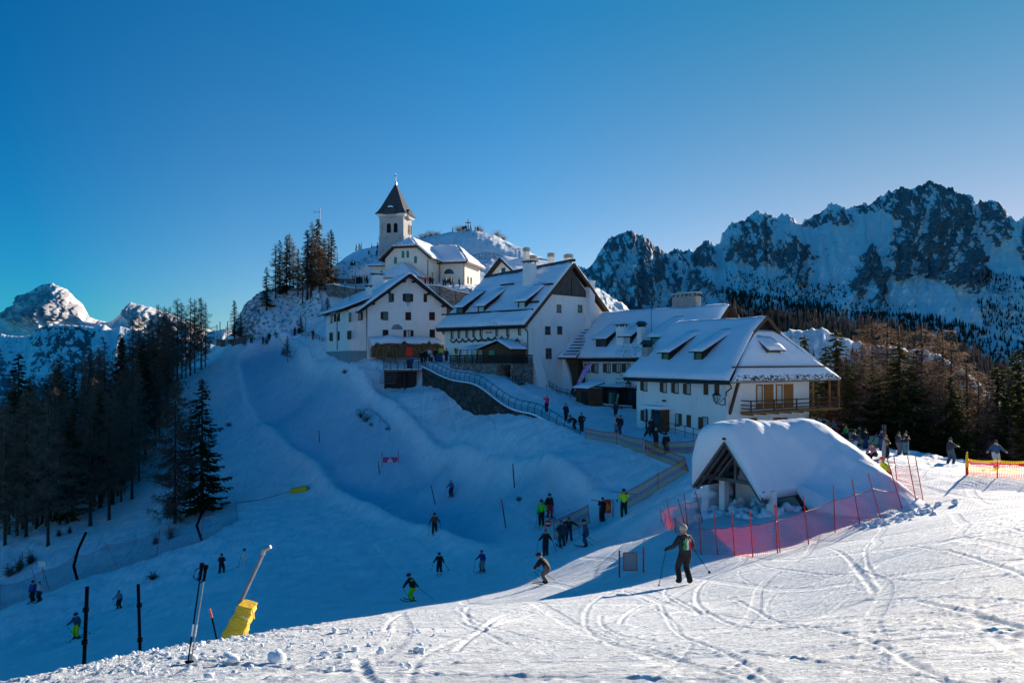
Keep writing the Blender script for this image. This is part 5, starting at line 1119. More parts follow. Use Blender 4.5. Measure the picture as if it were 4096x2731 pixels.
for k in range(26):
    u = rnd.uniform(-1.5, -.4); v = rnd.uniform(.8, 5); w_ = fg.world((u, v, 0)); pl.append((w_.x, w_.y, H(w_.x, w_.y)+rnd.uniform(0, 1.6), rnd.uniform(.4, .7)))
tag(lumps('snow_heap', pl), 'heaps of fallen snow blocks around the shelter pillars', 'snow heap')
pl = []
for k in range(240):
    x = rnd.uniform(-6.4, -1.0); y = rnd.uniform(7.4, 12) ; r = rnd.uniform(.01, .04)*rnd.uniform(.5, 1.2); pl.append((x, y, H(x, y)+.02+.03*rnd.random(), r))
for q in ((-3.3,8.7,.085),(-2.7,8.5,.09),(-3.9,9.0,.06),(-2.2,8.7,.05)): pl.append((q[0], q[1], H(q[0], q[1])+.06, q[2]))
for k in range(60):
    t = rnd.random(); p = P(860+60*t, 0, 31+4*t); x = p.x+rnd.uniform(-1.4, 1.4); y = p.y+rnd.uniform(-1.5, .4); pl.append((x, y, H(x, y)+.03, rnd.uniform(.05, .16)))
o = lumps('snow_chunks', pl); tag(o, kind='stuff')
# ============================================================ nets, poles, signs
def netmat(name, bands, cell=.09, thr=.2, trans=1.0):
    """bands: list of (start height fraction, colour)"""
    t = NT(name); au = t.node('ShaderNodeAttribute', attribute_name='nu'); av = t.node('ShaderNodeAttribute', attribute_name='nv'); af = t.node('ShaderNodeAttribute', attribute_name='nf')
    def g(a): return t.math('LESS_THAN', t.math('FRACT', t.math('MULTIPLY', a, 1/cell)), thr)
    m = t.math('MAXIMUM', g(au.outputs['Fac']), g(av.outputs['Fac']))
    r = t.node('ShaderNodeValToRGB'); r.color_ramp.interpolation = 'CONSTANT'; e = r.color_ramp.elements
    while len(e) < len(bands): e.new(.5)
    for k, (p, c) in enumerate(bands): e[k].position = p; e[k].color = (*c, 1)
    t.l.new(af.outputs['Fac'], r.inputs[0]); t.l.new(r.outputs[0], t.b.inputs['Base Color']); t.b.inputs['Roughness'].default_value = .6
    tr = t.node('ShaderNodeBsdfTransparent'); mx = t.node('ShaderNodeMixShader'); t.l.new(t.math('MULTIPLY', m, trans), mx.inputs[0]); t.l.new(tr.outputs[0], mx.inputs[1])
    tl = t.node('ShaderNodeBsdfTranslucent'); t.l.new(r.outputs[0], tl.inputs[0]); ad = t.node('ShaderNodeMixShader'); ad.inputs[0].default_value = .4; t.l.new(t.b.outputs[0], ad.inputs[1]); t.l.new(tl.outputs[0], ad.inputs[2])
    t.l.new(ad.outputs[0], mx.inputs[2]); t.l.new(mx.outputs[0], t.out.inputs[0]); return t.m
RED = (.65, .015, .02)
M['rednet'] = netmat('red_safety_mesh', [(0, RED)], .085, .13); M['pole_red'] = mat('red_plastic_pole', (.55, .02, .02), .45, .15, 10, 0, .5)
M['yp'] = netmat('yellow_purple_mesh', [(0, (.60, .02, .08)), (.08, (.62, .38, .03)), (.36, (.45, .03, .18)), (.62, (.62, .38, .03)), (.88, (.60, .02, .08))], .10, .34)
M['yr'] = netmat('yellow_red_mesh', [(0, (.85, .55, .02)), (.06, (.7, .08, .05)), (.3, (.85, .55, .02)), (.6, (.75, .02, .02)), (.84, (.85, .55, .02))], .075, .3)
M['bluenet'] = netmat('dark_fine_mesh', [(0, (.08, .05, .12)), (.9, (.25, .03, .08))], .13, .17)
def net(label, tops, bots, m, nseg=14, parent_name='safety_net', sag=.12, group=None, posts=None, pr=.022, pm='pole_red', belly=.1, cat='net'):
    """tops / bots: world points at successive posts"""
    o0 = bots[0]; t = thing(parent_name, label, cat, o0, 0, group)
    V = []; A = []; B = []; C = []; nr = 8; L = 0; cols = []
    for k in range(len(tops)-1):
        for i in range(nseg+(1 if k == len(tops)-2 else 0)):
            s = i/nseg; cols.append((tops[k].lerp(tops[k+1], s)-Vector((0, 0, sag*4*s*(1-s))), bots[k].lerp(bots[k+1], s), s))
    out = []; d = (bots[-1]-bots[0]); nn = Vector((-d.y, d.x, 0)).normalized(); prev = None
    for (a, b, s) in cols:
        if prev is not None: L += (a-prev).length
        prev = a
        for j in range(nr+1):
            f = j/nr; p = b.lerp(a, f)+nn*belly*math.sin(math.pi*f)*4*s*(1-s)*math.sin(L*1.7+f*2); V.append(p-o0); A.append(L); B.append(f*(a-b).length); C.append(f)
    n = len(cols); fs = [(i*(nr+1)+j, (i+1)*(nr+1)+j, (i+1)*(nr+1)+j+1, i*(nr+1)+j+1) for i in range(n-1) for j in range(nr)]
    me = bpy.data.meshes.new('mesh_panel'); me.from_pydata([tuple(v) for v in V], [], fs); me.update()
    for nm, a in (('nu', A), ('nv', B), ('nf', C)): at = me.attributes.new(nm, 'FLOAT', 'POINT'); at.data.foreach_set('value', a)
    me.materials.append(m); ob = bpy.data.objects.new('mesh_panel', me); COL.objects.link(ob); ob.parent = t
    rp = MB(); rp.tube([a-o0 for a, b, s in cols], .012, 4); rp.build('edge_rope', M[pm], t)
    for (b, a) in (posts or [(b, a) for a, b in zip(tops, bots)]):
        MB().tube([b-o0-Vector((0, 0, .15)), a-o0+(a-b)*.06], pr, 6).build('net_pole', M[pm], t)
    return t
UP = Vector((0, 0, 1))
def zz5(x, y): return 625+.1382*x, 400+.1382*y
def post5(x, yb, xt, yt, D): b = foot(*zz5(x, yb), D); px, py = zz5(xt, yt); return b, P(px, py, b.y)
fp = [post5(445,1075,448,870,33), post5(553,1122,537,845,31.5), post5(677,1130,645,843,30.5), post5(798,1133,772,820,30), post5(927,1135,904,812,29.5), post5(1107,1107,1084,770,29.5), post5(1125,1100,1094,772,29.5), post5(1333,1040,1292,708,30), post5(1522,955,1508,628,31), post5(1706,908,1646,592,32), post5(1860,862,1765,546,33.5), post5(2015,788,1900,432,35)]
def nettop(b, t, f=.72): return b.lerp(t, f)
net('long red safety net on leaning poles in front of the snow buried shelter', [nettop(b, t) if k != 11 else b.lerp(t, .36) for k, (b, t) in enumerate(fp)], [b+UP*.05 for b, t in fp], M['rednet'], posts=[(b, t) for b, t in fp], sag=.05)
rp_ = [post5(2015,788,1900,432,35), post5(1985,700,1948,420,38), post5(2115,748,2048,424,36), post5(2160,712,2104,424,37.5)]
net('red safety net with tall poles standing at the right end of the shelter', [nettop(b, t, .86) for b, t in rp_], [b+UP*.05 for b, t in rp_], M['rednet'], posts=rp_[1:], sag=.08)
lp_ = [post5(265,905,258,780,41), post5(343,950,303,720,40), post5(460,948,430,690,41), post5(445,925,385,720,42), post5(570,895,513,670,44)]
net('red safety net closing the left side of the shelter', [nettop(b, t, .8) for b, t in (lp_[0], lp_[1], lp_[2], lp_[4])], [b+UP*.05 for b, t in (lp_[0], lp_[1], lp_[2], lp_[4])], M['rednet'], posts=lp_, sag=.06)
net('short red net joining the shelter fence corner', [nettop(*post5(295,905,290,812,40), .9), nettop(*post5(365,970,362,840,36), .9), nettop(*fp[0], .8)], [post5(295,905,290,812,40)[0], post5(365,970,362,840,36)[0], fp[0][0]], M['rednet'], sag=.05)
def pc(x, y): return 325+.1594*x, 425+.1594*y
def postc(x, yb, yt, D, xt=None): b = foot(*pc(x, yb), D); px, py = pc(xt or x, yt); return b, P(px, py, b.y)
A1 = [postc(1632,75,15,68), postc(1830,115,42,64), postc(1988,178,82,59,2000)]
net('yellow and purple striped net leading from the road railing past the hotel', [a for b, a in A1], [b for b, a in A1], M['yp'], sag=.1)
A2 = [postc(2000,178,90,58,2008), postc(2284,290,200,54,2255)]
net('yellow and purple striped net running down to the net corner', [a for b, a in A2], [b for b, a in A2], M['yp'], sag=.06)
A3 = [postc(2286,290,200,54,2256), postc(2090,408,300,52.5), postc(1890,530,412,51)]
net('yellow and purple striped net dropping from the corner to the lift line', [a for b, a in A3], [b for b, a in A3], M['yp'], sag=.05)
A4 = [postc(2010,178,92,58), (foot(697, 452, 58), foot(697, 452, 58)+UP*1.3)]
net('yellow and purple striped net between the two people and the no boarding sign', [a for b, a in A4], [b for b, a in A4], M['yp'], sag=.12)
A5 = [postc(1440,712,597,46,1432), postc(1662,607,497,50,1650)]
net('short purple and yellow net behind the group of waiting skiers', [a for b, a in A5], [b for b, a in A5], M['yp'], sag=.06)
def p4_(x, y): return 800+.09524*x, 387.5+.09524*y
E = [(foot(*p4_(1752, 935), 40), 0), (foot(*p4_(2072, 955), 39), 0), (foot(*p4_(2420, 965), 38), 0), (foot(1070, 482, 36), 0)]
net('yellow and red safety net at the right edge of the slope', [b+UP*1.06 for b, _ in E], [b+UP*.03 for b, _ in E], M['yr'], sag=.1)
PD = thing('padded_post', 'yellow and red wrapped end post of the right hand net', 'post', E[0][0]); MB().tube([(0, 0, -.1), (0, 0, .55)], .07, 8).build('red_wrap', mat('red_wrap_mat', (.6, .03, .01), .6), PD); MB().tube([(0, 0, .56), (0, 0, 1.1), (.02, 0, 1.38)], .085, 8, .04).build('yellow_wrap', mat('yellow_wrap_mat', (.85, .5, .01), .6), PD)
# big net along the lower edge of the piste on the left
def pb(x, y): return .1564*x, 437.5+.1564*y
T_ = [((-300,1010),(-300,1190),66), ((0,940),(0,1095),66), ((270,845),(300,985),67), ((475,750),(495,905),68), ((680,680),(760,835),69), ((1020,590),(1000,757),70), ((1300,490),(1285,668),72), ((1510,405),(1522,530),76)]
tp_ = []; bt_ = []
for a, b, D in T_: g = foot(*pb(*b), D); bt_.append(g); px, py = pb(*a); tp_.append(P(px, py, g.y+1.0))
net('very long dark mesh safety net along the lower left edge of the piste', tp_, bt_, M['bluenet'], posts=[], sag=.35, belly=.2, nseg=10)
M['darkpole'] = mat('dark_plastic_pole', (.004, .005, .008), 1.0, .2, 10, 0, .0); M['steel'] = mat('grey_steel', (.3, .3, .3), .4, .2, 6, .1, .5, .6)
for lab, pts, D in (('bent dark net pole near the two standing skiers', ((495,905),(470,820),(500,710),(550,602)), 68), ('bent dark net pole below the tall larch', ((1290,655),(1258,560),(1290,480),(1345,412)), 72)):
    g = foot(*pb(*pts[0]), D); o = MB().tube([P(*pb(*p), g.y)-g for p in pts], .12, 6).build('bent_pole', M['darkpole']); o.location = g; tag(o, lab, 'pole')
def pole(label, x0, y0, x1, y1, D, r=.025, m='darkpole', cat='pole', base=True, name='piste_pole', group=None, tip=None):
    g = foot(x0, y0, D) if base else P(x0, y0, D); t = P(x1, y1, g.y)
    if tip: 
        T = thing(name, label, cat, g, 0, group); k = (t-g)*.72; MB().tube([Vector((0, 0, -.2)), k], r, 6).build('shaft', M[m], T); MB().tube([k, t-g], r*1.15, 6).build('tip', M[tip], T); return T
    o = MB().tube([Vector((0, 0, -.2)), t-g], r, 7).build(name, M[m]); o.location = g; return tag(o, label, cat, group)
M['orange_p'] = mat('orange_plastic', (.75, .08, .02), .5, .1, 5, 0)
pole('thin piste marker pole at the upper bend left of the warning banner', 379.7, 473, 378, 460, 76, .045, tip='pole_red')
pole('red tipped piste marker pole above the brown jacket skier', 435.8, 504, 430.8, 484, 68, .045, tip='pole_red')
pole('dark piste marker pole in the middle of the run', 506, 526, 501.5, 499, 60, .045, tip='pole_red')
pole('blue marker pole standing on the snowbank', 514.5, 485.6, 512.8, 463, 62, .05, 'darkpole')
pole('small piste pole high on the run', 319.6, 441, 319, 430, 98, .05, tip='pole_red')
pole('slanted white topped pole near the left net', 49.4, 588, 42, 565, 62, .035, 'steel'); pole('leaning pole beside the two standing skiers', 38, 586, 31.5, 567, 62, .035, 'steel')
o = MB().box(-.3, .3, -.1, .1, -.2, .3).build('pole_box', M['whitestone']); o.location = P(42.4, 563.5, 62); tag(o, 'small white box mounted on the slanted pole by the left net', 'box')
pole('thick dark plastic pole at the far left of the near crest', 83.4, 663, 87.2, 586, 11.2, .028, 'darkpole'); pole('second dark plastic pole left of the planted ski poles', 140.6, 655, 138.2, 583.5, 12.3, .027, 'darkpole')
def ring(loc, r): return MB().tube([Vector(loc)+Vector((0, 0, -.03)), Vector(loc)+Vector((0, 0, .03))], r, 8)
for x, y, D in ((85.9,609,11.2),(84.6,641.5,11.2),(139.3,604.5,12.3),(140,639,12.3)): o = ring((0, 0, 0), .043).build('pole_clamp', M['darkpole']); o.location = P(x, y, D); tag(o, 'black clamp around the %s dark pole at %s' % ('first' if x < 100 else 'second', 'shoulder height' if y < 620 else 'knee height'), 'clamp')
# planted ski poles
g = foot(187.8, 664, 8.9); SPR = []
for k, (xb, yb, xt, yt) in enumerate(((187.2,664.5,202.0,564),(190.3,663,206,566))):
    b = P(xb, yb, 8.9+.03*k); b.z = H(b.x, b.y)-.03; t = P(xt, yt, b.y+.05); T = thing('ski_pole', ('planted black and white ski pole with hanging strap, left of a pair', 'planted grey ski pole with black grip, right of a pair')[k], 'ski pole', b); d = t-b
    MB().tube([Vector(), d*.86], .009, 8).build('shaft', M['darkpole' if k == 0 else 'steel'], T); MB().tube([d*.30, d*.42], .0105, 8).build('white_band', M['whitestone'], T); MB().tube([d*.855, d*.90, d*.99, d*1.01], .017, 8, .022).build('grip', M['darkpole'], T); MB().tube([d*.98, d*1.015], .028, 8).build('grip_head', M['darkpole'], T)
    MB().tube([d*.98, d*.95+Vector((-.07, 0, 0)), d*.88+Vector((-.085, 0, 0)), d*.84+Vector((-.03, 0, 0)), d*.90], .007, 5).build('strap', M['darkpole'], T); MB().tube([d*.045, d*.055], .035, 8).build('basket', M['darkpole'], T)
pole('slim red topped pole beside the yellow pad', 218.5, 640, 209.6, 608, 20, .022, 'darkpole', tip='orange_p', base=False)
# snow gun lance with yellow pad
b = P(229, 642, 19); t0 = P(238.5, 605, 19); t1 = P(262.5, 553.5, 19.6)
LN = thing('snow_lance', 'leaning grey snow making lance wrapped at its foot in a yellow pad', 'snow lance', b)
MB().tube([Vector(), t0-b, t1-b], .055, 10).build('lance_pipe', M['steel'], LN); MB().tube([t1-b, t1-b+Vector((.05, 0, .12)), t1-b+Vector((.22, 0, .2))], .075, 8, .05).build('nozzle_head', M['steel'], LN)
yp = NT('yellow_pad_vinyl'); v = yp.coord(); w = yp.node('ShaderNodeTexNoise'); w.inputs['Scale'].default_value = 3; w.inputs['Distortion'].default_value = 1.5; yp.l.new(yp.coord(scale=(1, 1, 2.5)), w.inputs['Vector']); yp = yp.done((.80, .50, .015), yp.bump(w.outputs['Fac'], .6, .08), .4, .4)
c = [P(238.6,604,18.7), P(252.5,607.5,18.6), P(241,640,18.4), P(216.5,643,18.5)]; c[2] = c[1].lerp(c[2], 1.25); c[3] = c[0].lerp(c[3], 1.25); dd_ = Vector((0, .42, 0))
nx, nz = 9, 14; V_ = []; 
for side in (0, 1):
    for j in range(nz):
        for i in range(nx):
            s = i/(nx-1); tt = j/(nz-1); p = c[3].lerp(c[0], tt).lerp(c[2].lerp(c[1], tt), s)+dd_*side; bul = .04*math.sin(math.pi*s)**.5 if 0 < s < 1 else 0; p = p+Vector((0, (-1 if side == 0 else 1)*bul, 0))+Vector((.02*math.sin(j*1.9), 0, 0)); V_.append(p-b)
n_ = nx*nz; fs = []
for j in range(nz-1):
    for i in range(nx-1): k = j*nx+i; fs += [(k, k+1, k+1+nx, k+nx), (n_+k, n_+k+nx, n_+k+1+nx, n_+k+1)]
    k = j*nx; fs += [(k, k+nx, n_+k+nx, n_+k)]; k = j*nx+nx-1; fs += [(k+nx, k, n_+k, n_+k+nx)]
for i in range(nx-1): k = (nz-1)*nx+i; fs += [(k, k+1, n_+k+1, n_+k)]; k = i; fs += [(k+1, k, n_+k, n_+k+1)]
pad = MB().add(V_, fs).build('yellow_pad', yp, LN, False)
MB().bar(c[1].lerp(c[2], .05)-b+Vector((0, .1, 0)), c[1].lerp(c[2], .05)-b+Vector((.03, .1, -.25)), .05, .01).build('pad_strap', yp, LN); MB().bar(c[1].lerp(c[2], .5)-b+Vector((0, .1, 0)), c[1].lerp(c[2], .5)-b+Vector((.05, .1, -.3)), .05, .01).build('pad_strap', yp, LN)
MB().bar(c[0].lerp(c[1], .3)-b+Vector((0, -.1, -.22)), c[0].lerp(c[1], .8)-b+Vector((0, -.12, -.25)), .012, .035).build('pad_print', M['whitestone'], LN)
# yellow cushion on cable
b = P(299.5, 489.5, 84); CB = thing('cable_cushion', 'yellow cushion strung on a sagging cable above the piste', 'cushion', b)
MB().tube([P(291.5,490.8,84)-b, P(307.5,488,84)-b], .42, 10).build('cushion', yp, CB); MB().tube([P(237,502,76)-b, P(262,499,79)-b, P(291,490.5,84)-b], .03, 4).tube([P(307,488,84)-b, P(322,483.5,86)-b], .03, 4).build('cable', M['darkpole'], CB)
MB().tube([P(309+1.8*math.cos(a), 489.5+1.8*math.sin(a), 84)-b for a in np.linspace(0, 6.3, 12)], .03, 4).build('cable_coil', M['darkpole'], CB)
# no entry sign
g = foot(552, 540, 46); NS = thing('no_entry_sign', 'round red no entry sign with white bar on a yellow pole', 'sign', g); cz = P(548.1, 522.6, g.y)-g
MB().tube([(0, 0, -.1), cz+Vector((-.02, .03, .4))], .03, 6).build('pole', mat('lime_pole', (.5, .6, .05), .5), NS); MB().tube([cz, cz+Vector((0, -.03, 0))], .235, 24).build('disc', mat('sign_red', (.7, .02, .02), .4, .05, 5, 0), NS); MB().box(cz.x-.17, cz.x+.17, cz.y-.045, cz.y-.032, cz.z-.045, cz.z+.045).build('white_bar', M['whitestone'], NS)
# no boarding sign
g = foot(696, 458, 56); NB = thing('prohibition_sign', 'small round red ringed prohibition sign on a red pole by the striped net', 'sign', g); cz = P(696.4, 441, g.y)-g
MB().tube([(0, 0, -.1), cz+UP*.45], .03, 6).build('pole', M['orange_p'], NB); MB().tube([cz, cz+Vector((0, -.03, 0))], .19, 20).build('disc', mat('sign_red2', (.6, .03, .02), .4, .05, 5, 0), NB); MB().tube([cz+Vector((0, -.032, 0)), cz+Vector((0, -.045, 0))], .14, 20).build('white_face', M['whitestone'], NB)
MB().bar(cz+Vector((-.1, -.055, .1)), cz+Vector((.1, -.055, -.1)), .03, .02).bar(cz+Vector((.02, -.05, .08)), cz+Vector((-.04, -.05, -.08)), .03, .01).build('symbol', M['darkpole'], NB)
# warning banner, framed panels
def framed(label, x0, yt0, yb0, x1, yt1, yb1, px0, py0, px1, py1, D, mfill, name='warning_banner', cat='banner', frame='pole_red', fw=.05, gl=True):
    b0, b1 = foot(x0, yb0, D), foot(x1, yb1, D); t = thing(name, label, cat, b0)
    for b, x, y in ((b0, x0, yt0), (b1, x1, yt1)): MB().tube([b-b0-UP*.1, P(x, y, b.y)-b0], .035, 6).build('pole', M['pole_red'], t)
    D2 = (b0.y+b1.y)/2; c = [P(px0, py1, D2)-b0, P(px1, py1, D2)-b0, P(px1, py0, D2)-b0, P(px0, py0, D2)-b0]
    m = MB(); [m.bar(c[k], c[(k+1) % 4], fw) for k in range(4)]; m.build('frame', M[frame], t); MB().add([p for p in c]+[p+Vector((0, .012, 0)) for p in c], [(0,1,2,3),(7,6,5,4)]).build('panel', mfill, t); return t, c
pinkm = mat('magenta_banner', (.42, .06, .25), .7, .15, 4, 0)
t, c = framed('pink warning banner with white triangle stretched between two poles', 382, 452, 465.5, 398.4, 450, 463, 382.4, 456, 398, 462.5, 78, pinkm, frame='whitestone', fw=.06)
mc = (c[0]+c[2])/2; MB().prism([(mc.x-.36, mc.z-.26), (mc.x+.36, mc.z-.26), (mc.x, mc.z+.32)], lambda a, z: (a, mc.y-.06, z), lambda a, z: (a, mc.y-.03, z)).build('warning_triangle', M['whitestone'], t)
text('!', .5, t, lambda a, z, o: (a, mc.y-.065-o, z), mc.x, mc.z-.02, M['darkpole'], 'exclamation_mark', out=.004)
t, c = framed('small red framed mesh panel between two poles in the sun', 619.4, 550, 578, 643.5, 546, 573, 623.6, 552, 637, 569.5, 28, netmat('grey_mesh', [(0, (.5, .5, .52))], .06, .12), 'mesh_panel_frame', 'panel', 'orange_p', .035)
MB().tube([P(619.4,555,28.5)-foot(619.4,578,28), P(623.6,553.5,28.5)-foot(619.4,578,28)], .008, 4).build('tie_cord', M['darkpole'], t)
t, c = framed('red framed sign with orange triangle behind the skier carrying skis', 599.5, 504, 519, 613, 498.5, 516, 605, 499, 610.6, 512, 56, mat('orange_red_panel', (.75, .05, .02), .5, .1, 5, 0), 'framed_sign', 'sign', 'orange_p', .06)
mc = (c[0]+c[2])/2; MB().prism([(mc.x-.13, mc.z-.35), (mc.x+.2, mc.z-.2), (mc.x-.05, mc.z+.3)], lambda a, z: (a, mc.y-.04, z), lambda a, z: (a, mc.y-.02, z)).build('orange_triangle', mat('orange_paint', (.85, .25, .02), .5), t)
# red bag like flag and timber fence at the top bend
g = foot(225+.1435*1284, 162.5+.1435*1385, 99); RS = thing('red_panel', 'bright red square panel hung on a post on the lookout deck', 'panel', P(409.3, 367, 100.5)); MB().tube([(0, 0, -.6), (0, 0, 2.9)], .04, 6).build('post', M['metal'], RS); MB().box(-.4, .45, -.08, -.04, 1.6, 2.75).build('cloth', mat('signal_red', (.8, .03, .01), .6, .1, 3, 0), RS)
fcp = [foot(216.5, 345, 142), foot(224, 346.5, 143), foot(233, 345.5, 144), foot(246, 342, 146)]
TF = thing('timber_fence', 'grey vertical board fence at the top of the piste', 'fence', fcp[0]); o = fcp[0]
for p, q in zip(fcp[:-1], fcp[1:]):
    n = int((q-p).length/.28)
    m = MB()
    for i in range(n): r = p.lerp(q, (i+.5)/n)-o; m.box(r.x-.12, r.x+.12, r.y-.04, r.y+.04, r.z-1.2, r.z+1.35+.06*((i*7) % 3))
    m.build('board_panel', M['grey_wood'], TF)
fs2 = MB()
pts = [foot(x, y, 200)+UP*0 for x, y in ((471,262),(479,259),(486,258),(494,259),(502,261),(511,262),(520,263))]
HF = thing('wooden_rail_fence', 'rustic wooden rail fence crossing the sunlit hillside', 'fence', pts[0]); o = pts[0]; m = MB()
for p in pts: MB().bar(p-o-UP*.2, p-o+UP*1.5, .14).bar(p-o+UP*1.2, p-o+Vector((.9, -.3, -.1)), .1).build('fence_post', M['brown'], HF)
for p, q in zip(pts[:-1], pts[1:]): m.bar(p-o+UP*1.45, q-o+UP*1.4, .13)
m.build('top_rail', M['brown'], HF)
g = foot(468.2, 231.5, 200); SX = thing('summit_cross', 'tall dark cross on the summit of the hill', 'cross', g); MB().box(-.11, .11, -.11, .11, 0, 3.4).box(-.8, .8, -.09, .09, 2.35, 2.55).build('cross_beams', M['metal'], SX); MB().box(-.5, .5, -.4, .4, -.4, .75).build('stone_base', M['stone'], SX)
def mast(label, x, yb, yt, D, r, arms=()):
    g = foot(x, yb, D, .7, 1.3); t = thing('mast', label, 'mast', g); top = P(x, yt, g.y)-g; MB().tube([(0, 0, -.3), top], r, 6).build('pole', M['steel'], t); m = MB()
    for (dz, w) in arms: m.bar(top+Vector((-w, 0, -dz)), top+Vector((w*.2, 0, -dz)), .07); m.bar(top+Vector((-w, 0, -dz-.5)), top+Vector((-w, 0, -dz+.5)), .06); m.bar(top+Vector((-w*.6, 0, -dz-.5)), top+Vector((-w*.6, 0, -dz+.5)), .06)
    if arms: m.build('antenna_arm', M['metal'], t)
    return t
mast('tall thin aerial mast rising behind the fir group', 319.7, 283, 207.5, 152, .09, ((.9, 1.3),))
mast('street lamp post at the right of the hill firs', 337.4, 268, 246.5, 158, .09, ((.1, .7),)); mast('lamp post on the pilgrims terrace', 355.5, 293, 263, 148, .08); mast('dark pole beside the trail below the rocks', 305.4, 338, 311, 138, .08)
for k, (x, y0, y1) in enumerate(((217,346,324),(220,346,321),(226,346,327),(227.5,346,321.5))): mast('thin net mast %s at the timber fence' % ('first','second','third','fourth')[k] if 0 else ('leftmost','second from left','third from left','rightmost')[k]+' of the thin masts behind the timber fence', x, y0, y1, 144, .09)
railing('railing of the curved pilgrims terrace', [P(327,288,149.5), P(334,287.5,147.5), P(345,290,145.5), P(356,292,144.5), P(366,292,145.5)], 1.2, (.6, 1.15), .05, 2)
railing('path railing beside the trail at the foot of the hill', [foot(302,337,136), foot(312,337,133), foot(322,342,128), foot(330,345,124)], 1.0, (.5, .95), .05, 2)
railing('short wooden railing at the firewood yard', [foot(374,357,102), foot(384,362,101.4), foot(396,364,101.6)], 1.0, (.3, .6, .95), .05, 1.5, 'brown')
g = foot(287, 340, 138); o = lumps('snow_shelf', [(g.x, g.y, g.z+.2, 1.6), (g.x+1.8, g.y, g.z+.1, 1.2)]); tag(o, 'low snowy mound where the trail meets the hill', 'snow mound')
# ============================================================ people
def cm(name, c, r=.75): return mat(name, c, r, .18, 6, .25, .3, 0, .01)
SKIN = cm('skin', (.50, .27, .17), .5); HAIRC = {}
CL = {}
def cloth(c):
    k = tuple(round(x, 3) for x in c)
    if k not in CL: CL[k] = cm('clothing', k)
    return CL[k]
def V(*a): return Vector(a)
def skeleton(pose):
    """joint positions in metres for a 1.75 m person facing +Y; x right"""
    g = dict(lean=0, crouch=0, st=.10, fwd=0, armL='down', armR='down', head=0, sit=False, twist=0, kneeL=0); g.update(pose)
    c = g['crouch']; L = g['lean']; hipz = .93-.28*c
    if g['sit']: hipz = .47
    P0 = V(0, -.12*c if not g['sit'] else 0, hipz)
    up = V(0, math.sin(L), math.cos(L))
    j = {'pelvis': P0, 'spine': P0+up*.22, 'chest': P0+up*.42, 'neck': P0+up*.57, 'headb': P0+up*.63+V(0, .02, 0), }
    hd = V(0, math.sin(L*.5+g['head']), math.cos(L*.5+g['head'])); j['headm'] = j['headb']+hd*.10; j['headt'] = j['headb']+hd*.19
    for s, nm in ((-1, 'L'), (1, 'R')):
        hip = P0+V(s*.10, 0, -.04)
        if g['sit']: knee = hip+V(s*.06, .42, .04); ank = V(s*.16, .62, .09); toe = ank+V(0, .17, -.03)
        else:
            st = g['st']; fw = g['fwd']*s; ank = V(s*st, fw, .09); mid = (hip+ank)/2; half = (hip-ank).length/2; ll = .44
            off = math.sqrt(max(0, ll*ll-half*half)); knee = mid+V(0, 1, .15).normalized()*max(off, .02); toe = ank+V(s*.02, .17, -.03)
        j['hip'+nm], j['knee'+nm], j['ank'+nm], j['toe'+nm] = hip, knee, ank, toe
        sh = j['neck']+V(s*.17, 0, -.06); a = g['arm'+nm]
        el, wr = {
         'down': (V(s*.08, -.03, -.28), V(s*.10, .06, -.53)), 'poles': (V(s*.14, .02, -.25), V(s*.24, .22, -.36)), 'wide': (V(s*.20, .0, -.20), V(s*.36, .12, -.34)),
         'phone': (V(s*.06, .12, -.24), V(-s*.04, .32, -.12)), 'hold': (V(s*.10, .05, -.27), V(-s*.02, .26, -.26)), 'hips': (V(s*.22, -.06, -.20), V(s*.06, .06, -.42)),
         'up': (V(s*.12, .16, -.06), V(s*.02, .24, .14)), 'fwd': (V(s*.06, .18, -.20), V(s*.04, .42, -.22)), 'back': (V(s*.10, -.14, -.24), V(s*.18, -.28, -.42)), 'low': (V(s*.06, .16, -.22), V(s*.02, .30, -.42)), 'shoulder': (V(s*.12, .12, -.20), V(s*.02, .16, .06)), 'out': (V(s*.24, .04, -.14), V(s*.46, .10, -.24))}[a]
        j['sh'+nm] = sh; j['el'+nm] = sh+el; j['wr'+nm] = sh+wr; d = (wr-el).normalized(); j['ha'+nm] = sh+wr+d*.09; j['hd'+nm] = d
    return j
RAD = dict(pelvis=(.215,.17), spine=(.205,.165), chest=(.25,.18), neck=(.10,.10), headb=(.08,.085), headm=(.105,.115), headt=(.08,.09), hip=.155, knee=.115, ank=.095, toe=.062, sh=.115, el=.088, wr=.068, ha=.055)
BC = {}
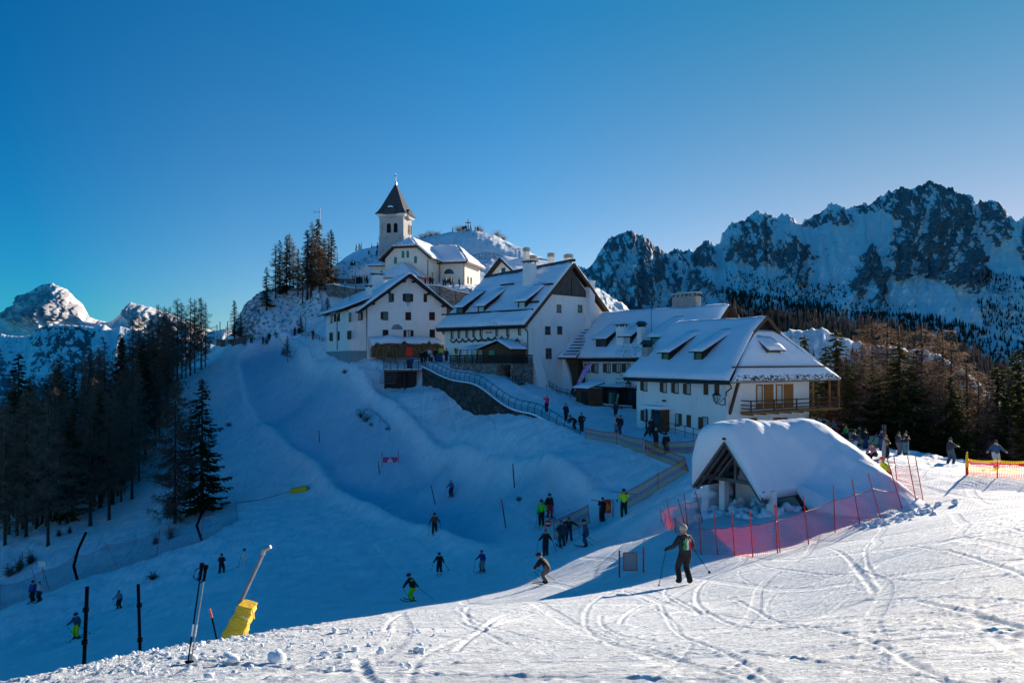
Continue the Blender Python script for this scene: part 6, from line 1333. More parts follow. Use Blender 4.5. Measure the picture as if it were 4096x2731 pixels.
def body_mesh(pose, bulk=1.0, fingers=False):
    key = (tuple(sorted(pose.items())), bulk, fingers)
    if key in BC: return BC[key]
    j = skeleton(pose); names = ['pelvis','spine','chest','neck','headb','headm','headt']; E = [(0,1),(1,2),(2,3),(3,4),(4,5),(5,6)]
    for s in 'LR':
        b = len(names); names += ['hip'+s,'knee'+s,'ank'+s,'toe'+s]; E += [(0,b),(b,b+1),(b+1,b+2),(b+2,b+3)]
        b = len(names); names += ['sh'+s,'el'+s,'wr'+s,'ha'+s]; E += [(2,b),(b,b+1),(b+1,b+2),(b+2,b+3)]
    co_ = [j[n] for n in names]; rad = []
    for n in names:
        k = n if n in RAD else n[:-1]; r = RAD[k]; r = r if isinstance(r, tuple) else (r, r)
        q = bulk if k in ('spine','chest','sh','el','hip','knee','pelvis') else 1; rad.append((r[0]*q, r[1]*q))
    if fingers:
        for s, sg in (('L', -1), ('R', 1)):
            hi = names.index('ha'+s); d = j['hd'+s]; side = V(0, 0, 1).cross(d); side = side.normalized() if side.length > .1 else V(1, 0, 0); dn = d.cross(side).normalized()
            if dn.z > 0: dn = -dn
            for f in range(4):
                o = side*(f-1.5)*.020; a = j['ha'+s]+o+d*.022; l = (.030, .036, .034, .027)[f]; b_ = a+d*l+dn*.006; c_ = b_+dn*l*.8; e_ = c_-d*l*.6+dn*.004
                i0 = len(co_); co_ += [a, b_, c_, e_]; rad += [(.0105, .0105), (.0095, .0095), (.009, .009), (.008, .008)]; names += ['ha'+s+'f']*4; E += [(hi, i0), (i0, i0+1), (i0+1, i0+2), (i0+2, i0+3)]
            w_ = names.index('wr'+s); a = j['wr'+s]+d*.03-side*sg*.03; b_ = a+d*.03-side*sg*.012+dn*.012; c_ = b_+d*.015+dn*.025; i0 = len(co_); co_ += [a, b_, c_]; rad += [(.013, .013), (.0105, .0105), (.009, .009)]; names += ['ha'+s+'f']*3; E += [(w_, i0), (i0, i0+1), (i0+1, i0+2)]
    me = bpy.data.meshes.new('b'); me.from_pydata([tuple(v) for v in co_], E, []); me.update()
    o = bpy.data.objects.new('b', me); COL.objects.link(o); o.modifiers.new('s', 'SKIN'); sv = me.skin_vertices[0].data
    for k, r in enumerate(rad): sv[k].radius = r; sv[k].use_root = (k == 0)
    sb = o.modifiers.new('u', 'SUBSURF'); sb.levels = 2 if fingers else 1; sb.render_levels = sb.levels
    bpy.context.view_layer.update(); dg = bpy.context.evaluated_depsgraph_get(); out = bpy.data.meshes.new_from_object(o.evaluated_get(dg)); bpy.data.objects.remove(o)
    out.polygons.foreach_set('use_smooth', [True]*len(out.polygons))
    # sharpen the face: nose and brow pulled out of the head
    hm = j['headm']; nf = V(0, 1, 0)
    segs = [(co_[a], co_[b], names[b] if names[b] not in ('hipL','hipR','shL','shR') else names[b]) for a, b in E]
    idx = []
    for p in out.polygons:
        c = p.center; best = 9; bn = ''
        for a, b, n in segs:
            ab = b-a; t = max(0, min(1, (c-a).dot(ab)/max(ab.length_squared, 1e-9))); d = (c-(a+ab*t)).length
            if d < best: best = d; bn = n
        if c.z < j['pelvis'].z+.02 and bn in ('spine',): bn = 'hipL'
        if bn in ('hipL','hipR','kneeL','kneeR'): k = 1
        elif bn[:3] in ('ank',): k = 1 if c.z > .2 else 3
        elif bn[:3] == 'toe': k = 3
        elif bn[:2] == 'ha': k = 2
        elif bn in ('headb','headm','headt'): k = 4
        else: k = 0
        idx.append(k)
    BC[key] = (out, j, idx); return BC[key]
POLEM = None
def person(label, px, py, D, h=1.72, face=0, jacket=(.02,.02,.025), pants=(.015,.015,.018), boots=(.02,.02,.02), gloves=(.01,.01,.012), head='helmet', hc=(.02,.02,.02), pose=None, skis=None, poles=None, pack=None, board=None, group=None, at=None, fingers=False, bulk=1.0, z=None, cat='person', accent=None):
    """face: heading in degrees; 0 looks away from the camera (+Y), 180 looks at it, 90 looks left"""
    pose = pose or {}; g = at if at is not None else foot(px, py, D)
    if z is not None: g = Vector((g.x, g.y, z))
    sc = h/1.75; o = thing('person', label, cat, g, math.radians(face), group); o.scale = (sc, sc, sc)
    me, j, idx = body_mesh(pose, bulk, fingers); me = me.copy(); me.materials.clear()
    for m in (cloth(jacket), cloth(pants), cloth(gloves) if gloves else SKIN, cloth(boots), SKIN): me.materials.append(m)
    me.polygons.foreach_set('material_index', idx); me.update()
    b = bpy.data.objects.new('body', me); COL.objects.link(b); b.parent = o
    H_ = j['headm']; f = (j['headt']-j['headb']).normalized(); fw = V(1, 0, 0).cross(f)*-1
    fw = V(0, f.z, -f.y)
    def sph(c, rx, ry, rz, lo=0, hi=math.pi, n=10, m=8):
        mb = MB()
        for i in range(m+1):
            th = lo+(hi-lo)*i/m
            for k in range(n): ph = 2*math.pi*k/n; p = c+V(1, 0, 0)*rx*math.sin(th)*math.cos(ph)+fw*ry*math.sin(th)*math.sin(ph)+f*rz*math.cos(th); mb.v.append(tuple(p))
        for i in range(m):
            for k in range(n): mb.f.append((i*n+k, (i+1)*n+k, (i+1)*n+(k+1) % n, i*n+(k+1) % n))
        return mb
    if head == 'helmet':
        hm = sph(H_+f*.055-fw*.006, .125, .145, .125, 0, 1.95).build('helmet', cloth(hc), o, True)
        MB().tube([H_+f*.05+fw*.09+V(-.09, 0, 0), H_+f*.05+fw*.125+V(-.05, 0, 0), H_+f*.05+fw*.13+V(.05, 0, 0), H_+f*.05+fw*.09+V(.09, 0, 0)], .038, 6).build('goggles', cloth((.02,.02,.03)), hm, True)
    elif head == 'beanie': sph(H_+f*.05-fw*.01, .112, .13, .125, 0, 1.65).build('beanie', cloth(hc), o, True)
    elif head == 'hood': sph(H_+f*.03-fw*.03, .125, .135, .15, 0, 2.4).build('hood', cloth(hc), o, True)
    else: sph(H_+f*.045-fw*.02, .105, .122, .115, 0, 1.75 if head == 'short' else 2.3).build('hair', cloth(hc), o, True)
    fc = MB()
    fc.tube([H_+fw*.098+f*.035, H_+fw*.118-f*.012, H_+fw*.098-f*.02], .013, 5, .018)
    for s in (-1, 1): fc.tube([H_+fw*.094+V(s*.032, 0, 0)+f*.03, H_+fw*.101+V(s*.032, 0, 0)+f*.03], .010, 6)
    fc.build('face_features', SKIN, o, True)
    if pack is not None:
        c = j['chest']*.55+j['spine']*.45+V(0, -.20, 0); m = MB(); bx_ = [(c.x-.15, c.x+.15), (c.y-.10, c.y+.09), (c.z-.25, c.z+.22)]
        m.box(bx_[0][0], bx_[0][1], bx_[1][0], bx_[1][1], bx_[2][0], bx_[2][1]); pk_ = m.build('backpack', cloth(pack), o); bv = pk_.modifiers.new('b', 'BEVEL'); bv.width = .06; bv.segments = 3
    if accent is not None:
        c = j['chest']; m = sph(c+V(0, 0, .02), .19*bulk, .15*bulk, .10, .7, 1.6); m.build('jacket_yoke', cloth(accent), o, True)
    if skis is not None:
        for s in 'LR':
            a = j['ank'+s]; m = MB(); y0, y1 = -.72, .85
            m.hexa([(a.x-.04, y0, .0), (a.x+.04, y0, .0), (a.x+.045, y1-.15, .0), (a.x-.045, y1-.15, .0), (a.x-.04, y0, .025), (a.x+.04, y0, .025), (a.x+.045, y1-.15, .025), (a.x-.045, y1-.15, .025)])
            m.hexa([(a.x-.045, y1-.15, .0), (a.x+.045, y1-.15, .0), (a.x+.02, y1, .10), (a.x-.02, y1, .10), (a.x-.045, y1-.15, .025), (a.x+.045, y1-.15, .025), (a.x+.02, y1, .12), (a.x-.02, y1, .12)])
            sk = m.build('ski', cloth(skis), o); MB().box(a.x-.035, a.x+.035, a.y-.17, a.y+.2, .026, .06).build('binding', M['darkpole'], sk)
    if poles:
        R = Matrix.Translation(g) @ Matrix.Rotation(math.radians(face), 4, 'Z') @ Matrix.Scale(sc, 4)
        for s, side in (('L', 'left'), ('R', 'right')):
            hand = j['ha'+s]; sg = -1 if s == 'L' else 1
            tip = {'plant': V(hand.x+sg*.10, hand.y+.12, 0), 'trail': V(hand.x+sg*.30, hand.y-.85, .12), 'vert': V(hand.x+sg*.02, hand.y+.02, 0)}[poles]
            d = tip-hand; d = d.normalized()*1.12 if poles == 'trail' else d
            w = R @ hand; T = thing('ski_pole', '%s ski pole of the %s' % (side, short(label)), 'ski pole', w); dw = (R @ (hand+d))-w
            MB().tube([-dw*.06, dw], .011, 5).build('shaft', M['darkpole'], T); MB().tube([dw*.94, dw*.955], .045, 7).build('basket', M['darkpole'], T)
    return o, j
def short(l):
    w = l.split(); return ' '.join(w[:11])
BK = (.012, .012, .016); NV = (.02, .035, .08); DG = (.06, .06, .065)
# --- the large skier with the flag print, seen from behind
o, j = person('large skier in a grey and black jacket with a tricolour print seen from behind', 685, 583.5, 24.0, 1.8, 14, (.022,.024,.03), (.010,.010,.012), (.015,.015,.015), BK, 'helmet', (.42,.41,.38), dict(st=.15, lean=.16, crouch=.14, fwd=-.05, armL='poles', armR='poles', head=.05), None, None, fingers=True, bulk=.84)
c = j['chest']; pnl = [('green_print', (.02,.30,.08), -.105), ('white_print', (.8,.8,.78), -.035), ('red_print', (.65,.02,.03), .035)]
for nm, col, x0 in pnl:
    m = MB(); n = 5
    for i in range(n): zz = c.z-.22+i*.055; dx = .012*math.sin(i*2.1+x0*30); m.hexa([(x0+dx, -.200, zz), (x0+.066+dx, -.200, zz), (x0+.066+dx, -.10, zz), (x0+dx, -.10, zz), (x0+dx, -.194, zz+.056), (x0+.066+dx, -.194, zz+.056), (x0+.066+dx, -.10, zz+.056), (x0+dx, -.10, zz+.056)])
    m.build(nm, cloth(col), o)
text('ITA', .135, o, lambda a, z, q: (a, -.205-q+(z-c.z)*.06, z), 0, c.z+.075, cm('pale_gold_print', (.62,.55,.38)), 'jacket_lettering', out=.006)
MB().tube([j['neck']+V(-.10, -.05, -.02), j['neck']+V(0, -.14, .02), j['neck']+V(.10, -.05, -.02)], .05, 8).build('folded_hood', cloth((.05,.05,.05)), o, True)
for s, side, (tx, ty) in (('L', 'left', (680.5+.0, 580)), ('R', 'right', (0, 0))):
    R = Matrix.Translation(o.location) @ Matrix.Rotation(o.rotation_euler.z, 4, 'Z') @ Matrix.Scale(o.scale.x, 4); w = R @ j['ha'+s]
    tip = P(658.7, 586, w.y-.1) if s == 'L' else P(710, 572.5, w.y+.6); T = thing('ski_pole', 'thin %s ski pole of the large skier with the tricolour print' % side, 'ski pole', w); dw = tip-w
    MB().tube([-dw*.05, dw], .009, 6).build('shaft', M['darkpole'], T); MB().tube([dw*.95, dw*.962], .045, 8).build('basket', M['darkpole'], T); MB().tube([-dw*.06, dw*.05], .017, 6).build('grip', M['darkpole'], T)
# --- skiers on the run
cr = dict(crouch=.45, lean=.5, st=.17, armL='poles', armR='poles'); stn = dict(st=.15, crouch=.12, lean=.15, armL='poles', armR='poles'); sw = dict(st=.2, crouch=.2, lean=.15, armL='out', armR='out')
person('skier in bright yellow trousers and black jacket leaning into a turn', 413, 601, 38.5, 1.72, 60, BK, (.62,.68,.02), hc=BK, pose=dict(crouch=.42, lean=.5, st=.16, fwd=.1, armL='low', armR='back'), skis=(.35,.02,.03), poles='trail', accent=(.6,.65,.03))
person('skier in black jacket and tan trousers crossing the sunlit snow', 547, 583.5, 37, 1.72, 65, (.006,.005,.006), (.14,.115,.10), hc=(.02,.02,.02), gloves=(.5,.42,.35), pose=dict(crouch=.55, lean=.7, st=.13, fwd=.1, armL='low', armR='low'), skis=(.05,.05,.05), poles='trail')
person('small skier in dark clothes with white boots lower on the run', 439.5, 573, 50, 1.45, 175, BK, BK, (.7,.7,.7), hc=(.02,.02,.02), pose=stn, skis=(.5,.5,.5), poles='trail')
person('child skier in blue jacket and grey trousers with blue helmet', 482.5, 570.5, 50, 1.38, 150, (.02,.03,.18), (.20,.22,.23), hc=(.02,.10,.4), pose=stn, skis=(.3,.3,.3), poles='plant')
person('skier in rust brown jacket standing on the run', 434.5, 532, 60, 1.62, 190, (.22,.05,.02), BK, hc=(.02,.02,.02), pose=stn, skis=(.2,.2,.2), poles='plant')
person('skier in patterned blue jacket high on the run', 451.5, 495, 72, 1.62, 150, (.05,.10,.30), BK, hc=(.4,.4,.4), pose=stn, skis=(.3,.3,.35), poles='plant')
person('skier with bright green jacket at the head of the waiting group', 541.5, 524.5, 52, 1.82, 170, (.06,.62,.03), BK, hc=(.03,.03,.03), pose=dict(st=.12, armL='poles', armR='down'), skis=(.4,.6,.1), poles='plant')
person('skier in black jacket and crimson trousers behind the green jacket skier', 549.5, 516, 54, 1.74, 200, BK, (.5,.02,.06), hc=BK, pose=dict(st=.16, armL='down', armR='poles'), skis=(.05,.05,.05), poles='plant')
person('ski racer in black and teal suit with orange helmet seen from behind', 545.7, 555.5, 43.5, 1.68, 5, BK, (.02,.03,.04), hc=(.75,.08,.03), pose=dict(st=.10, armL='poles', armR='poles'), skis=None, poles='trail', accent=(.01,.05,.06))
person('ski racer in black and teal suit bending beside the short net', 562.5, 546, 47, 1.66, 20, (.01,.04,.05), (.02,.05,.06), hc=(.02,.1,.3), pose=dict(st=.16, lean=.2, armL='hips', armR='poles'), skis=(.02,.15,.12), poles='plant')
person('young racer in black with orange shoulders leaning on the poles', 569, 540, 48, 1.6, 175, BK, NV, hc=(.5,.1,.08), pose=dict(st=.18, lean=.25, armL='out', armR='out'), skis=(.4,.1,.05), poles='plant', accent=(.6,.08,.03))
person('skier in plain navy suit with black helmet leaning forward', 587, 546, 47.5, 1.72, 75, (.03,.07,.13), (.03,.06,.12), hc=BK, pose=dict(crouch=.15, lean=.3, st=.13, armL='down', armR='down'), skis=(.3,.1,.1), poles='trail')
o, j = person('walker in black carrying skis on the shoulder beside the framed sign', 602.8, 521, 55, 1.72, 20, BK, BK, hc=BK, head='beanie', pose=dict(st=.09, armL='shoulder', armR='shoulder'))
def carried(o, j, lab, col, dz=.02):
    w = o.location+Vector((0, 0, (j['neck'].z+dz)*o.scale.x)); t = thing('pair_of_skis', lab, 'skis', w); 
    for k in (0, 1): MB().bar((-.85, .05*k-.05, .12), (.85, .05*k-.05, -.08), .08, .025).build('ski', cloth(col), t)
carried(o, j, 'pair of dark skis on the shoulders of the walker in black by the framed sign', (.08,.08,.08))
o, j = person('walker in neon yellow jacket with red backpack carrying skis', 624, 515.5, 53, 1.82, 165, (.45,.75,.02), BK, hc=BK, pack=(.25,.02,.05), pose=dict(st=.12, fwd=.13, lean=.08, armL='shoulder', armR='poles'))
carried(o, j, 'pair of red patterned skis on the shoulder of the neon yellow walker', (.3,.04,.06))
person('skier in dark jacket with arms lifted left of the snow lance', 221.5, 574, 58, 1.62, 10, BK, BK, hc=(.02,.03,.06), pose=dict(st=.2, armL='hold', armR='hold', lean=.05), skis=(.1,.1,.1))
person('skier in white suit with black helmet gliding near the net', 245.5, 566.5, 62, 1.5, 95, (.75,.75,.75), (.75,.75,.75), hc=BK, pose=stn, skis=(.3,.3,.3), poles='plant')
person('skier in grey patterned jacket with red and white helmet in the sun streak', 119.5, 608, 60, 1.5, 175, (.20,.20,.27), BK, hc=(.5,.2,.2), pose=stn, skis=(.6,.6,.6), poles='trail')
person('skier in neon yellow trousers and dark patterned jacket at the lower left', 77, 637.5, 49.5, 1.72, 170, (.03,.07,.12), (.55,.65,.02), hc=(.03,.04,.12), pose=stn, skis=(.05,.05,.05), poles='trail')
person('skier in blue jacket standing by the left net', 33, 600.5, 62, 1.78, 185, (.02,.05,.28), BK, hc=BK, pose=dict(st=.1, armL='down', armR='down'), skis=(.1,.1,.1), poles='vert')
person('skier in white and black jacket standing by the left net', 40, 600, 62.5, 1.68, 170, (.5,.48,.48), BK, hc=(.3,.3,.3), pose=dict(st=.1, armL='down', armR='down'), skis=(.1,.1,.1), poles='vert')
# --- on the village road
person('woman in bright pink jacket and pink beanie taking a photograph', 546.8, 411.5, 79, 1.7, 160, (.75,.02,.20), BK, head='beanie', hc=(.7,.05,.25), gloves=None, pose=dict(armL='up', armR='up', st=.09), pack=BK)
person('walker in black carrying poles coming down the village road', 565.8, 419.5, 75, 1.7, 185, (.02,.02,.04), BK, head='short', hc=(.05,.03,.02), pose=dict(armL='down', armR='hold', st=.08, fwd=.1), poles='vert')
person('person bending down at the end of the road railing', 575.5, 429, 71, 1.7, 110, BK, BK, head='long', hc=(.03,.02,.015), pose=dict(lean=1.0, armL='low', armR='low', st=.09, crouch=.1))
person('person in black standing at the end of the road railing', 581.5, 431, 70, 1.78, 180, BK, BK, head='short', hc=(.03,.02,.015), pose=dict(armL='hips', armR='down', st=.09))
person('walker in dark jacket with yellow shoulders in front of the inn', 616, 417, 74, 1.75, 10, NV, BK, head='short', hc=BK, pose=dict(armL='down', armR='hold', st=.08), accent=(.4,.4,.05))
person('person with white jacket and dark backpack near the hotel corner', 616.5, 432, 70, 1.7, 10, (.6,.6,.62), (.3,.28,.3), head='beanie', hc=(.2,.2,.2), pose=dict(st=.09), pack=(.03,.03,.04))
person('person in black beside the white jacket walker', 620.5, 434, 69.5, 1.74, 25, BK, (.03,.05,.10), head='short', hc=BK, pose=dict(st=.09, fwd=.1))
person('snowboarder in black by the hotel porch', 652, 436, 66, 1.72, 150, BK, BK, head='beanie', hc=BK, pose=dict(st=.15, lean=.2, armL='low', armR='hold'))
person('person in black with arms spread behind the striped net', 656, 447, 62, 1.76, 170, BK, BK, head='short', hc=BK, pose=dict(st=.1, armL='out', armR='out'))
person('person in dark coat with blue bag standing behind the striped net', 666, 454.5, 59, 1.78, 190, BK, (.02,.035,.06), head='hood', hc=BK, pose=dict(st=.09, armL='hold', armR='down'), pack=None)
sb = MB().prism([(.15*math.cos(a), .72*math.sin(a)) for a in np.linspace(0, 2*math.pi, 18)[:-1]], lambda a, z: (a, 0, z), lambda a, z: (a, .03, z)).build('snowboard', cloth((.03,.03,.04))); sb.location = foot(648, 437, 66)+UP*.7; sb.rotation_euler = (.1, .5, .3); tag(sb, 'dark snowboard held leaning beside the hotel porch', 'snowboard')
gr = 'visitors on the square by the firewood pile'
for k, (x, y, lab, jk, pn, hd, fc_) in enumerate((
 (1370,1350,'small visitor in black jacket left of the group by the firewood', BK, BK, 'short', 200), (1398,1352,'visitor in long dark coat walking past the firewood pile', BK, BK, 'beanie', 170),
 (1425,1358,'visitor in white jacket walking past the firewood pile', (.7,.7,.7), (.1,.1,.12), 'short', 190), (1442,1350,'child in pale pink jacket beside the white jacket visitor', (.5,.3,.35), BK, 'beanie', 160),
 (1468,1352,'tall visitor in black near the blue advertising board', BK, BK, 'short', 200), (1502,1350,'visitor in neon green vest behind the blue board', (.45,.7,.03), BK, 'beanie', 180), (1542,1358,'visitor in dark clothes with ski poles at the hostel corner', NV, BK, 'beanie', 190))):
    person(lab, 0, 0, 0, 1.35 if 'child' in lab else 1.72, fc_, jk, pn, head=hd, hc=(.03,.02,.02), pose=dict(st=.1, fwd=.08*(k % 3)), group=gr, at=(lambda q: Vector((q.x, q.y, RRz(q))))(P(225+.1435*x, 358, 101.2+.8*(k % 3))))
DKz = -1.49
person('person in royal blue jacket on the lookout deck', 0, 0, 0, 1.76, 160, (.03,.05,.35), BK, head='short', hc=BK, at=P(411.5, 369, 100.3), z=DKz, pose=dict(armL='hold', armR='hold'))
person('person in dark navy jacket beside the blue jacket on the lookout deck', 0, 0, 0, 1.68, 175, NV, BK, head='long', hc=(.05,.03,.02), at=P(408.5, 369, 100.4), z=DKz, pose=dict(st=.08))
# --- top of the run and hill
def q1p(x, y): return 225+.1435*x, 162.5+.1435*y
for lab, x, y, D, jk, pn, fc_, ps in (
 ('skier in lime jacket starting down from the top of the run', 183, 1254, 143, (.15,.25,.03), BK, 10, stn), ('distant skier in blue left of the pair at the trail', 268, 1246, 140, (.03,.08,.3), BK, 100, stn), ('distant skier in light blue of the pair at the trail', 290, 1244, 140, (.05,.2,.45), BK, 200, stn),
 ('distant person in black of the pair at the trail', 308, 1226, 140, BK, BK, 180, {}), ('distant person crouching on the snowy shelf', 365, 1212, 138, BK, BK, 90, dict(lean=.8, crouch=.6, armL='low', armR='low')), ('distant walker in blue on the trail below the rocks', 487, 1204, 136, (.03,.06,.12), BK, 170, {}),
 ('distant walker in black on the trail below the rocks', 515, 1202, 136, BK, BK, 190, {}), ('distant person in red trousers carrying skis on the trail', 614, 1228, 130, BK, (.45,.03,.03), 160, dict(armL='shoulder', armR='shoulder')), ('distant person leaning on the path railing', 722, 1222, 122, BK, BK, 250, dict(lean=.3, armL='fwd', armR='fwd'))):
    person(lab, *q1p(x, y), D, 1.75, fc_, jk, pn, head='beanie', hc=BK, pose=ps, group='people at the top of the run')
tn = ('leftmost','second','third','fourth','fifth','sixth','seventh','rightmost')
for k, x in enumerate((887, 900, 920, 937, 952, 972, 985, 992)):
    jk = [BK, DG, NV, BK, DG, (.35,.4,.1), BK, (.4,.4,.42)][k]; person('%s person queueing on the pilgrims terrace left of the church' % tn[k], *q1p(x, 842-(k % 2)*3), 156, 1.75, 120+k*30, jk, BK, head=('short','beanie')[k % 2], hc=BK, pose=dict(st=.08, armR='hold' if k % 3 == 0 else 'down'), group='people on the pilgrims terrace')
for k, (x, y) in enumerate(((884,738),(904,738))): person(('left','right')[k]+' of two dark walkers on the path above the pilgrims terrace', *q1p(x, y), 166, 1.85, 40+k*30, BK, BK, head='beanie', hc=BK, pose=dict(fwd=.15), group='people on the upper path')
for k, (x, y, jk) in enumerate(((916,598,BK),(936,597,BK),(950,596,(.05,.15,.12)))): person(('left','middle','right')[k]+' silhouette walking on the snowy crest left of the tower', *q1p(x, y), 190, 1.75, 90, jk, BK, head='beanie', hc=BK, pose=dict(fwd=.16), group='people on the crest')
person('person in white sitting on the crest left of the tower', *q1p(1022, 583), 190, 1.2, 90, (.6,.6,.6), BK, head='beanie', hc=BK, group='people on the crest'); person('person in grey walking down the slope left of the tower', *q1p(1005, 640), 178, 1.75, 150, (.5,.48,.45), DG, head='short', hc=BK, pose=dict(fwd=.1), group='people on the crest')
person('person in brown standing against the tower foot', *q1p(1060, 648), 172, 1.75, 150, (.15,.08,.04), BK, head='short', hc=BK, group='people on the crest'); person('person in pale clothes at the tower side on the crest', *q1p(1064, 580), 188, 1.75, 150, (.6,.55,.55), BK, head='short', hc=BK, group='people on the crest')
def q6p(x, y): return 325+.10629*x, 212.5+.10629*y
for k, (x, y, jk, hh) in enumerate(((1203,184,BK,1.6),(1293,178,(.3,.03,.03),1.7),(1308,178,BK,1.7),(1326,177,BK,1.9),(1371,178,BK,1.9),(1413,178,(.5,.04,.03),1.6),(1438,179,BK,1.7))):
    person(('lone dark person on the ridge left of the summit','person in red left of the summit cross','person in black next to the red one left of the cross','tall silhouette touching the summit cross','tall silhouette right of the summit cross','person in bright red right of the summit cross','rightmost silhouette at the summit cross')[k], *q6p(x, y), 200, hh, 100+k*37, jk, BK, head='beanie', hc=BK, pose=dict(st=.1, armL='hips' if k % 2 else 'down'), group='people at the summit cross')
person('person in neon green on the hillside path below the cross', *q6p(1215, 346), 196, 1.8, 60, (.2,.75,.05), BK, head='beanie', hc=BK, group='people on the hill')
for k, (x, jk, lab) in enumerate(((948,(.6,.03,.02),'person in bright red by the church side wall'),(990,BK,'person in black under the church banner'),(1010,DG,'person in grey seated on the church terrace wall'),(1115,(.3,.33,.35),'person in light grey left of the church door'),(1133,(.05,.15,.25),'person in teal left of the church door'),(1180,BK,'person in black before the church door'),(1200,BK,'second dark person right of the church door'),(1263,BK,'broad person in black at the terrace wall right of the door'))):
    person(lab, 0, 0, 0, 1.72, 150+k*20, jk, BK, head=('short','beanie')[k % 2], hc=BK, at=P(325+.10629*x, 296, 134+(k > 5)), z=13.2-.25*(k > 5), pose=dict(st=.08), group='people in front of the church')
# --- sunny terrace on the right
def q4p(x, y): return 800+.09524*x, 387.5+.09524*y
tp2 = dict(armL='phone', armR='phone', st=.09)
for lab, x, y, D, jk, pn, fc_, hd, hc_, ps, pk_, hh in (
 ('man in dark hooded jacket and jeans photographing with a phone', 1578, 806, 53, (.03,.035,.05), (.04,.08,.12), -75, 'short', (.02,.015,.01), dict(armL='fwd', armR='fwd', st=.10, fwd=.14), None, 1.78),
 ('man in blue quilted jacket walking behind the yellow and red net', 2055, 815, 47, (.03,.08,.16), (.55,.50,.45), 175, 'short', (.03,.02,.015), dict(armL='wide', armR='wide', st=.12, fwd=.1), None, 1.78),
 ('left one of two men looking at phones at the trees edge', 1035, 708, 56, (.035,.045,.06), (.12,.13,.13), 200, 'short', (.02,.015,.01), tp2, None, 1.74), ('right one of two men looking at phones with light jeans', 1108, 710, 56, (.02,.025,.03), (.12,.22,.26), 160, 'short', (.02,.015,.01), tp2, None, 1.82),
 ('man in navy jacket and pale jeans with dark backpack', 572, 700, 57, (.02,.03,.07), (.25,.33,.42), 100, 'short', (.02,.015,.01), dict(armL='hold', armR='hold', fwd=.16, st=.09), (.04,.04,.05), 1.78),
 ('man in black with blue jeans facing the slope', 685, 655, 62, BK, (.02,.05,.13), 170, 'short', (.02,.015,.01), dict(st=.10), None, 1.75), ('man in dark green parka behind the man in blue jeans', 622, 612, 64, (.02,.03,.025), (.10,.10,.09), 190, 'short', BK, dict(armL='hold', armR='hold'), (.03,.03,.03), 1.78),
 ('person in dark jacket with purple scarf and blue jeans', 857, 660, 61, (.03,.035,.10), (.06,.12,.2), 150, 'short', BK, tp2, None, 1.78), ('person in olive jacket and red cap holding a snowboard', 898, 745, 50, (.10,.09,.04), BK, 190, 'beanie', (.6,.04,.03), dict(armL='hold', armR='hold', st=.1), None, 1.66)):
    person(lab, *q4p(x, y), D, hh, fc_, jk, pn, gloves=None, head=hd, hc=hc_, pose=ps, pack=pk_, fingers=(D < 54))
o = MB().prism([(.13*math.cos(a), .75*math.sin(a)) for a in np.linspace(0, 2*math.pi, 18)[:-1]], lambda a, z: (a, 0, z), lambda a, z: (a, .03, z)).build('snowboard', cloth((.25,.27,.3))); o.location = foot(*q4p(880, 770), 49)+UP*.72; tag(o, 'grey snowboard stood upright before the olive jacket person', 'snowboard')
person('woman in dusty pink jacket kneeling on the snow', *q4p(785, 762), 49, 1.7, 110, (.42,.18,.20), BK, head='long', hc=(.12,.06,.03), pose=dict(sit=True, lean=.5, armL='low', armR='low'), fingers=True)
person('slope worker in yellow jacket and red trousers bending behind the red net', *q4p(930, 1060), 38.5, 1.78, 35, (.62,.58,.02), (.65,.02,.02), hc=(.6,.03,.02), head='beanie', gloves=(.5,.03,.02), pose=dict(lean=.55, crouch=.25, st=.2, armL='down', armR='fwd'), fingers=True)
person('person in black standing at the edge of the terrace crowd', *q4p(250, 330), 70, 1.75, 170, BK, BK, head='short', hc=BK)
for k, (x, y, jk, lab) in enumerate(((150,322,BK,'person in black at the left end of the terrace crowd'),(188,322,(.4,.4,.4),'person in pale jacket in the terrace crowd'),(212,322,(.03,.3,.35),'person in turquoise in the terrace crowd'),(268,300,(.35,.2,.15),'person with auburn hair in the terrace crowd'),(350,290,(.25,.22,.25),'person in checked jacket on the terrace steps'),(320,370,BK,'seated person in black on the terrace'),(385,375,(.6,.02,.03),'person in bright red lounging on the terrace'),(455,385,BK,'person in black with dark hat on the terrace'),(640,430,BK,'dark haired person behind the deck chairs'),(795,470,(.55,.42,.38),'person in cream fleece sitting on a deck chair'),(480,480,(.15,.3,.05),'person in green with goggles at the snow edge'),(500,560,(.3,.05,.05),'person in dark red sitting at the snow edge'),(290,250,(.3,.15,.08),'person with ginger hair leaning on the balcony stair'),(125,150,(.05,.3,.35),'person in turquoise under the hotel balcony'),(210,160,(.5,.4,.35),'person in beige under the hotel balcony'))):
    px_, py_ = q4p(x, y); D = 70-8*max(0, (y-330))/300; seat = lab.find('sit') >= 0 or lab.find('seated') >= 0 or lab.find('loung') >= 0 or k in (8,)
    person(lab, px_, py_+1, D, 1.7, 140+k*43, jk, (.03,.04,.07) if k % 2 else BK, gloves=None, head=('short','beanie','long')[k % 3], hc=((.02,.015,.01),(.25,.03,.02),(.15,.08,.03))[k % 3], pose=dict(sit=True) if seat else dict(st=.09, armR='hold'), group='crowd on the sunny terrace')
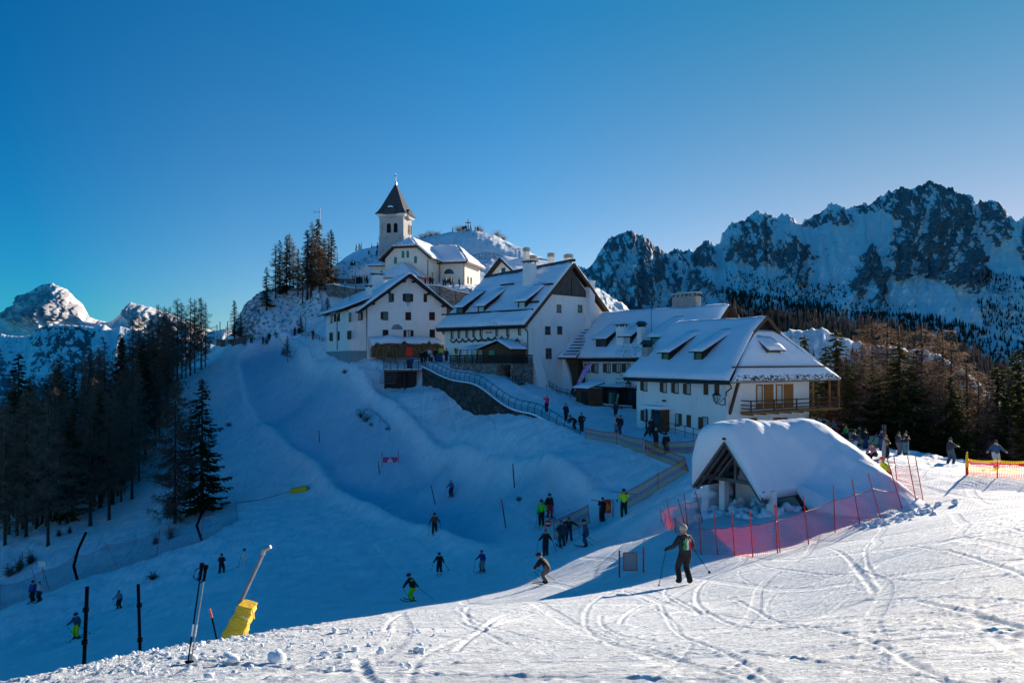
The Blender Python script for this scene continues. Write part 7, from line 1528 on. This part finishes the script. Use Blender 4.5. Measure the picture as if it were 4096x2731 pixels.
# deck chairs
canv = cm('cream_canvas', (.62,.50,.36)); 
for k, (x, y) in enumerate(((500,425),(570,432),(640,445),(745,492),(715,455),(780,515))):
    g = foot(*q4p(x, y), 66-.8*k); t = thing('deck_chair', ('leftmost cream deck chair of the row on the terrace','second cream deck chair of the row on the terrace','third cream deck chair of the row on the terrace','largest cream deck chair beside the seated person in fleece','cream deck chair half hidden behind the largest one','nearest cream deck chair at the end of the row')[k], 'deck chair', g, math.radians(-60), 'deck chairs on the terrace')
    m = MB(); [m.bar((s*.3, -.5, .02), (s*.3, .55, 1.05), .05).bar((s*.27, .55, .02), (s*.27, -.35, .55), .05) for s in (-1, 1)]; m.bar((-.3, .55, 1.05), (.3, .55, 1.05), .05); m.build('frame', M['orange'], t)
    MB().hexa([(-.26,-.35,.5),(.26,-.35,.5),(.26,.0,.28),(-.26,.0,.28),(-.26,-.35,.52),(.26,-.35,.52),(.26,.0,.3),(-.26,.0,.3)]).hexa([(-.26,.0,.28),(.26,.0,.28),(.26,.55,1.03),(-.26,.55,1.03),(-.26,-.02,.3),(.26,-.02,.3),(.26,.53,1.05),(-.26,.53,1.05)]).build('canvas', canv, t)
TB = thing('terrace_railing', 'wooden railing of the sun terrace beyond the balcony', 'railing', foot(*q4p(330, 300), 72)); m = MB(); [m.bar((-5, .5, z_), (2.4, -1.2, z_), .07, .1) for z_ in (.5, 1.0)]; m.build('rail', M['orange'], TB); [MB().box(x-.05, x+.05, .5-(x+5)*.23-.05, .5-(x+5)*.23+.05, -.8, 1.05).build('post', M['orange'], TB) for x in (-4.8, -2.4, 0, 2.3)]
for k, x in enumerate((860, 878, 895)): pole(('left','middle','right')[k]+' of the ski poles planted by the deck chairs', *q4p(x, 470), *q4p(x+6, 385), 64, .018, 'steel', 'ski pole', name='planted_ski_pole')
for k, x in enumerate((705, 718)): pole(('left','right')[k]+' of two ski poles planted behind the kneeling woman', *q4p(x, 755), *q4p(x+3, 612), 50, .015, 'darkpole', 'ski pole', name='planted_ski_pole')
o = MB().bar((-.9, 0, .05), (.9, .1, .05), .1, .03).bar((-.9, .2, .05), (.9, .3, .05), .1, .03).build('skis_on_snow', cloth((.4,.03,.04))); o.location = foot(*q4p(725, 768), 49); tag(o, 'red and black skis lying on the snow before the kneeling woman', 'skis')
# skis leaning at the inn door
for k in range(9):
    p = fc.hit(425+.12755*(1440+k*8), 237.5+.12755*1318, (0, -1.0, 0), (0, 1, 0)); o = MB().box(0, .09, 0, .03, 0, 1.55).build('leaning_ski', skm[(k*5+1) % 6]); w = fc.world((p.x, -1.0, p.z)); o.location = (w.x, w.y, H(w.x, w.y)); o.rotation_euler = (math.radians(-10), math.radians((k*17) % 15-7), fc.a); tag(o, '%s ski in the tangle leaning at the inn entrance' % ('white','lime green','black','blue','red','yellow')[(k*5+1) % 6], 'ski', 'skis leaning at the inn entrance')
# ============================================================ trees
def foliage(name, c1, c2):
    t = NT(name); v = t.coord(); oi = t.node('ShaderNodeObjectInfo'); n = t.noise(v, 2.5, 4, .7); col = t.ramp(n, [(.3, c1), (.7, c2)])
    h = t.node('ShaderNodeHueSaturation'); t.l.new(col, h.inputs['Color']); t.l.new(t.math('ADD', t.math('MULTIPLY', oi.outputs['Random'], .6), .7), h.inputs['Value'])
    m = t.done(h.outputs[0], None, .8, .15); tl = t.node('ShaderNodeBsdfTranslucent'); t.l.new(h.outputs[0], tl.inputs[0]); ms = t.node('ShaderNodeMixShader'); ms.inputs[0].default_value = .45; t.l.new(t.b.outputs[0], ms.inputs[1]); t.l.new(tl.outputs[0], ms.inputs[2]); t.l.new(ms.outputs[0], t.out.inputs[0]); return m
M['bark'] = woodmat('larch_bark', (.045, .035, .03), 4); M['twig'] = foliage('bare_larch_twigs', (.10, .070, .055), (.26, .18, .13)); M['needle'] = foliage('fir_needles', (.022, .036, .012), (.10, .105, .028)); M['pine'] = foliage('pine_needles', (.01, .02, .012), (.03, .045, .02))
def quad_mesh(name, V, m, smooth=False):
    V = np.array(V, np.float32).reshape(-1, 3); n = len(V)//4; o = grid_mesh(name, V, 0, 0, None, smooth, np.arange(n*4).reshape(-1, 4)); o.data.materials.append(m); return o
def blade(V, a, b, w0, w1, n):
    d = b-a; s = d.cross(n); s = s.normalized() if s.length > 1e-5 else Vector((1, 0, 0)); V += [a-s*w0/2, a+s*w0/2, b+s*w1/2, b-s*w1/2]
def trunkmb(h, r, rg, lean=.02):
    pts = []; x = y = 0
    for i in range(9): pts.append(Vector((x, y, h*i/8))); x += rg.uniform(-lean, lean)*h/8; y += rg.uniform(-lean, lean)*h/8
    pts.insert(1, Vector((pts[0].x, pts[0].y, .35))); pts[0] = pts[0]-Vector((0, 0, .8))
    m = MB(); m.tube(pts, r, 7, r*.12); 
    for k in range(7): v = m.v[k]; m.v[k] = (v[0]*1.5, v[1]*1.5, v[2])
    return m, pts
def on(pts, z, h):
    t = min(.999, z/h)*(len(pts)-2)+1; i = int(t); return pts[i].lerp(pts[min(i+1, len(pts)-1)], t-i)
def larch(seed, h=14., r=.15, R=2.2, nb=95, low=.12, tw=26, wid=.085):
    rg = random.Random(seed); m, pts = trunkmb(h, r, rg); V_ = []; LB = MB()
    for k in range(nb):
        z = h*(low+(.985-low)*(k+rg.random())/nb); p = on(pts, z, h); az = rg.uniform(0, 6.283); f = 1-z/h; L = R*(min(1, f*1.9+.08))**.8*rg.uniform(.45, 1.1)
        if z < h*.3: L *= rg.choice([.35, .8, 1.1])
        d = Vector((math.cos(az), math.sin(az), 0)); q = [p]; N = 4; sag = rg.uniform(.15, .5)
        for i in range(1, N+1): t = i/N; q.append(p+d*L*t+Vector((0, 0, -L*sag*math.sin(t*2.4)+.12*L*t*t)))
        for i in range(N): blade(V_, q[i], q[i+1], wid*(1-.2*i), wid*(.8-.2*i), Vector((rg.uniform(-1, 1), rg.uniform(-1, 1), rg.uniform(-1, 1))))
        if z < h*.55 and k % 3 == 0: LB.tube([p, q[2]], .03, 3)
        for i in range(int(tw*min(1.3, L/1.2)+3)):
            t = rg.uniform(.15, 1)*N; a = q[min(N-1, int(t))].lerp(q[min(N-1, int(t))+1], t-min(N-1, int(t))); l = rg.uniform(.25, .75)*(.5+.3*L); dd = (d*rg.uniform(-.2, .7)+Vector((-d.y, d.x, 0))*rg.uniform(-1, 1)+Vector((0, 0, rg.uniform(-1.1, .25)))).normalized()
            blade(V_, a, a+dd*l, .038, .015, Vector((rg.uniform(-1, 1), rg.uniform(-1, 1), rg.uniform(-1, 1))))
    m.v += [] ; n = len(m.v); m.v += LB.v; m.f += [tuple(i+n for i in f) for f in LB.f]
    return m, V_
def fir(seed, h=14., r=.2, R=2.4, nb=150, low=.06, dens=1.0, droop=.35):
    rg = random.Random(seed); m, pts = trunkmb(h, r, rg, .008); V_ = []
    for k in range(nb):
        z = h*(low+(.99-low)*((k+rg.random())/nb)); p = on(pts, z, h); az = rg.uniform(0, 6.283); f = 1-z/h; L = R*(f**.75)*rg.uniform(.6, 1.12)+.18
        d = Vector((math.cos(az), math.sin(az), 0)); sd_ = Vector((-d.y, d.x, 0)); N = 5; q = []
        for i in range(N+1): t = i/N; q.append(p+d*L*t+Vector((0, 0, .15*L*(1-f)-L*droop*t*(1.15-.45*t)+.10*L*max(0, t-.7)*3)))
        for i in range(N): blade(V_, q[i], q[i+1], .16+.10*L*(1-i/N), .12+.10*L*(1-(i+1)/N)*.8, Vector((rg.uniform(-.3, .3), rg.uniform(-.3, .3), 1)))
        for i in range(int((7+7*L)*dens)):
            t = rg.uniform(.1, 1); a = q[min(N-1, int(t*N))].lerp(q[min(N-1, int(t*N))+1], t*N-min(N-1, int(t*N))); s = rg.choice((-1, 1)); l = (.2+.32*L*(1-t*.7))*rg.uniform(.6, 1.1)
            dd = (d*rg.uniform(.2, .9)+sd_*s*rg.uniform(.5, 1)+Vector((0, 0, rg.uniform(-.75, .1)))).normalized(); blade(V_, a, a+dd*l, .15+.04*L, .03, Vector((rg.uniform(-.6, .6), rg.uniform(-.6, .6), rg.uniform(.2, 1))))
    return m, V_
def make_proto(kind, fn, mt, **k):
    m, V_ = fn(**k); t = MB(); t.v = m.v; t.f = m.f; to = t.build('trunk', M['bark'], None, True); co_ = quad_mesh('crown', V_, mt); tm, cmh = to.data, co_.data; bpy.data.objects.remove(to); bpy.data.objects.remove(co_); return kind, k.get('h', 14.), tm, cmh
LAR = [make_proto('larch_tree', larch, M['twig'], seed=s, h=14., R=1.8+.3*(s % 3), nb=105+15*(s % 3), low=.10+.08*(s % 3)) for s in range(1, 7)]
BIG = make_proto('larch_tree', larch, M['twig'], seed=77, h=14., R=3.0, nb=190, tw=40, low=.08)
FIR = [make_proto('fir_tree', fir, M['needle'], seed=10+s, h=14., R=(2.3, 1.7, 2.8, 2.0)[s], nb=(150, 130, 175, 140)[s], low=(.05, .12, .03, .2)[s]) for s in range(4)]
DARK = [make_proto('fir_tree', fir, M['pine'], seed=30+s, h=14., R=(1.5, 2.0)[s], nb=130, low=.1) for s in range(2)]
def tree(proto, base, h, label, group=None, wid=1.0, rz=None):
    kind, ph, tm, cmh = proto; t = thing(kind, label, 'tree', base, rz if rz is not None else rnd.uniform(0, 6.28), group); s = h/ph; t.scale = (s*wid, s*wid, s)
    for n, me in (('trunk', tm), ('crown', cmh)): o = bpy.data.objects.new(n, me); COL.objects.link(o); o.parent = t
    return t
def tree_at(proto, px, pyb, D, pyt, label, group=None, wid=1.0):
    g = foot(px, pyb, D); h = g.z*-1+(HZ-pyt)*g.y/F; return tree(proto, g, max(h, 1), label, group, wid)
# hill group
hg = 'trees on the rocky spur left of the church'
for pr, x, yt, yb, w, lab in ((FIR[0],290,722,1012,1.25,'broad dark fir at the left end of the spur'),(LAR[0],352,560,965,1.2,'slim bare larch next to the leftmost fir of the spur'),(DARK[0],382,538,950,1.2,'narrow dark fir in the left part of the spur'),(DARK[1],430,505,935,1.0,'tall dark fir left of the spur centre'),(LAR[1],452,488,910,1.3,'tall bare larch left of the spur centre'),(FIR[1],508,600,925,1.2,'shorter dark fir in the gap of the spur'),(LAR[3],478,560,905,1.1,'thin bare larch in the gap of the spur'),(FIR[3],575,465,920,1.3,'dark fir left of the tallest fir'),(LAR[2],606,405,900,1.3,'very tall bare larch touching the tallest fir'),(LAR[4],600,520,935,1.9,'wide brown larch in front of the tallest fir'),(LAR[5],655,560,905,1.7,'brown larch right in front of the tallest fir'),(FIR[2],648,388,860,1.25,'tallest sunlit fir of the spur'),(FIR[0],690,520,820,1.2,'green fir on the right flank of the spur group'),(LAR[0],720,480,735,1.4,'small bare larch on the right of the spur'),(DARK[0],741,465,735,1.4,'slim dark fir at the right end of the spur'),(LAR[2],540,700,960,1.5,'bent bare larch low on the spur'),(DARK[1],65,955,1225,1.5,'lone dark fir at the top of the piste'),(FIR[1],110,1060,1225,1.4,'short dark fir beside the lone fir at the top'),(FIR[0],528,1050,1185,1.3,'small fir below the spur by the trail'),(FIR[3],700,850,905,1.5,'tiny snowy fir on the slope under the terrace')):
    tree_at(pr, *q1p(x, yb), 150 if yb < 1000 else 143, q1p(x, yt)[1], lab, hg, w)
tree_at(DARK[1], *q1p(712, 1075), 132, q1p(712, 935)[1], 'bushy dark pine beside the gabled house', hg, 2.6); tree_at(DARK[0], *q1p(772, 835), 152, q1p(772, 735)[1], 'round dark pine bush on the spur by the terrace', hg, 3.2)
tree_at(LAR[1], *q1p(436, 1395), 117, q1p(436, 1200)[1], 'small bare larch on the bank above the piste', hg, 1.2)
# left forest
fg_ = 'bare larches of the dark forest on the left'
sk = [(-40,350),(19,352),(40,354),(62,349),(87,345),(105,338),(121,333),(133,316),(150,318),(158,303),(177,297),(205,296),(212,310)]
for x, yt, D, k in ((158.5,302.7,132,0),(164,305,134,1),(170,305,133,2),(177.4,297,134,3),(182,301,136,4),(190.3,296.5,137,5),(194.7,297.7,138,0),(201.4,296,139,1),(205.3,301,140,2),(133,316,124,3),(139,314,126,4),(144,315,128,5),(149.5,318,128,1),(186,310,136,2),(152,312,130,0),(167,311,131,4)):
    g = P(x, 0, D); z = H(g.x, D); h = (HZ-yt)*D/F-z; tree(LAR[k], Vector((g.x, D, z)), h, 'thin bare larch standing against the sky at the forest top', 'skyline larches of the left forest', 1.0+.2*(k % 2))
for x, yb, D, yt, pr, w, lab in ((202,514,82,377.5,FIR[2],1.15,'large green fir standing at the lower right corner of the left forest'),(175,524,80,378,BIG,1.0,'large dark larch with drooping limbs beside the lower right fir'),(109,519,86,395,LAR[4],1.3,'drooping larch with curved base in the middle of the lower forest edge'),(48,544,79,400,LAR[1],1.1,'straight larch nearest to the left net'),(67,523,86,392,LAR[3],1.1,'larch with curved foot left of the drooping one'),(139,481,102,372,LAR[0],1.0,'slim trunk larch right of the drooping one'),(94,484,105,380,LAR[5],1.1,'larch behind the drooping larch'),(26,536,84,385,LAR[2],1.1,'leftmost larch of the lower forest edge'),(19,520,100,352,FIR[0],1.0,'tall fir rising at the left margin'),(121,440,118,332,DARK[1],1.0,'dark pointed fir in the middle of the forest skyline'),(55,520,92,385,LAR[0],1.0,'second row larch at the left'),(5,545,80,400,LAR[5],1.1,'larch cut by the left picture edge'),(190,505,86,400,LAR[5],.9,'thin larch pressed against the large green fir'),(125,490,98,385,LAR[3],.9,'thin trunk larch at the forest interior edge')):
    g = foot(x, yb, D, .8, 1.25); h = (HZ-yt)*g.y/F-g.z; tree(pr, g, h, lab, 'larches and firs along the lower forest edge', w)
rg = random.Random(5); n = 0
while n < 135:
    x = rg.uniform(-45, 172); D = rg.uniform(84, 138); 
    if x > 120 and D < 84+ (x-120)*.65: continue
    g = P(x, 0, D); z = H(g.x, D); top = float(np.interp(x, [a[0] for a in sk], [a[1] for a in sk]))+rg.uniform(2, 30); h = min(rg.uniform(12, 17), (HZ-top)*D/F-z)
    if h < 6: continue
    pyb = HZ-F*z/D
    if x > 150 and pyb > 480: continue
    f_ = rg.random() < .12; tree(rg.choice(FIR+DARK) if f_ else rg.choice(LAR), Vector((g.x, D, z)), h, 'dark fir standing inside the left forest' if f_ else 'bare larch standing inside the left forest', 'firs inside the left forest' if f_ else 'larches inside the left forest', rg.uniform(.95, 1.35)); n += 1
# right side trees
n = 0
def zap(x, y): return 562.5+.1993*x, 174.5+.1993*y
RT = [(FIR[2],1375,800,86,1.15,'big fir right behind the hotel roof'),(FIR[0],1318,880,82,1.1,'fir close to the hotel eave'),(LAR[1],1500,850,84,1.5,'wide brown larch right of the hotel fir'),(LAR[4],1560,758,92,1.5,'tall brown larch at the centre of the right wood'),(LAR[2],1625,765,95,1.5,'second tall brown larch of the right wood'),(LAR[0],1685,790,92,1.4,'brown larch left of the pyramid fir'),(FIR[2],1692,868,74,1.2,'large pyramid shaped fir in the middle of the right wood'),(FIR[0],1775,900,88,1.1,'dark fir behind the pyramid fir'),(LAR[5],1815,788,86,1.5,'tall bare larch right of the pyramid fir'),(LAR[3],1905,798,84,1.6,'tallest brown larch right of centre'),(LAR[1],1955,850,82,1.4,'brown larch above the photographing man'),(FIR[1],1870,970,88,1.2,'narrow fir between the brown larches'),(LAR[2],2030,960,80,1.5,'brown larch right of the photographing man'),(LAR[4],2090,1050,78,1.5,'low brown larch in front of the blue valley'),(FIR[3],2185,985,78,1.3,'dark fir at the right above the net'),(FIR[2],2290,905,80,1.15,'large fir at the right picture edge'),(FIR[0],2240,1080,72,1.1,'shorter fir under the right edge fir'),(LAR[0],2130,1100,74,1.3,'thin larch beside the right firs'),(FIR[1],1240,960,84,1.0,'small fir seen under the hotel eave'),(FIR[0],1450,960,78,1.0,'short fir before the wide larch'),(FIR[3],1560,1000,76,1.1,'mid height fir left of the pyramid fir'),(LAR[5],1420,905,80,1.3,'bare larch behind the terrace crowd'),(FIR[2],1980,1080,72,1.0,'spreading fir behind the photographing man'),(FIR[0],2340,1000,76,1.2,'fir cut by the right picture edge'),(FIR[1],1215,838,120,1.0,'distant pointed fir beside the hotel roof')]
for pr, x, y, D, w, lab in RT:
    px, py = zap(x, y); g = P(px, 0, D); z = H(g.x, D); h = (HZ-py)*D/F-z; tree(pr, Vector((g.x, D, z)), h*1.04, lab, 'firs and larches of the right wood', w*1.35)
rg = random.Random(9); n = 0
while n < 62:
    px = rg.uniform(812, 1040); D = rg.uniform(70, 120); g = P(px, 0, D); z = H(g.x, D)
    if HZ-F*z/D < 452 and D < 75: continue
    lim = float(np.interp(px, [812, 860, 900, 940, 980, 1040], [372, 352, 362, 360, 400, 380]))+rg.uniform(0, 45); h = (HZ-lim)*D/F-z
    if h < 3 or h > 24 or z > -8.6: continue
    f_ = rg.random() < .5; tree(rg.choice(FIR) if f_ else rg.choice(LAR), Vector((g.x, D, z)), h, 'green fir filling the right wood' if f_ else 'brown bare larch filling the right wood', 'background %s of the right wood' % ('firs' if f_ else 'larches'), rg.uniform(1.3, 2.0)); n += 1
# shrubs and dry bushes
def shrub(px, py, D, h, label, n=60, m='twig', spread=.8, group=None, solid=True):
    g = foot(px, py, D); V_ = []; r2 = random.Random(int(px*7+py)); m2 = MB()
    for k in range(n):
        az = r2.uniform(0, 6.28); el = r2.uniform(.2, 1.4); d = Vector((math.cos(az)*math.cos(el)*spread, math.sin(az)*math.cos(el)*spread, math.sin(el))); a = Vector((r2.uniform(-.2, .2)*spread*h, r2.uniform(-.2, .2)*h, 0)); L = h*r2.uniform(.4, 1)
        b = a+d*L; blade(V_, a, b, .035*h**.5, .015, Vector((r2.uniform(-1, 1), r2.uniform(-1, 1), 0)))
        for i in range(7): t = r2.uniform(.3, 1); c = a.lerp(b, t); blade(V_, c, c+Vector((r2.uniform(-1, 1), r2.uniform(-1, 1), r2.uniform(-.3, .8)))*.28*h, .02*h**.5, .01, Vector((r2.uniform(-1, 1), r2.uniform(-1, 1), .3)))
    o = quad_mesh('shrub', V_, M[m]); o.location = g; return tag(o, label, 'shrub', group)
for x, y, h, lab in ((418,236,3.0,'bare bush behind the bell tower'),(424,235.5,3.4,'second bare bush right of the tower'),(431,234,3.8,'tall bare bush on the ridge right of the tower'),(437,233.5,2.6,'low bare bush on the ridge'),(459,231.5,3.2,'bare bush left of the summit cross'),(479,232,3.4,'bare bush right of the summit cross'),(497,238,3.8,'big bare bush on the right shoulder of the hill'),(503,241,2.6,'small bare bush on the right shoulder of the hill')): shrub(x, y, 203, h*.8, lab, 70, 'twig', .8, 'bare bushes along the hill top')
for x, y, D, h, lab in ((361,417,88,1.3,'dark juniper bush on the snow bank above the piste'),(368,421,87,1.4,'second dark juniper bush on the snow bank'),(372,426,85,.9,'low dry tuft under the juniper bushes'),(388,430,84,.7,'thin dry tuft right of the juniper bushes'),(285,355,128,1.6,'dark bush at the top bend'),(229,425,118,.8,'dry tuft on the left slope'),(31,562,78,2.2,'small fir sapling near the left net'),(20,570,76,2.6,'bare sapling left of the net'),(10,575,75,2.4,'bare sapling at the left picture edge'),(59,535,84,1.2,'dark sapling under the forest edge'),(70,532,85,1.1,'second dark sapling under the forest edge'),(156,545,76,1.6,'bare sapling by the upper net'),(153,578,70,.8,'dark stump like tuft in the net line'),(170,540,79,2.4,'dead sapling behind the bent pole'),(331,342,118,1.0,'bush at the foot of the house slope'),(345,372,106,.9,'dry grass tuft under the plinth'),(545,505,56,.5,'dry stalks in the snow bank'),(519,500,58,.5,'dry tuft by the blue pole'),(405,376,98,1.2,'dry bush under the lookout deck')): shrub(x, y, D, h*(.8 if 'sapling' in lab else 1), lab, 40, 'pine' if 'dark' in lab or 'fir' in lab or 'juniper' in lab else 'twig', .3 if 'sapling' in lab else .9, None)
# distant woods as masses
def far_trees(name, surf, poly, n, hr, m, seed, wr=.17, group=None, nsz=None, pw=2.5):
    x, y, z = surf; r2 = np.random.RandomState(seed); px = CX+F*x/y; py = HZ-F*z/y; vis = np.zeros(x.shape, bool)
    vis[:-7] = True; msk = inpoly(px, py, poly) & vis; ii = np.nonzero(msk.ravel())[0]
    if len(ii) == 0: return
    area = (y.ravel()[ii])**.0; dn = fbm(x.ravel()[ii]*(nsz or .01), z.ravel()[ii]*(nsz or .01)*2, 4, seed)**pw; ii = r2.choice(ii, n, p=dn/dn.sum()); V_ = []; Fq = []
    for q in ii:
        b = np.array([x.flat[q]+r2.uniform(-3, 3), y.flat[q]+r2.uniform(-3, 3), z.flat[q]-.5]); h = r2.uniform(*hr); w = h*wr*r2.uniform(.7, 1.25)
        for l in range(5):
            z0 = h*(.10+.17*l); z1 = h*(.10+.17*l+.34); rr = w*(1-l*.19); a0 = r2.uniform(0, 6.28); k0 = len(V_)
            for k in range(5): a = a0+k*1.2566; rj = rr*r2.uniform(.65, 1.2); V_.append((b[0]+math.cos(a)*rj, b[1]+math.sin(a)*rj, b[2]+z0-r2.uniform(0, .05)*h))
            V_.append((b[0], b[1], b[2]+min(h, z1))); Fq += [(k0+k, k0+(k+1) % 5, k0+5) for k in range(5)]
    me = bpy.data.meshes.new(name); me.from_pydata(V_, [], Fq); me.update(); me.materials.append(m); o = bpy.data.objects.new(name, me); COL.objects.link(o)
    return tag(o, kind='stuff')
def fmat(name, a, b):
    t = NT(name); n = t.noise(t.coord(), .08, 3, .8); return t.done(t.ramp(n, [(.35, a), (.65, b)]), None, .9, .1)
fd_, fb_ = fmat('far_fir_needles', (.008, .018, .016), (.022, .035, .026)), fmat('far_larch_twigs', (.10, .065, .05), (.20, .135, .10))
far_trees('distant_wood', MR, zc([(800,575),(1250,650),(1500,690),(1900,720),(2100,780),(2420,860),(2420,1250),(1900,1000),(1200,760),(850,700)]), 3600, (9, 17), fd_, 1, .2, pw=1.5)
far_trees('scattered_mountain_trees', MR, zc([(2080,480),(2420,540),(2420,900),(2150,820),(2060,600)]), 800, (6, 13), fd_, 2)
far_trees('scattered_mountain_shrubs', MR, zc([(820,470),(1100,540),(1500,560),(1650,640),(1950,690),(1500,680),(900,620),(780,600)]), 700, (3, 9), fd_, 3, .3)
far_trees('mountain_ridge_trees', MR, zc([(420,330),(620,620),(780,610),(560,380)]), 60, (6, 12), fb_, 4)
x0, y0, z0 = MH; allp = [(700,300),(1060,300),(1060,470),(700,400)]
far_trees('larch_wood', MH, allp, 4200, (9, 15), fb_, 5, .17, nsz=.02, pw=1); far_trees('fir_wood', MH, allp, 900, (9, 15), fd_, 6, .18, nsz=.02)
far_trees('knoll_larches', MH2, [(700,342),(960,370),(1060,450),(1060,520),(700,460)], 900, (4, 9), fb_, 7, .17, nsz=.04); far_trees('knoll_firs', MH2, [(700,338),(960,370),(1060,450),(1060,520),(700,460)], 500, (3, 8), fd_, 8, .2, nsz=.04)
